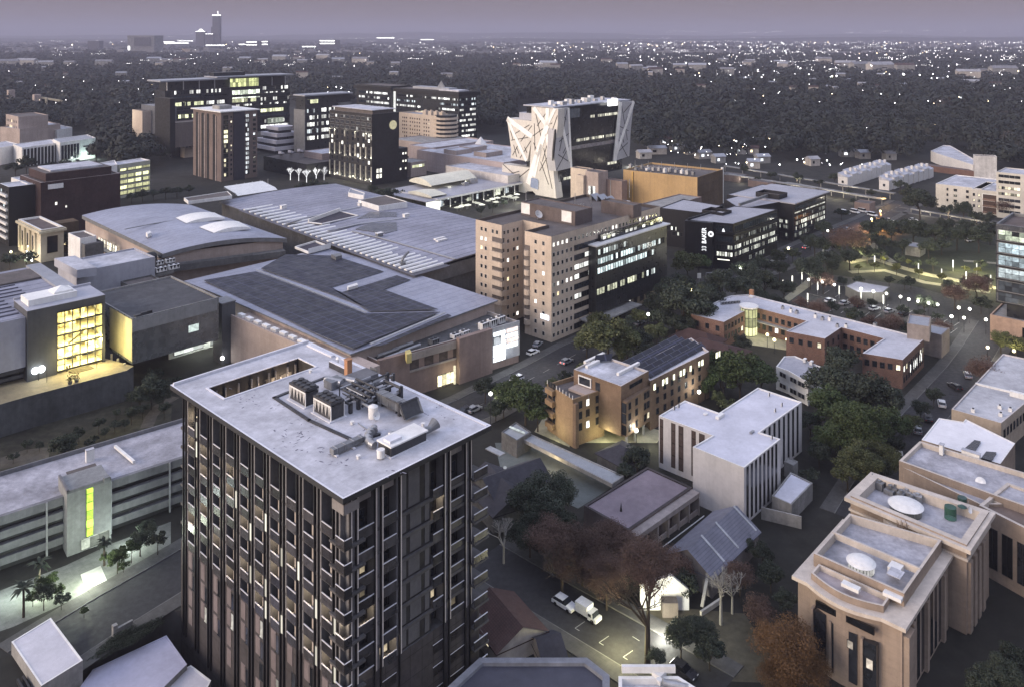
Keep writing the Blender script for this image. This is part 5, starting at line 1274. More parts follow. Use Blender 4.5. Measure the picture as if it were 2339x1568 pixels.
for k,(x,y,lb)in enumerate(((1062,424,'left'),(1076,419,'right'))):
 p=P(x,y,6.2);o=MB().cbox(p,4+2*k,3+2*k,1.6+k,TH).cyl(p+UZ*(1.6+k),.9,.4,10).build('air_unit',STEEL);tag(o,lb+' of two roof units on the terrace restaurant','air unit')
b=MB();q=random.Random(4)
UMB=glow('parasol_cloth_glow',(1,1,.85),.9)  # lamplight on the cloth painted as its own glow
for k in range(22):
 t=q.random();x,y=1032+150*t+q.uniform(-4,10),480-34*t+q.uniform(2,14)
 th_=thing('parasol','pale lit parasol on the plaza in front of the terrace restaurant','parasol',P(x,y,0),'parasols on the lit plaza')
 p=P(x,y,0);MB().cyl(p+UZ*2.2,1.9,.7,10,r2=.1).build('cloth',UMB,th_);MB().cyl(p,.07,2.3,6).build('pole',STEEL,th_)
for k in range(5):lamp_at(P(1040+32*k,488-7*k,3.4),300,(1,1,.82),.8,rs)
HZ=45.6;hp=blk(849,262,HZ,22,47)
ht=building('black_hotel','dark hotel tower washed by rows of vertical light strips','hotel',hp,0,HZ,mat('hotel_dark_stone',(.017,.016,.018),.6,.1,1,.3,.1),RF,.6,.5,GREYM)
MB().prism(inset(hp,2.5),HZ-.5,HZ+2.2,0,top=1).build('attic',[RFd,RF],ht);MB().prism(inset(hp,1.2),HZ+2.2,HZ+2.6,0).build('attic_roof',RF,ht)
MB().box(Vector((*hp[0],HZ-24))+E1*21.9,E1*7.5,E2*20,-UZ*(HZ-24)).build('annex',mat('hotel_dark_stone',(.03,.03,.03)),ht)
HWM=lit('hotel_room',(1,.97,.85),1.6,var=.5)
for c in range(8):
 for r in range(12):
  z=HZ-3.2-3.5*r;s=3.4+5.8*c
  if r<3:window(ht,hp[3],hp[0],s,z,4.2,2.0,R.choices([GL,LWs,GL],[5,1,1])[0],GREYM,fw=.2,mull=2)
  else:window(ht,hp[3],hp[0],s,z,2.0,2.2,R.choices([GL,HWM],[6,1])[0],FRD)
USTR=glow('uplight_strip',(1,.98,.82),1.5)
for c in range(9):
 s=.6+5.75*c
 for(z0,h)in((HZ-16.5,4.2 if c in(0,1,3,5,7,8)else 0),(HZ-29.5+(c%3)*.6,7.5),(2.5,9.5)):
  if not h:continue
  o_=Vector((*hp[3],z0))-E2*s;MB().box(o_+E2*.5,-E2,-E1*.25,UZ*h).build('added_wash_pier',mat('added_wash_pier',(.34,.33,.29)),ht)  # pale piers added so the wash lamps show on the dark stone
  lamp_at(o_-E1*.75+UZ*(.4 if z0<HZ-17 else h),130,(1,.97,.8),.12,ht)
em=MB().cyl(Vector((*hp[1],HZ-8))-E1*5-E2*.1,3.0,.3,20,ax=-E2);em.build('oval_sign',lit('sign_gold',(.85,.78,.5),.5,var=.3),ht)
for z in(5.5,9):grid(ht,hp[0],hp[1],[4.5,7],[z],1.8,2.6,[HWM],FRD)
grid(ht,xy(Vector((*hp[0],0))+E1*21.9),xy(Vector((*hp[0],0))+E1*29.4),[1.5,3.7,5.9],[8,13,18],1.2,1.3,[HWM,GL],FRD,name='annex_window')
for k in range(5):lamp_at(Vector((*hp[3],3))-E2*(5+9*k)-E1*3,350,(1,.97,.75),.6,ht)
TZ2=45.7;rp2=blk(505,257,TZ2,26,39.7)
BRT=mat('brown_tile_wall',(.155,.12,.108),.8,.08,1.2,.22,.1)
NAV=mat('navy_panel',(.03,.03,.045),.5,.08,1,.2,.1)
rt=building('brown_apartment_tower','brown apartment tower with dark vertical recesses and a pale flat roof','tower',rp2,0,TZ2,BRT,RF,.5,.5,WHITE)
MB().prism(inset(rp2,-1.2),TZ2-.2,TZ2+.5,0,bot=True).build('roof_slab',WHITE,rt)
MB().box(Vector((*rp2[0],TZ2))+E1*6+E2*14,E1*9,E2*10,UZ*3).build('lift_room',CONC,rt)
fl=[TZ2-3.6-3.15*k for k in range(13)]
RB=lit('res_rooms',(1,.9,.62),1.5,cell=(1.5,2.6),p=.35,mull=.15);RBw=lit('res_rooms_white',(.9,.95,1),1.3,cell=(1.2,2.6),p=.7,mull=.15)
for a,b_,pn in((4.5,7.5,RB),(12.5,16,RB),(20,23,RB),(28.5,31.5,RB)):
 MB().box(Vector((*rp2[3],0))-E2*a-E1*.02,E2*-(b_-a),-E1*.15,UZ*(TZ2-2)).build('recess',BLACK,rt)  # proud black strip paints the shade of a recess
 for z in fl:window(rt,rp2[3],rp2[0],(a+b_)/2,z,b_-a-.5,1.9,pn,FRD,.25)
for a in(8.3,16.8,32.5):MB().box(Vector((*rp2[3],0))-E2*a,E2*-1.0,-E1*.5,UZ*(TZ2-3)).build('pier',mat('pale_brown',(.33,.28,.26)),rt)
MB().box(Vector((*rp2[0],0))+E1*8.5,E1*8.0,-E2*.6,UZ*(TZ2-.4)).build('navy_band',NAV,rt)
for z in fl:
 window(rt,rp2[0],rp2[1],3.2,z,2.8,2.2,R.choices([lit('res_yellow',(1,.93,.6),1.6),RB],[5 if fl.index(z)in(2,3,4,5,6)else 0,1])[0],BLACK,.2,fw=.3)
 window(rt,rp2[0],rp2[1],7.0,z,1.0,1.2,R.choices([GL,LR],[4,1])[0],FRD,.1)
 window(rt,rp2[0],rp2[1],18.6,z,2.6,2.2,RBw,BLACK,.2,fw=.25,name='side_window')
 window(rt,rp2[0],rp2[1],23.8,z,2.0,1.6,R.choices([GL,RBw],[4,1])[0],FRD,.1,name='side_window')
GZ=58.0;gp=blk(377,185,GZ,118,21)
OFD=mat('office_dark_glass_wall',(.016,.018,.023),.35,.1,.8,.3,.1,spec=.4)
go=building('long_glass_office','long many storeyed glass office with yellow green lit floors and flat overhanging roofs','office',gp,8,GZ-8.5,OFD,RFd,.3,.4)
m=MB();o_=Vector((*gp[0],GZ-1))-E1*5-E2*2;m.box(o_,E1*60,E2*26,UZ*1.2);m.build('roof_slab',RFm,go);m=MB();m.box(o_+E1*50+UZ*1.6,E1*76,E2*24,UZ*1.0);m.build('roof_slab',RFm,go)
m=MB();m.box(Vector((*gp[0],GZ-8.5))+E1*3+E2*4,E1*112,E2*15,UZ*8.3);m.build('top_storey',OFD,go)
for k in range(9):MB().cyl(Vector((*gp[0],GZ-8.5))+E1*(2+14*k)+E2*.6,.45,8,8).build('column',STEEL,go)
MB().box(Vector((*gp[0],GZ+.6))+E1*47+E2*8,E1*30,E2*8,UZ*4.2).build('plant_room',OFD,go)
gF,gR_=gp[0],gp[1]
rib(go,gF,gR_,58,86,GZ-4.5,7.5,lit('green_hall',(.93,1.0,.45),1.5,cell=(2.6,4),p=1,mull=.2),FRD,6,'lit_hall');rib(go,gF,gR_,60,87,GZ-15,7.5,lit('green_hall_white',(.9,1.0,.8),1.9,cell=(2.6,4),p=1,mull=.2),FRD,6,'lit_hall')
rowsG=[(GZ-20.5,[(2,18,LY),(19,34,LY),(36,56,LW),(60,84,LY),(88,118,LWs)]),(GZ-25.5,[(4,40,GL),(60,84,LWs),(88,117,LWs)]),(GZ-31,[(2,26,LY),(26.5,50,LY),(88,112,LY)]),(GZ-36,[(4,44,LWs),(88,117,GLb)]),(GZ-41,[(8,30,LW),(31,52,LY),(90,117,LWs)]),(GZ-46,[(88,117,LW)]),(GZ-10.5,[(4,50,LWs),(90,117,LWs)]),(GZ-15.5,[(4,56,GLb),(90,117,LWs)])]
for z,segs in rowsG:
 for a,b_,pn in segs:
  n=max(1,int((b_-a)//11))
  for k in range(n):rib(go,gF,gR_,a+k*(b_-a)/n,a+(k+.96)*(b_-a)/n,z,3.4,pn,FRD,4)
rib(go,gF,gR_,95,112,GZ-40,6.5,lit('pale_green_sign',(.6,.68,.55),.45,var=.2),GREYM,0,'plain_sign')
for z in(GZ-17.5,GZ-28,GZ-38.5):MB().box(Vector((*gF,z)),E1*118,-E2*.8,UZ*2.4).build('spandrel',OFD,go)
for(x,y,z,la,lb,m_,lab)in((362,226,48,3,7,OFD,'tall dark slab at the left end of the long glass office'),):
 building('stair_core',lab,'tower',blk(388,226,49,4,26),8,49,BLACK,RFd,.3,.3)
BG1=mat('sand_render',(.46,.38,.31),.8,.05,1,.15,.06);BG2=mat('taupe_render',(.17,.14,.125),.8,.08,1,.2,.06)
building('sand_block','sand coloured blank block at the left of the long glass office','building',blk(325,254,34,26,20),0,34,BG1,RFd,.5,.4)
building('sand_block','taupe block with a sand coloured end wall below the long glass office','building',blk(391,282,29,60,14),10,29,BG2,RFd,.5,.4)
b=blk(391,276,29.3,.6,15);building('sand_end_wall','sand coloured end wall leaning out under the long glass office','wall',b,9.5,29.4,BG1,BG1,.1,.1)
building('plinth_block','dark recessed base with lit shopfront under the taupe block','building',blk(392,334,9.4,54,11),0,9.4,OFD,RFd,.3,.3)
building('side_wing','glassy stepped wing left of the tall dark slab with pale terraces','building',blk(370,245,38,12,40),0,38,mat('grey_glass_wall',(.12,.125,.14),.4),RFm,.3,.3)
lamp_at(P(270,262,30),3000,(1,1,.85),2)
cl=building('arcaded_block','cream arcaded block in front of the brown apartment tower','building',blk(421,303,20,14,9),0,20,BEIGE,RFd,.4,.4)
clp=blk(421,303,20,14,9);grid(cl,clp[3],clp[0],[2,4.5,7],[17,12.5,9],1.2,2.2,[GL],FRW);grid(cl,clp[0],clp[1],[2,4.5,7,10,12.5],[17,12.5,9],1.2,2.2,[GL],FRW)
oz=46.5;F_=P(1053,211,oz);q3_=[xy(F_+E2*3),xy(F_+E1*22+E2*3),xy(F_+E1*22+E2*90),xy(F_+E2*90)]
oa=building('ribbon_office','wide dark office with white lit ribbon windows and rounded right corner','office',q3_,0,oz,OFD,RFd,.4,.4)
MB().prism(inset(q3_,-2),oz-3.5,oz-.5,0,bot=True).build('roof_band',BLACK,oa)
for k,z in enumerate([oz-7-4.6*j for j in range(8)]):
 for a,b_,pn in[((2,38,LWs),(40,58,LWs),(60,86,LW)),((2,30,LCd),(62,86,LCd)),((1,36,LW),(58,86,LW)),((30,56,LY),(60,86,LW)),((58,86,LW),),((58,86,LW),(10,40,LCd)),((56,86,LW),),((56,86,LCd),)][k]:
  n=max(1,int((b_-a)//10))
  for j in range(n):rib(oa,q3_[3],q3_[0],a+j*(b_-a)/n,a+(j+.97)*(b_-a)/n,z,2.0,pn,BLACK,4)
 for j in range(2):rib(oa,q3_[0],q3_[1],1+10*j,10.5+10*j,z,2.0,LW if k>1 else LCd,BLACK,4,'side_window')
q4_=[xy(F_+E2*97),xy(F_+E1*24+E2*97),xy(F_+E1*24+E2*152),xy(F_+E2*152)]
ob=building('ribbon_office','narrower dark office with white ribbon windows left of the rounded one','office',q4_,0,oz+1,OFD,RFd,.4,.4)
MB().prism(inset(q4_,-2),oz-3,oz,0,bot=True).build('roof_band',BLACK,ob)
for k,z in enumerate([oz-6.5-4.6*j for j in range(7)]):
 for j in range(4):rib(ob,q4_[3],q4_[0],4+j*12,15.6+j*12,z,2.2,[LW,LW,LW,LW,LCd,LW,LCd][k]if j or k%2 else GLb,BLACK,4)
for e in(90.5,93.5):MB().box(F_*1+E2*e-UZ*oz+E1*2,E2*2.5,E1*3,UZ*(oz-4)).build('lit_shaft',lit('shaft_white',(1,1,.95),.9),oa)
t=thing('roof_pavilion','pale roof plant and pyramid light on the wide dark ribbon office','roof plant',F_+E2*20)
MB().box(F_+E2*20+E1*4,E1*10,E2*50,UZ*2.2).build('plant',RFm,t);MB().cyl(F_+E2*36+E1*9+UZ*2.2,5,6,4,r2=.1).build('pyramid',CONC,t);MB().box(F_+E2*3,E1*12,E2*26,UZ*1.2).build('deck',RF,t)
cz=29.4;cp=blk(1003,266,cz,18,52)
CRM=mat('cream_render',(.55,.455,.36),.8,.05,1,.15,.06)
ch=building('cream_hotel','cream hotel with rows of small dark windows and rounded balconies at its right end','hotel',cp,0,cz,CRM,RFm,1.2,.5)
for z in[cz-4.2-3.15*k for k in range(7)]:
 grid(ch,cp[3],cp[0],[5,7.5,10,15,18,21,24,27,33,36,39],[z],1.0,1.2,[GL,LR],FRD,[14,1],skip=.06)
c_=Vector((*cp[0],0))+E1*8+E2*1
for k in range(8):
 z=2+3.5*k;pts=[xy(c_+E2*6-E1*8.4)]+[xy(c_+Vector((math.cos(t),math.sin(t),0))*10.5)for t in[TH-math.pi+.35+i*.42 for i in range(8)]]
 MB().prism(ccw(pts),z,z+1.7,0,bot=True).build('balcony_band',CRM,ch)
 MB().prism(inset(ccw(pts),.9),z+1.7,z+3.5,0).build('balcony_glass',OFD,ch)
for k in range(4):
 p=Vector((*cp[0],cz-1))+E2*(3+7*k)+E1*6;o=MB().cbox(p,3.5,4,3.8,TH).cyl(p+UZ*3.8,1.0,.9,10).build('roof_tank',CRM);tag(o,'%s cream plant box from the right on the cream hotel roof'%'first second third fourth'.split()[k],'plant box','plant boxes on the cream hotel')
bz=27.2;bp=pixq((712,263),(757,258),(690,257),bz)
bh=building('brick_hall','red brown brick hall with a glowing corner behind the black hotel','building',bp,0,bz,mat('brick_hall_wall',(.20,.10,.075),.85,.08,1,.2,.06),RFd,.8,.5)
MB().cyl(Vector((*bp[0],0)),2.8,bz-.5,12).build('round_corner',mat('corner_brick',(.42,.24,.15)),bh);lamp_at(Vector((*bp[0],4))-E2*6-E1*3,2500,(1,.6,.3),1,bh)
grid(bh,bp[0],bp[1],[4+4*k for k in range(5)],[bz-5],1.4,1.6,[GL],DBR)
sp=blk(697,212,50,44,14)
so_=building('small_glass_office','dark stepped office with white lit floors left of the lit avenue','office',sp,0,47,OFD,RFm,.4,.4)
MB().prism(inset(sp,-1.5),47,48,0,bot=True).build('roof_slab',RFm,so_);MB().box((*sp[0],0),E1*-.5,E2*16,UZ*36).build('pier',GREYM,so_)
for k,z in enumerate((42.5,35,29.5,24,18.5,13)):
 rib(so_,sp[0],sp[1],1.5,12,z,3.4,[LY,LCd,LW,LW,LCd,LW][k],FRD,3)
 if k:rib(so_,sp[0],sp[1],15,30,z,3.2,LW,FRD,3);rib(so_,sp[0],sp[1],32,42,z,3.2,LWs,FRD,2)
MB().box(Vector((*sp[0],12))+E1*30,E1*2,-E2*2,UZ*28).box(Vector((*sp[0],12))+E1*42,E1*2,-E2*2,UZ*28).box(Vector((*sp[0],38))+E1*30,E1*14,-E2*2,UZ*2).build('portal_frame',GREYM,so_)
tz=23.0
tt=thing('tiered_block','white tiered block with curved stepped terraces and slanting ribs','building',P(640,350,0))
TIER=mat('tier_white',(.52,.50,.54),.7,.05,1,.15,.08)
for k in range(4):
 la,lb_=34-6*k,24-4*k;base_=P(640,352,0)+E1*(-4+2*k)+E2*(2+1.5*k);zb=k*5.2
 pts=[xy(base_)]+[xy(base_+E1*la*.7)]+[xy(base_+E1*(la*.7+la*.3*math.sin(t))+E2*(lb_*.5*(1-math.cos(t))))for t in(.4,.8,1.2,1.57)]+[xy(base_+E1*la+E2*lb_),xy(base_+E2*lb_*1.6)]
 MB().prism(ccw(pts),zb+2.4,zb+5.2,0,bot=True).build('terrace',TIER,tt);MB().prism(inset(ccw(pts),1.2),zb,zb+2.4,0).build('recess',OFD,tt)
for k in range(3):MB().bar(P(640,352,0)+E1*(2+9*k)-E2*1.5,P(640,352,21)+E1*(3+7*k)+E2*6,1.6,1.6).build('rib',TIER,tt)
building('ribbed_shed','low pinkish building with horizontal ribs left of the black hotel','building',blk(735,352,14,30,22),0,14,mat('pink_ribs',(.42,.34,.31),.8,.05,1,.1,.1,line=(50,1.6,.1,.7)),RF,.4,.4)
building('dark_club','low dark flat roofed building with scattered lights between the two towers','building',blk(700,376,10,30,55),0,10,OFD,RFd,.4,.4)
for(x,y,z,la,lb,lab)in((994,340,14,60,30,'left half of the pinkish ribbed annex hall'),(1150,372,14,60,86,'right half of the pinkish ribbed annex hall by the white tower')):
 building('annex_hall',lab,'building',blk(x,y,z,la,lb),0,z,mat('pink_annex',(.39,.325,.315),.8,.05,1,.15,.06,line=(60,1.2,.05,.85)),RF,.5,.5)
building('white_hall','white lower hall with black pipes left of the white faceted tower','building',blk(1160,402,11,40,56),0,11,mat('hall_white',(.5,.47,.45),.7),RF,.5,.5)
for(x,y,lab)in((1040,345,'left'),(1075,338,'middle'),(1110,350,'right')):
 building('roof_step',lab+' raised roof step on the pinkish annex hall','roof',blk(x,y,16.5,16,12),13.4,16.5,PINK,RF,.3,.3)
t=thing('tent_peak','small white tent peak on the pinkish annex roof','tent',P(1098,330,14));MB().cyl(P(1098,333,14),5.5,6.5,8,r2=.2).build('peak',WHITE,t)
building('grey_podium','flat brown grey podium roof between the cream hotel and the annex','building',blk(985,330,12,50,50),0,12,PINK,CONC,.4,.4)
lg=building('lit_gallery','lit gallery front between the black hotel and the pinkish annex','building',blk(938,372,10,14,16),0,10,PINK,CONC,.4,.4)
lgp=blk(938,372,10,14,16);rib(lg,lgp[3],lgp[0],1,12,7,2,lit('gallery_warm',(1,.9,.6),1.6),FRW,2);rib(lg,lgp[0],lgp[1],1,12,7,2,LY,FRW,2)
jp=blk(93,411,29.9,35.4,30)
JB=mat('maroon_brick',(.052,.026,.026),.85,.1,1.2,.3,.1,brick=((.05,.035,.035),1.2))
jb=building('maroon_brick_block','big windowless maroon brick block with a pale set back top','building',jp,0,28.5,JB,RFd,.6,.6,mat('pale_coping',(.33,.28,.26)))
MB().prism(inset(jp,3.0),28,32.0,0,top=1).build('set_back_storey',[JB,RFd],jb);MB().prism(inset(jp,6),32,32.8,0).build('roof_deck',RF,jb)
MB().box(Vector((*jp[0],25))+E1*3-E2*.0,E1*6.5,-E2*.4,UZ*2.2).build('pale_panel',WHITE,jb);MB().box((*jp[3],0),E2*-10,-E1*4,UZ*20).build('side_bay',JB,jb)
grid(jb,jp[0],jp[1],[6.5],[18],.9,1.3,[HWM],JB);grid(jb,jp[0],jp[1],[10.8],[16],.7,1.0,[HWM],JB)
kz=13.8;kp=blk(93,526,kz,9,30)
kb=building('classical_block','cream classical block with floodlit pilasters beside the maroon brick block','building',kp,0,kz,mat('classical_cream',(.45,.40,.30),.8,.06,1,.15,.1),BRN,.8,.8,WHITE)
for s in(2,9,16,23):MB().box(Vector((*kp[3],2))-E2*s,E2*-1.6,-E1*.7,UZ*9.5).build('pilaster',mat('classical_cream2',(.5,.45,.33)),kb)
for s in(4.2,11.2,18.2):window(kb,kp[3],kp[0],s+2.2,6.5,3.2,6.5,GL,FRW)
window(kb,kp[0],kp[1],4.5,7,4,7,GL,DBR,.2);ringp(kp,.9,.1,kz-1.6,kz-.6).build('cornice',mat('classical_cream2',(.5,.45,.33)),kb)
MB().prism(blk(130,512,13,9,7),0,13,0).build('side_wing',DBR,kb)
for s in(5,14,23):lamp_at(Vector((*kp[3],2))-E2*s-E1*2.5,300,(1,.95,.55),.4,kb)
t=thing('entrance_light_board','very bright white light board at the foot of the classical block','light',P(72,588,3));MB().box(P(62,590,2.2),-E2*7,-E1*.3,UZ*3.2).build('board',glow('board_white',(1,1,.92),5),t);lamp_at(P(72,592,4)-E1*3-E2*1,900,(1,1,.85),.8,t)
rib(kb,xy(P(130,512,13)),xy(P(130,512,13)+E1*9),2,3.6,4,1.5,WARM,DBR)
dp=blk(20,428,27,12,14)
de=building('striped_flats','dark flats with white striped balconies at the left edge','flats',dp,0,27,BLACK,RF,.4,.5,WHITE)
for z in[3+3.2*k for k in range(7)]:
 MB().box((*dp[3],z),E2*-13,-E1*1.0,UZ*1.0).build('balcony',WHITE,de);grid(de,dp[3],dp[0],[3,7,11],[z+2],2.2,1.4,[GL,LCd],FRD,[3,1])
building('white_stepped_flats','white stepped flats between the striped flats and the maroon block','flats',blk(62,420,27,9,24),0,27,WHITE,RF,.6,.5)
yp=pixq((271,377),(343,366),(250,372),20)
yo=building('yellow_lit_office','pale office with five long yellow lit floors behind the maroon block','office',yp,0,20,mat('pale_olive',(.40,.40,.33),.8),RF,.5,.4,WHITE)
YL=lit('yellow_floor',(1,1,.55),1.25,cell=(4,2.6),p=.95,mull=.25,var=.4)
Ly=elen(yp[0],yp[1])
for k,z in enumerate((16.6,12.7,9.4,6.1,2.9)):
 for j in range(4):rib(yo,yp[0],yp[1],.8+j*(Ly-1)/4,.4+(j+1)*(Ly-1)/4,z,2.2 if k else 1.6,YL,FRD,1)
building('white_link_roof','long white roofed building left of the yellow lit office','building',pix([(102,396),(120,402),(268,376),(262,366)],21),0,21,WHITE,RF,.5,.4)
lp_=pixq((137,326),(218,315),(120,318),16)
wc=building('white_lit_hall','white hall with tall columns and a greenish floodlit end','building',lp_,0,16,WHITE,RFm,.4,.5)
Lw=elen(lp_[0],lp_[1])
for k in range(6):window(wc,lp_[0],lp_[1],2+k*Lw*.085,8,2.2,11,GL,WHITE,.2)
FL=lit('floodlit_white',(.86,1,.92),1.0,var=.25,nscale=.2);MB().box(Vector((*lp_[0],1))+(Vector((*lp_[1],0))-Vector((*lp_[0],0)))*.56,(Vector((*lp_[1],0))-Vector((*lp_[0],0)))*.43,-E2*.25,UZ*14.6).build('floodlight_tint_wall',mat('floodlight_tint_wall',(.72,.78,.74)),wc)  # greenish floodlight partly painted into this stretch of white wall
d_=(Vector((*lp_[1],0))-Vector((*lp_[0],0)));
o_=Vector((*lp_[0],10))+d_*.64-E2*.4
MB().box(o_,d_.normalized()*5,-E2*.1,UZ*1.0).box(o_+d_.normalized()*3.8-UZ*1.8,d_.normalized()*1.2,-E2*.1,UZ*1.8).build('wall_emblem',FRD,wc)
o_=Vector((*lp_[0],8))+d_*.80-E2*.4
MB().box(o_,d_.normalized()*1.2,-E2*.1,UZ*3.6).box(o_+UZ*2.6,d_.normalized()*5.5,-E2*.1,UZ*1.0).box(o_+d_.normalized()*4.6+UZ*.8,d_.normalized()*1.1,-E2*.1,UZ*1.8).box(o_+UZ*.6,d_.normalized()*5.2,-E2*.1,UZ*.8).build('wall_emblem',FRD,wc)
for k in range(3):lamp_at(Vector((*lp_[0],2))+d_*(.55+.2*k)-E2*6,1300,(.8,1,.88),1,wc)
cp2=pixq((50,338),(137,326),(30,330),14)
cc2=building('colonnade_office','white columned office with three floors of bright windows left of the floodlit hall','office',cp2,0,14,WHITE,RF,.4,.5)
Lc2=elen(cp2[0],cp2[1])
MB().box((*cp2[0],0),Vector((cp2[1][0]-cp2[0][0],cp2[1][1]-cp2[0][1],0)),-E2*.1,UZ*12.5).build('dark_front',OFD,cc2)
for k in range(11):
 s=1.5+k*(Lc2-3)/10
 MB().box(Vector((*cp2[0],0))+Vector((cp2[1][0]-cp2[0][0],cp2[1][1]-cp2[0][1],0)).normalized()*(s-1.2),E1*.6,-E2*.8,UZ*13).build('column',WHITE,cc2)
 for z,h in((10,3.6),(6.0,2.0),(2.4,2.6)):window(cc2,cp2[0],cp2[1],s+.5,z,1.9,h,R.choices([HWM,GL],[5,1])[0],FRD,.15)
building('white_gate_block','low white roofed lit block at the left edge beside the columned office','building',pixq((0,338),(45,330),(-30,330),13),0,13,WHITE,RF,.4,.5)
building('sloping_roof_house','pale hip roofed building behind the floodlit hall','house',pixq((130,298),(165,291),(100,292),9),0,9,WHITE,RFm,.3,.4)
vi=building('villa_block','pinkish villa block with two towers above pale terraces at the far left','building',blk(42,262,26,24,36),0,24,PINK,RFd,.6,.5)
for(x,y,h)in((25,249,30),(84,258,28)):MB().cbox(P(x,y+14,0),7,7,h,TH).build('tower',PINK,vi)
vp=blk(42,262,26,24,36);grid(vi,vp[3],vp[0],[4+4.4*k for k in range(7)],[19,14],1.6,2.4,[WARM,GL],FRW,[1,2])
building('pale_terraces','long pale terraced roofs in front of the villa block','building',pix([(0,290),(45,295),(138,283),(100,276)],14),0,14,PINK,RF,.8,.5)
cz_=8.0
bpts=[(1577.6,717.5),(1652.6,735.3),(1698.5,711),(1722.7,701.5),(1841,733),(1795,756),(1883,773),(1921,747.4),(2017.6,772.6),(1969,805.5),(2061,821),(2109.5,774),(2070.8,762),(1945,730.5),(1746.8,682),(1713,672.5),(1669.5,675),(1652.6,680.7)]
bpl=[xy(P(x,y,cz_))for x,y in bpts]
bpl=ccw(bpl)
bc_=building('brick_complex','rambling red brick complex with pale flat roofs round a lamplit court','building',bpl,0,cz_,BRICK,mat('complex_roof',(.46,.46,.50),.7,.05,1.5,.2,.1),.3,.35,mat('white_edge',(.55,.54,.55)))
def wl(i,j):return xy(P(*bpts[i],cz_)),xy(P(*bpts[j],cz_))
for(i,j),n,zs in(((0,1),3,(5.6,2.6)),((1,2),6,(5.8,2.9)),((3,4),8,(5.6,2.4)),((5,6),4,(5.6,)),((6,7),3,(5.6,2.6)),((7,8),6,(5.6,2.6)),((9,10),5,(5.6,)),((10,11),9,(5.2,2.2))):
 A,B=wl(i,j);L=elen(A,B)
 grid(bc_,A,B,[L*(k+.6)/(n+.2)for k in range(n)],zs,1.1,1.5,[GL,LR,SQ[2]],FRD,[6,.7,.5])
A,B=wl(10,11);L=elen(A,B);grid(bc_,A,B,[L*.35+1.5*k for k in range(8)],[3.6],.8,2.3,[lit('slot_white',(1,1,.95),2.0),GL],FRD,[4,1],name='lit_slot')
A,B=wl(3,4);MB().box((*A,3.9),Vector((B[0]-A[0],B[1]-A[1],0))*.95,Vector((B[1]-A[1],-(B[0]-A[0]),0)).normalized()*1.6,UZ*.3).build('walkway_slab',CONC,bc_)
p=P(1710,706,cz_);MB().cyl(Vector((p.x,p.y,0)),2.6,cz_+.8,14).build('stair_tower',lit('stair_glow',(1,1,.5),1.6,cell=(1.3,2.8),mull=.2,var=.35),bc_)
MB().cyl(Vector((p.x,p.y,cz_+.8)),3.0,.4,14).build('stair_roof',WHITE,bc_)
lamp_at(Vector((p.x,p.y,5))-UZ*0+Vector((1,-5,0)),500,(1,.97,.6),.6,bc_)
pb=blk(2071,738,10,5,8);building('roof_plant_box','taupe brick plant box on the right end of the brick complex','plant room',[xy(P(2071,768,8.2)),xy(P(2122,776,8.2)),xy(P(2126,752,8.2)),xy(P(2076,745,8.2))],7.6,12.0,mat('taupe_brick',(.26,.225,.205),.8),RFm,.3,.3)
building('rear_brick_block','small brown block behind the taupe plant box','building',blk(2150,765,7,8,9),0,7,mat('taupe_brick',(.26,.225,.205),.8),RFm,.3,.3)
for k,(x,y,lb)in enumerate(((1787,706,'first small vent from the left'),(1806,713,'second small vent from the left'),(1819,716,'third small vent from the left'),(1862,726,'tall vent cluster'),(1878,731,'double fan'),(1895,732,'white fan box'),(1912,747,'corner box'),(1932,749,'small box past the corner'),(1998,744,'white dome vent'))):
 p=P(x,y,cz_-.3);t=thing('roof_vent',lb+' on the long pale roof of the brick complex','vent',p);MB().cbox(p,.9+.25*(k%3),.8,.9+.2*(k%2),TH).build('box',WHITE if k%2 else STEEL,t);MB().cyl(p+UZ*(.9+.2*(k%2)),.3,.25,10).build('cowl',DKM,t)
for k in range(7):
 p=P(1648+6.5*k,696-.6*k,cz_-.3);t=thing('air_unit','%s silver air unit from the left in the row on the brick complex left wing'%'first second third fourth fifth sixth seventh'.split()[k],'air unit',p,'air units on the left wing');MB().cbox(p,.9,.6,.9,TH).build('casing',STEEL,t);MB().cyl(p+UZ*.5-E2*.3,.28,.08,10,ax=-E2).build('fan',DKM,t)
t=thing('chimney','pale orange chimney behind the lit stair tower of the brick complex','chimney',P(1716,676,cz_));MB().cbox(P(1716,678,cz_-.3),1.2,1.2,2.4,TH).build('stack',mat('terracotta',(.42,.22,.12)),t);MB().cbox(P(1716,678,cz_+2.1),1.5,1.5,.3,TH).build('cap',WHITE,t)
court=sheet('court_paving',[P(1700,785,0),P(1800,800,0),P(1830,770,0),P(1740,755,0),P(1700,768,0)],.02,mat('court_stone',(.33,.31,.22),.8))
lpost=MB().cyl((0,0,0),.09,5.6,8,r2=.06).mesh('lamp_post',[FRD]);lhead=None
m=MB()
for k in range(4):
 a0,a1=-1.4+.7*k,-.7+.7*k;m.cyl(Vector((0,0,5.9+.46*math.sin(a0))),.46*math.cos(a0),.46*(math.sin(a1)-math.sin(a0)),10,r2=max(.02,.46*math.cos(a1)))
lglobe=m.mesh('lamp_globe',[glow('globe_lamp',(1,.98,.86),9)]);lglobe_w=m.mesh('lamp_globe_warm',[glow('globe_lamp_warm',(1,.86,.45),8)])
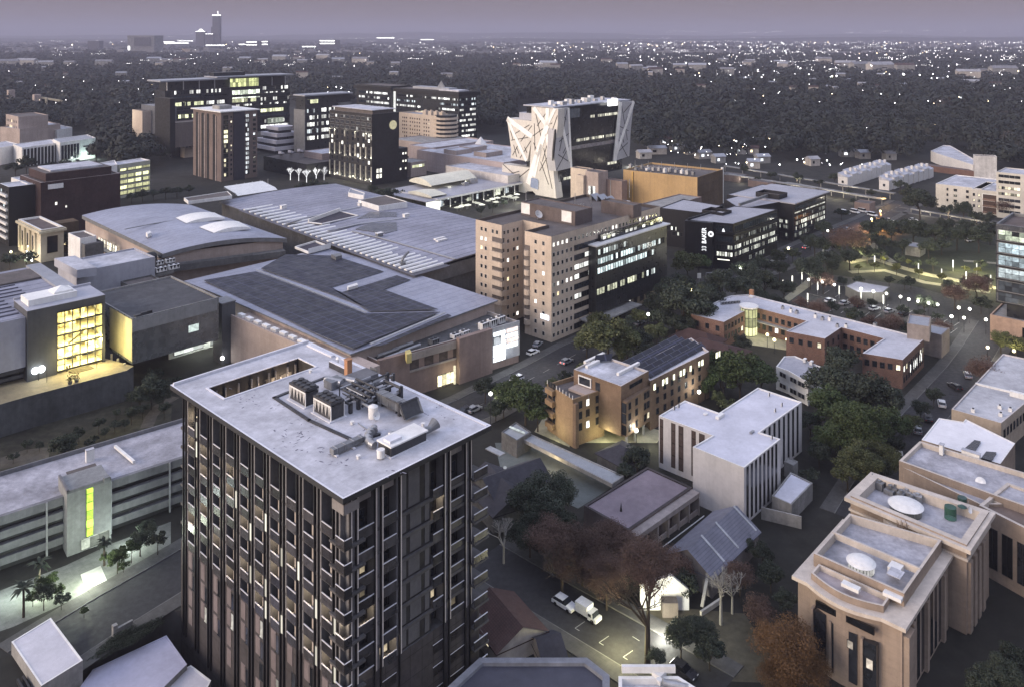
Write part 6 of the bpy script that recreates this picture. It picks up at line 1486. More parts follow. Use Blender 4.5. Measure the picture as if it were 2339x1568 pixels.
def lamp(x,y,label,grp,watts=200,warm=False,h=6.0,base=0.0,col=None):
 p=P(x,y,h);b=Vector((p.x,p.y,base));t=thing('street_lamp',label,'lamp',b,grp)
 a=place(lpost,'post',t,b);a.scale.z=(h-base)/6;g=place(lglobe_w if warm else lglobe,'globe',t,b+UZ*(h-6-0));
 lamp_at(b+UZ*(h+.6-(1.3 if watts>9000 else 0)),watts,col or((1,.84,.45)if warm else(1,.97,.85)),.4,t,2.3 if watts>9000 else None);return t
for k,(x,y,lb,wts)in enumerate(((1752,763,'brightest lamp in the court of the brick complex',500),(1662,739,'globe lamp at the front corner of the brick left wing',160),(1838,771,'pinkish lamp on the corner of the middle brick wing',150),(1797,774,'small lamp left of the middle brick wing',120),(1768,775,'low lamp under the brightest court lamp',200))):
 lamp(x,y,lb,None,wts,True,4.2)
def gable(name,label,cat,A,B,w_,ze,zr,wall,roof,z0=0,hip=0.0,over=.4):
 "house with a ridge from A to B (world xy), half width w_"
 A=Vector((A[0],A[1],0));B=Vector((B[0],B[1],0));d=(B-A).normalized();n=Vector((-d.y,d.x,0))
 t=thing(name,label,cat,((A.x+B.x)/2,(A.y+B.y)/2,z0))
 pl=[xy(A-n*w_),xy(B-n*w_),xy(B+n*w_),xy(A+n*w_)]
 m=MB();m.prism(pl,z0,ze,0,top=False)
 rA,rB=A+d*hip+UZ*zr,B-d*hip+UZ*zr
 if hip==0:
  m.face([A+n*w_+UZ*ze,A-n*w_+UZ*ze,rA]);m.face([B-n*w_+UZ*ze,B+n*w_+UZ*ze,rB])
 m.build('wall',wall,t)
 o=over;dz=(zr-ze)/w_*o;c=[A-d*o-n*(w_+o)+UZ*(ze-dz),B+d*o-n*(w_+o)+UZ*(ze-dz),B+d*o+n*(w_+o)+UZ*(ze-dz),A-d*o+n*(w_+o)+UZ*(ze-dz)]
 if hip==0:rA-=d*o;rB+=d*o
 m=MB();m.face([c[0],c[1],rB,rA]);m.face([c[2],c[3],rA,rB])
 if hip:m.face([c[1],c[2],rB]);m.face([c[3],c[0],rA])
 for i in range(4):j=(i+1)%4;m.face([c[i]-UZ*.2,c[j]-UZ*.2,c[j],c[i]])
 m.build('roof',roof,t);return t,pl
RTILE=mat('red_tiles',(.075,.042,.038),.85,.12,2,.3,.15,line=(.5,.35,.06,.7));GTILE=mat('grey_sheet_roof',(.15,.152,.19),.6,.08,1,.2,.1,line=(40,.55,.08,.75));DTILE=mat('dark_slates',(.045,.043,.052),.8,.12,1.5,.3,.12)
for lb,a,b,w_,zr in(('red tiled hipped roof at the left of the brick complex',(1548,752),(1640,778),5,5.5),('larger red tiled hipped roof below the left wing of the brick complex',(1575,775),(1690,808),6.5,5.5),('small red tiled roof tucked behind the solar roofed flats',(1560,735),(1590,745),4,5.0)):
 gable('red_roof_house',lb,'house',xy(P(*a,4)),xy(P(*b,4)),w_,3.2,zr,BRICK,RTILE,hip=4)
fz=11.2
fp=pixq((1307.5,911.5),(1379.4,888),(1249.7,875.8),fz)
fl_=thing('brown_brick_flats','brown brick flats with a solar panelled rear wing and orange lit end walls','flats',(fp[0][0],fp[0][1],0))
BB1=mat('ochre_brick',(.31,.215,.125),.85,.08,1.5,.22,.12,brick=((.30,.2,.12),3.0))
shell(fl_,fp,0,fz,BB1,RFd,1.0,.3,BB1)
A,B=fp[3],fp[0];La=elen(A,B)
MB().box((*fp[0],0),Vector((fp[1][0]-fp[0][0],fp[1][1]-fp[0][1],0))*.1,-E2*.9,UZ*(fz-.9)).build('corner_bay',BRICKb,fl_)
for k in range(4):
 z=1.5+2.7*k;MB().box(Vector((*fp[3],z))+Vector((B[0]-A[0],B[1]-A[1],0))*.02,Vector((B[0]-A[0],B[1]-A[1],0))*.3,-E1*1.1,UZ*1.2).build('balcony',BB1,fl_)
 window(fl_,A,B,La*.12,z+1.9,1.4,1.3,GL,FRD);window(fl_,A,B,La*.27,z+1.9,1.0,1.4,GL,FRD)
mp=pixq((1418,881),(1481,846),(1310,842.5),14.3)
shell(fl_,mp,2.6,14.3,BRICKb,RF,.5,.35,mat('pale_edge',(.5,.46,.44)),('wall','roof'))
rp_=pixq((1484.5,868.8),(1619.5,802),(1446,832),12.2)
shell(fl_,rp_,0,12.2,BRICKb,RF,.6,.4,mat('pale_edge',(.5,.46,.44)),('wall','roof'))
lowp=[xy(Vector((*mp[0],0))-E2*1.2+E1*.5),xy(Vector((*rp_[0],0))+E1*1),xy(Vector((*rp_[0],0))+E2*4+E1*1),xy(Vector((*mp[0],0))+E2*6)]
MB().prism(lowp,2.6,10.8,0,bot=True).build('lower_storeys',BRICKb,fl_)
for k in range(4):MB().box(Vector((*lowp[0],0))+(Vector((*lowp[1],0))-Vector((*lowp[0],0)))*(.01+.32*k),E1*.45,E2*.45,UZ*2.6).build('column',CONC,fl_)
for zz_ in(4.2,6.9,9.4):
 L=elen(lowp[0],lowp[1]);grid(fl_,lowp[0],lowp[1],[1.4,4.4,8.4,9.8],[zz_],1.0,1.5,[GL,LR],FRD,[7,1])
 L=elen(fp[0],fp[1]);grid(fl_,fp[0],fp[1],[2.3,4.6,7.6],[zz_],1.0,1.6,[GL,SQ[2],LR],FRD,[7,.8,1],name='side_window')
 L=elen(rp_[0],rp_[1]);grid(fl_,rp_[0],rp_[1],[3+3.1*k for k in range(int(L/3.3))],[zz_-.3],1.0,1.4,[GL],FRD,name='rear_window')
 MB().box(Vector((*lowp[0],zz_-1.2))-E1*.1,E2*2.6,-E1*.2,UZ*2.2).build('corner_glazing',GL,fl_)
L=elen(rp_[0],rp_[1]);grid(fl_,rp_[0],rp_[1],[1.8,5.4,6.9,10,13,14.5,17.5,21.5,23,30,31.3],[10.2],.95,1.5,[lit('flat_bright',(1,1,.72),2.2,var=.35)],FRD,name='lit_window')
L=elen(mp[0],mp[1]);rib(fl_,mp[0],mp[1],L*.3,L*.75,13.0,.8,GL,FRD,2);L=elen(mp[3],mp[0]);window(fl_,mp[3],mp[0],L*.25,12.4,3.4,1.8,GL,WHITE,.3,fw=.25);window(fl_,mp[3],mp[0],L*.52,12.2,1.2,1.8,GL,FRD)
MB().box(Vector((*fp[1],fz-.8))-E1*5+E2*1,E1*5,E2*6,UZ*.6).build('terrace_slab',PINK,fl_)
for k in range(9):MB().box(Vector((*fp[0],fz)).lerp(Vector((*fp[3],fz)),k/8),E1*.12,E2*.12,UZ*.9).build('post',WHITE,fl_)
for k in range(5):
 o=Vector((*rp_[0],11.9))+E1*2+E2*(1.3+2.0*k);MB().face([o,o+E1*27,o+E1*27+E2*1.5+UZ*.9,o+E2*1.5+UZ*.9]).box(o+E2*1.5,E1*27,E2*.08,UZ*.9,1).build('solar_row',[SOLAR,GREYM],fl_)
p=P(1352,832,13.8);m=MB();m.box(p,E1*4,E2*1,UZ*.5,0);m.face([p+E1*1+UZ*.4,p+E1*4.6-E2*2.6+UZ*.4,p+E1*6.2-E2*1.8+UZ*1.5,p+E1*2.4+E2*.8+UZ*1.5],1);tag(m.build('solar_heater',[WHITE,SOLAR]),'solar water heater on the pale penthouse roof of the brown flats','solar heater')
for k,(x,y,la,lb_,s)in enumerate(((1338,832,8,.8,'long'),(1342,842,5,.8,'short'),(1413,858,9,.7,'right hand'))):
 tag(MB().box(P(x,y,13.8),E1*la,E2*lb_,UZ*.7).build('roof_duct',WHITE),s+' white duct box on the penthouse roof of the brown flats','duct')
t,pl_=gable('carport_roof','dark hipped carport roof in front of the brown flats','roof',xy(P(1392,1010,3.4)),xy(P(1450,1040,3.4)),4.2,2.6,4.2,CONCd,DTILE,hip=3)
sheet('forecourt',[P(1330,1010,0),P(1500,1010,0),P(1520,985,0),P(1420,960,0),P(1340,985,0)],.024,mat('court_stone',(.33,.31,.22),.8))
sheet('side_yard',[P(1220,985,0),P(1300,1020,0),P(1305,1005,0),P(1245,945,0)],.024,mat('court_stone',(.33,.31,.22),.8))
lamp_at(P(1380,992,2.2),500,(1,.97,.55),.5);lamp_at(P(1262,990,2.2),260,(1,.97,.6),.5);lamp_at(P(1490,1000,2.5),500,(1,1,.65),.5)
lamp(1453,981,'bright lamp under the raised corner of the brown flats',None,420,False,3.2);lamp(1596,893,'bright lamp at the rear corner of the brown flats beside the trees',None,700,False,5.0)
for k in range(2):lamp_at(P(1270+25*k,1030,3)-E1*5,260,(1,.78,.42),.6)
wz=11.5
wpts=[(1504.3,948.2),(1626.8,993.3),(1581.8,1019),(1698.9,1066.7),(1782.2,1001),(1735,985.6),(1830.9,916.7),(1730.4,883.8),(1641.7,941.5),(1563.8,913.1)]
wpl=[xy(P(x,y,wz))for x,y in wpts]
wo_=building('white_office','white office block with dark vertical window slots and a stepped pale roof','office',ccw(wpl),0,wz,mat('white_render',(.58,.555,.55),.75,.04,1.2,.12,.15),mat('white_roof',(.55,.55,.61),.7,.04,1.5,.15,.12),.25,.3,WHITE)
DSL=mat('brown_slot_panel',(.075,.055,.05),.5,.3,2.5,.1,.3,line=(3,2.7,.12,.35))
def slot(A,B,f0,f1,z0=1.2,z1=wz-.5,m_=None):
 A,B=Vector((*A,0)),Vector((*B,0));d=B-A;n=Vector((d.y,-d.x,0)).normalized()
 MB().box(A+d*f0+n*-.02+UZ*z0,d*(f1-f0),n*.07,UZ*(z1-z0)).build('window_slot',m_ or DSL,wo_)
def wpz(k):return xy(P(*wpts[k],wz))
for f0,f1 in((.02,.085),(.24,.32),(.38,.47),(.62,.70),(.76,.86)):slot(wpz(0),wpz(1),f0,f1)
for k in range(8):slot(wpz(3),wpz(4),.06+.112*k,.115+.112*k,.6,wz-.3,GL)
for k in range(8):slot(wpz(5),wpz(6),.08+.112*k,.125+.112*k,.6,wz-.3,GL)
for k,(x,y,lb)in enumerate(((1538,936,'front left corner'),(1548,931,'left edge'),(1755,905,'far wing upper part'),(1784,928,'far wing lower part'),(1769,941,'far wing inner side'),(1761,1003,'front wing right side'))):
 p=P(x,y,wz-.2);t=thing('roof_vent','pair of small vent pipes on the white office roof at its '+lb,'vent',p);MB().cyl(p,.12,.8,8).build('pipe',WHITE,t);MB().cyl(p+E1*.45,.12,.8,8).build('pipe',DKM,t)
tag(MB().cyl(P(1611,945,wz-.2),.5,.25,14).build('roof_dish',WHITE),'round white vent cover on the left of the white office roof','vent')
tag(MB().box(P(1641,958,wz-.2),E1*2.6,E2*.8,UZ*.6).build('roof_box',WHITE),'white box at the inner corner of the white office roof','box')
tag(MB().box(P(1716,991,wz-.2),E1*1.4,E2*.5,UZ*.4).build('roof_box',STEEL),'small steel box in the middle of the white office roof','box')
building('annex','low annex with pale blue flat roof beside the white office','annex',ccw([xy(P(x,y,3.6))for x,y in((1762,1130.6),(1807,1151),(1855.6,1101.4),(1805,1076.6))]),0,3.6,CONC,mat('white_roof',(.55,.55,.61)),.2,.3)
building('porch','small pale porch frame against the white office','porch',ccw([xy(P(x,y,3.2))for x,y in((1790,1052),(1812,1062),(1822,1052),(1800,1043))]),0,3.2,CONC,CONC,.2,.2)
b=MB();b.bar(P(1738,1170,1.2),P(1830,1192,1.2),.3,2.4);tag(b.build('yard_wall',CONC),'pale yard wall below the annex of the white office','wall')
shz=5.0
shp=ccw([xy(P(x,y,shz))for x,y in((1333,1153),(1435,1210),(1580,1111),(1478,1064.5))])
PUR=mat('purple_felt',(.20,.165,.185),.85,.05,1,.2,.12)
sh=building('flat_roof_shed','shed with a flat purple brown roof and an open colonnade','shed',shp,0,shz,mat('shed_brick',(.12,.095,.09),.85),PUR,.25,.5,mat('dark_fascia',(.05,.042,.042)))
a,b2=Vector((*xy(P(1435,1210,shz)),0)),Vector((*xy(P(1580,1111,shz)),0));d=(b2-a).normalized();n=Vector((d.y,-d.x,0));L=(b2-a).length
m=MB();m.box(a+UZ*3.7,d*L,n*1.8,UZ*.9);m.build('verandah_beam',mat('verandah_pale',(.27,.235,.22)),sh)
for k in range(7):MB().box(a+d*(L*k/6-.15*(k>0)),d*.3,n*1.7,UZ*3.7).build('pillar',mat('verandah_pale',(.27,.235,.22)),sh)
MB().box(a+n*1.2+UZ*.1,d*L,n*.25,UZ*1.0).build('verandah_rail',mat('verandah_pale',(.27,.235,.22)),sh)
for k in range(4):
 c=a+d*(L*(.25+.17*k))+n*.8+UZ*3.2;o=MB().cyl(c,.14,.28,8).build('verandah_lamp',glow('small_bulb',(1,.95,.8),6));tag(o,'%s small lamp from the left in the shed colonnade'%'first second third fourth'.split()[k],'lamp','shed colonnade lamps')
t=thing('roof_spire','thin dark pointed finial rising in front of the purple brown shed roof','spire',P(1420,1215,0));MB().cyl(P(1418,1222,0),.9,6.4,8,r2=.02).build('spire',mat('cypress_dark',(.02,.02,.018)),t)
t,pl_=gable('gabled_hall','blue grey sheet roofed hall below the white office','hall',xy(P(1572,1246,7)),xy(P(1680,1150,7)),4.6,3.8,6.6,mat('hall_wall',(.22,.2,.19)),GTILE)
for f in(.25,.55,.95):
 p,q_=P(1572,1246,6.75).lerp(P(1680,1150,6.75),f),None
 dd=(P(1680,1150,0)-P(1572,1246,0));dd.z=0;dd.normalize();nn=Vector((dd.y,-dd.x,0))
 MB().bar(p,p+nn*4.6-UZ*2.8,.5,.12).build('roof_rib',STEEL,t)
MB().box(P(1605,1180,4.2),P(1512,1250,4.2)-P(1605,1180,4.2),UZ*.25,Vector((.3,.3,0))).build('gutter',WHITE,t)
t=thing('lit_gable_wall','bright floodlit white gable wall glowing behind the brown tree','wall',P(1510,1395,0))
p0=P(1462,1392,0);d=E2*-1;m=MB();W_=10
d1=(P(1565,1392,0)-p0).normalized();p0b=p0+Vector((0,.6,0))
m.face([p0,p0+d1*8.2,p0+d1*8.2+UZ*3.4,p0+d1*5.2+UZ*5.8,p0+UZ*4.2]);m.face([p0b,p0b+UZ*4.2,p0b+d1*5.2+UZ*5.8,p0b+d1*8.2+UZ*3.4,p0b+d1*8.2])
m.build('wall',WHITE,t);MB().box(p0+d1*3.4-Vector((0,1.8,0)),d1*2.6,Vector((0,1.7,0)),UZ*2.4).build('porch',mat('porch_brown',(.12,.1,.085)),t)
lamp_at(P(1505,1402,1.5)-Vector((0,3.5,0)),2600,(1,1,.86),.8,t);lamp_at(P(1418,1432,3.4),3000,(1,.93,.5),.6);lamp_at(P(1455,1470,3.0),300,(1,.9,.5),.6)
t=thing('buttress_wall','pale curved buttress leaning beside the gabled hall','buttress',P(1612,1365,0))
MB().bar(P(1603,1385,0),P(1617,1310,3.6),.5,.6).bar(P(1600,1400,.4),P(1645,1370,.6),.4,.8).build('buttress',mat('hall_stone',(.42,.4,.36)),t)
building('canopy_strip','long pale grey flat canopy between the brown flats and the purple roofed shed','canopy',ccw([xy(P(x,y,3.2))for x,y in((1189,999),(1398,1104),(1425,1085),(1213,990))]),2.4,3.2,CONC,mat('canopy_grey',(.27,.285,.30),.6,.05,1,.15,.1),.15,.3)
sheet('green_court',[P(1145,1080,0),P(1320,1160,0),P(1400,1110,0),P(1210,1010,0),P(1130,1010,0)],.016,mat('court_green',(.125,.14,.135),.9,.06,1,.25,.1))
building('glazed_kiosk','small block with lit skylight bars at the upper end of the canopy','kiosk',ccw([xy(P(x,y,4.0))for x,y in((1145,985),(1180,1005),(1213,985),(1178,962))]),0,4.0,CONCd,mat('canopy_grey',(.27,.285,.30)),.2,.3)
for k in range(4):tag(MB().box(P(1178+6*k,982+2.5*k,4.05),E2*2.2,E1*.5,UZ*.2).build('skylight_bar',lit('skybar',(.85,.93,.95),.7)),'%s pale skylight bar from the left on the small kiosk roof'%'first second third fourth'.split()[k],'skylight','skylight bars on the kiosk')
gable('dark_gabled_house','dark slate gabled house beside the dark tower, nearer the pale canopy','house',xy(P(1105,1090,7)),xy(P(1230,1045,7)),5.2,4,7,CONCd,DTILE)
gable('dark_gabled_house','dark slate house under the big dark tree right of the tower','house',xy(P(1110,1060,6)),xy(P(1180,1130,6)),5.2,3.6,6.5,CONCd,DTILE)
tag(MB().box(P(1108,1025,5.6),E2*-4.5,E1*1.6,UZ*.2).build('pale_ridge_board',STEEL),'pale sloping roof board beside the dark slate houses','board')
for k,(x,y)in enumerate(((1122,1074),(1153,1068))):
 o=MB().cyl(P(x,y,5.9),.35,.3,12).build('glowing_roof_vent',glow('vent_cap_glow',(.85,.9,1),.6));tag(o,('left' if k==0 else 'right')+' of two round pale roof vents on the dark slate house','vent','round vents on the dark house')  # vent caps made bright by a glow of their own
t=thing('lit_window_bay','small warm lit bay in the dark house beside the bare tree','window',P(1130,1140,2));MB().box(P(1122,1148,1.5),E1*1.6,E2*.3,UZ*1.6).build('pane',lit('bay_warm',(1,.8,.55),1.0),t)
t,pl_=gable('red_roof_house','dark red roofed house with white windows at the foot of the dark tower','house',xy(P(1120,1345,5)),xy(P(1192,1430,5)),4.4,3.0,5.2,mat('house_cream',(.4,.37,.34)),RTILE,z0=-3)
for k in range(4):window(t,pl_[0],pl_[1],1.6+1.7*k,2.3,1.0,1.2,LR,FRW)
t,pl_=gable('white_gable_porch','small dark roofed porch with white eaves by the street','porch',xy(P(1228,1462,3.4)),xy(P(1275,1450,3.4)),3.2,2.0,3.8,mat('house_cream',(.4,.37,.34)),DTILE,z0=-1)
building('navy_roof_block','block with dark navy flat roof and white parapet at the bottom edge','building',ccw([xy(P(x,y,7))for x,y in((985,1600),(1095,1500),(1340,1500),(1392,1540),(1392,1640),(1000,1680))]),-9,7,CONC,mat('navy_roof',(.06,.062,.085),.6,.06,1,.2,.1),.5,1.0,mat('pale_blue_coping',(.22,.23,.26)))
bb=building('white_parapet_block','white parapeted flat roof with silver ducts at the bottom edge','building',ccw([xy(P(x,y,7))for x,y in((1412,1542),(1548,1542),(1640,1600),(1640,1680),(1412,1680))]),-9,7,WHITE,RF,.8,.5)
tag(MB().box(P(1420,1536,7.3),Vector((7.5,0,0)),Vector((0,.5,0)),UZ*.9).build('roof_screen',WHITE),'white screen wall on the back edge of the bottom parapeted roof','wall')
tag(MB().cyl(P(1515,1556,6.6),.45,3.4,12,ax=E1*.5-E2,bot=True).build('roof_duct',STEEL),'thick silver duct on the white parapeted roof at the bottom edge','duct');tag(MB().cbox(P(1505,1552,6.2),1.6,1.4,1.3,TH).cyl(P(1505,1552,7.5),.4,.2,10).build('roof_unit',WHITE),'white fan unit on the parapeted roof at the bottom edge','fan unit')
CLS=mat('classical_pink_stone',(.285,.225,.18),.85,.07,1.5,.22,.15,line=(2.4,1.05,.02,.8));CLR=mat('classical_roof',(.40,.395,.43),.8,.12,1.2,.4,.18);CLC=mat('classical_cream_cap',(.52,.46,.40),.8,.06,1.5,.2,.2)
zr_=14.5
rpts=[(1942,1130.5),(2207,1243),(2258,1167),(1995,1080)]
rl=ccw([xy(P(x,y,zr_))for x,y in rpts])
rc=building('classical_rear_block','taller beige classical block with a deep parapet hiding roof plant','building',rl,0,zr_,CLS,CLR,1.7,1.1,CLC)
ringp(rl,.8,.05,zr_-.9,zr_-.25).build('cornice',CLC,rc);MB().prism(inset(rl,-.25),zr_-2.6,zr_-2.2,0,bot=True).build('string_course',CLC,rc)
fz_=12.2
fpts=[(1822,1312),(2060,1424),(2160,1262),(1985,1195),(1898,1222)]
front=[xy(P(x,y,fz_))for x,y in((1822,1312),(2060,1424),(2165,1262),(1930,1190))]
fc=thing('classical_front_block','beige classical block with a bowed cornice and a drum roof light','building',(front[0][0],front[0][1],0))
A,B=Vector((*front[0],0)),Vector((*front[1],0));dA=(B-A).normalized();nA=Vector((dA.y,-dA.x,0));LA=(B-A).length
bow=[A]+[A+dA*(LA*t)+nA*(1.5*math.sin(math.pi*(t-.12)/.70))for t in[.12+.07*k for k in range(11)]]+[B]
body=[xy(p)for p in bow]+front[2:]
body=ccw(body)
shell(fc,body,0,fz_-.6,CLS,CLR,.4,.6,CLS)
MB().prism(inset(body,-.7),fz_-.6,fz_-.05,0,top=1,bot=True).build('cornice',[CLC,CLC],fc)
up=[xy(A+dA*.8+E1*4),xy(B-dA*1.0+E1*4),xy(Vector((*front[2],0))-E1*.3+E2*.9),xy(Vector((*front[3],0))+dA*.8-E1*.3)]
up=ccw(up);uz=fz_+1.0
m=MB();shell(fc,up,fz_-.1,uz+.9,CLS,CLR,1.4,.4,CLC,('attic_wall','attic_roof'))
bow2=[xy(p+nA*-.6)for p in bow[1:-1]];pp_=ccw(bow2+[xy(bow[-2]+E1*3.5),xy(bow[1]+E1*3.5)])
shell(fc,pp_,fz_-.06,fz_+.95,CLS,mat('attic_pink',(.36,.31,.31),.8),.8,.3,CLC,('bow_parapet','bow_roof'))
MB().box(Vector((*up[0],uz)).lerp(Vector((*up[3],uz)),.5),(Vector((*up[1],0))-Vector((*up[0],0))),E1*.4,UZ*1.0).build('party_wall',CLC,fc)
def drum(x,y,z,r,label):
 t=thing('drum_rooflight',label,'roof light',P(x,y,z));p=P(x,y,z)
 MB().cyl(p,r,1.3,24).build('drum',lit('drum_glass',(1,.97,.92),.55,cell=(.8,2),mull=.1),t);m=MB();prev=(r*1.12,1.3)
 for(r2,z2)in((r*.9,1.6),(r*.55,1.85),(.25,1.98)):
  m.cyl(p+UZ*prev[1],prev[0],z2-prev[1],24,r2=r2,top=r2<.3);prev=(r2,z2)
 m.build('dome',WHITE,t);return t
drum(1966,1300,uz-.5,1.95,'round drum roof light with shallow dome on the front classical roof')
t=drum(2068,1168,zr_-1.7,2.6,'large shallow dome inside the parapet of the rear classical roof')
t=thing('roof_hatch_box','white cube roof hatch right of the drum roof light','hatch',P(2045,1308,uz-.5));MB().cbox(P(2045,1308,uz-.5),2.0,1.8,1.2,TH).build('box',WHITE,t);MB().cbox(P(2045,1308,uz+.7),2.2,2.0,.12,TH).build('lid',RF,t)
for k,(x,y,w_)in enumerate(((1920,1337,'left'),(2015,1358,'right'))):tag(MB().box(P(x,y,fz_+.9),-E2*2.6,E1*1.1,UZ*.5).build('roof_box',WHITE),w_+' of two white flat boxes along the front classical roof edge','box')
MBt=thing('curved_bench_roof','pale curved planter ledge with a dead tree against the rear classical block','ledge',P(2075,1225,fz_));m=MB()
pts=[P(2017,1195,fz_),P(2040,1215,fz_),P(2080,1235,fz_),P(2120,1248,fz_),P(2143,1245,fz_),P(2130,1228,fz_),P(2040,1188,fz_)];m.prism(ccw([xy(p)for p in pts]),fz_-.5,fz_+.9,0);m.build('ledge',CLC,MBt)
for k in range(9):MB().tube(P(2050+2*k,1222,fz_),P(2048+3.2*k,1186+(k%3)*6,fz_+2.4),.06,5).build('twig',mat('dead_wood',(.2,.14,.1)),MBt)
for k,(x,y,r,h,c,lb)in enumerate(((2170,1182,.95,2.0,(.03,.085,.06),'front'),(2197,1156,.75,1.7,(.03,.07,.06),'rear'))):
 t=thing('green_tank',lb+' of two dark green water tanks in the rear classical roof','tank',P(x,y,zr_-1.6));MB().cyl(P(x,y,zr_-1.6),r,h,20).build('tank',mat('green_plastic%d'%k,c,.4),t);MB().cyl(P(x,y,zr_-1.6+h),r,.3,20,r2=.25).build('lid',mat('green_plastic%d'%k,c,.4),t)
t=thing('satellite_dish','white dish beside the rear green water tank','satellite dish',P(2211,1163,zr_-.5));MB().cyl(P(2211,1163,zr_),.1,.3,14,r2=.6,ax=Vector((.5,-.7,.4)),top=False).build('dish',WHITE,t);MB().cyl(P(2211,1163,zr_-1.6),.05,1.6,6).build('mast',STEEL,t)
q=random.Random(77)
for k in range(9):
 x,y=1995+k*12.5,1100+k*5.5+(k%2)*8;p=P(x,y,zr_-1.6);tag(MB().cbox(p,q.uniform(1.2,2.4),q.uniform(1,1.8),q.uniform(.6,1.3),TH+q.uniform(-.2,.2)).cyl(p+UZ*1.0,.35,.5,10).build('roof_plant',q.choice([GREYM,DKM,STEEL,CONCd])),'%s plant box from the left inside the rear classical parapet'%'first second third fourth fifth sixth seventh eighth ninth'.split()[k],'plant','plant in the classical roof')
for t0,t1,z0,z1 in((.20,.32,1,9.0),(.38,.62,1,8.4),(.68,.80,1,8.2)):
 pa_,pb2=A+dA*(LA*t0)+nA*1.0,A+dA*(LA*t1)+nA*1.0
 MB().box(pa_-nA*.6+UZ*z0,pb2-pa_,nA*1.02,UZ*(z1-z0)).build('window_bay',GL,fc)
 MB().box(pa_-nA*.6+UZ*z0-dA*.35,dA*.35,nA*1.3,UZ*(z1-z0+.2)).build('pilaster',CLS,fc)
MB().box(A+dA*(LA*.22)+nA*1.1+UZ*9.6,dA*(LA*.56),nA*.35,UZ*1.0).build('fascia_slot',GL,fc)
window(fc,xy(A+nA*1.5),xy(B+nA*1.5),LA*.74,5.2,.9,1.4,lit('class_lit',(1,.85,.7),.7),FRD);window(fc,xy(A+nA*1.5),xy(B+nA*1.5),LA*.56,6.6,.8,1.1,lit('class_lit',(1,.85,.7),.7),FRD)
C,D=Vector((*front[1],0)),Vector((*front[2],0));dC=(D-C).normalized();nC=Vector((dC.y,-dC.x,0));LC_=(D-C).length
for k in range(8):
 s=LC_*(.2+.095*k);MB().box(C+dC*s+UZ*.5+nC*-.02,dC*1.2,nC*.08,UZ*10).build('window_slot',GL,fc)
 if k in(0,3,7):MB().box(C+dC*(s-1.0)+nC*-.02,dC*.9,nC*.6,UZ*10.6).build('pilaster',CLS,fc)
MB().box(C+nC*-.02+dC*.3,dC*2.6,nC*.9,UZ*10.4).build('corner_pier',CLS,fc)
Cr=[Vector((*rl[k],0))for k in range(4)]
f0_=Vector((*xy(P(2207,1243,zr_)),0));f1_=Vector((*xy(P(2258,1167,zr_)),0));dr=(f1_-f0_).normalized();nr=Vector((dr.y,-dr.x,0))
for k in range(4):MB().box(f0_+dr*(.6+2.4*k)+nr*-.02,dr*1.3,nr*.5,UZ*11.5).build('pilaster',CLS,rc)
for k in range(3):MB().box(f0_+dr*(2.05+2.4*k)+nr*-.02+UZ*1,dr*.8,nr*.06,UZ*9.5).build('window_slot',GL,rc)
l0_=Vector((*xy(P(1942,1130.5,zr_)),0));dl=(f0_-l0_).normalized();nl=Vector((dl.y,-dl.x,0))
for k in range(3):MB().box(l0_+dl*(1.0+2.2*k)+nl*-.02+UZ*6,dl*.8,nl*.06,UZ*4.5).build('window_slot',GL,rc)
ck=building('classical_side_wing','long beige wing with stained pale roof and low parapets at the right edge','building',ccw([xy(P(x,y,12.5))for x,y in((2052.5,1050.7),(2291,1137),(2440,1190),(2480,1120),(2100,1005.7))]),0,12.5,CLS,CLR,.9,.5,CLC)
ck2=building('classical_side_wing','lower pale roof strip between the two classical parapets','building',ccw([xy(P(x,y,11.5))for x,y in((2062,1066),(2238,1150),(2290,1150),(2110,1062))]),0,11.5,CLS,CLR,.5,.35,CLC)
ck3=building('classical_east_wing','beige wing with dark tall windows at the right edge beside the rear classical block','building',ccw([xy(P(x,y,12))for x,y in((2235,1152),(2420,1245),(2470,1160),(2300,1100))]),0,12,CLS,mat('brown_terrace',(.16,.12,.1)),1.0,.6,CLC)
e0,e1_=xy(P(2235,1152,12)),xy(P(2420,1245,12));Le=elen(e0,e1_)
for k in range(6):window(ck3,e0,e1_,2.4+2.6*k,5.5,1.7,7.0,GL,FRD,mull=1)
for k,(x,y,lb)in enumerate(((2217,1045,'white plant box against the parapet'),(2150,1036,'slim white flue'),(2239,1099,'white dome dish'))):
 p=P(x,y,11.7);t=thing('roof_item',lb+' on the stained roof at the right edge','roof unit',p)
 if k==2:MB().cyl(p,.9,.2,16,r2=.4,ax=Vector((-.3,-.6,.7))).build('dish',WHITE,t);MB().cyl(p-UZ*.4,.08,.6,6).build('mast',STEEL,t)
 else:MB().cbox(p,(3.2,.7)[k],1.0,(1.3,2.0)[k],TH+1.57).build('box',WHITE,t);MB().cbox(p+UZ*(1.3,2.0)[k],(3.4,.9)[k],1.2,.1,TH+1.57).build('lid',RF,t)
wr=building('white_roof_block','block with a broad bright white roof and two dark skylights','building',ccw([xy(P(x,y,10.5))for x,y in((2104,1003),(2284,1058),(2318,1011),(2205,955.7),(2199,962),(2144,953))]),0,10.5,CLS,mat('bright_white_roof',(.66,.65,.67),.7,.03,1,.1,.1),.12,.25,WHITE)
for lb,pts in(('rear of two dark skylights in the bright white roof',((2199,1024),(2222,1031),(2239,1005),(2225,1002))),('front of two dark skylights in the bright white roof',((2240,1043),(2263,1049),(2275,1030),(2252,1028)))):
 tag(MB().prism(ccw([xy(P(x,y,10.9))for x,y in pts]),10.3,10.8,0).build('skylight',mat('skylight_dark',(.04,.04,.045),.3,line=(.8,5,.06,2.5))),lb,'skylight')
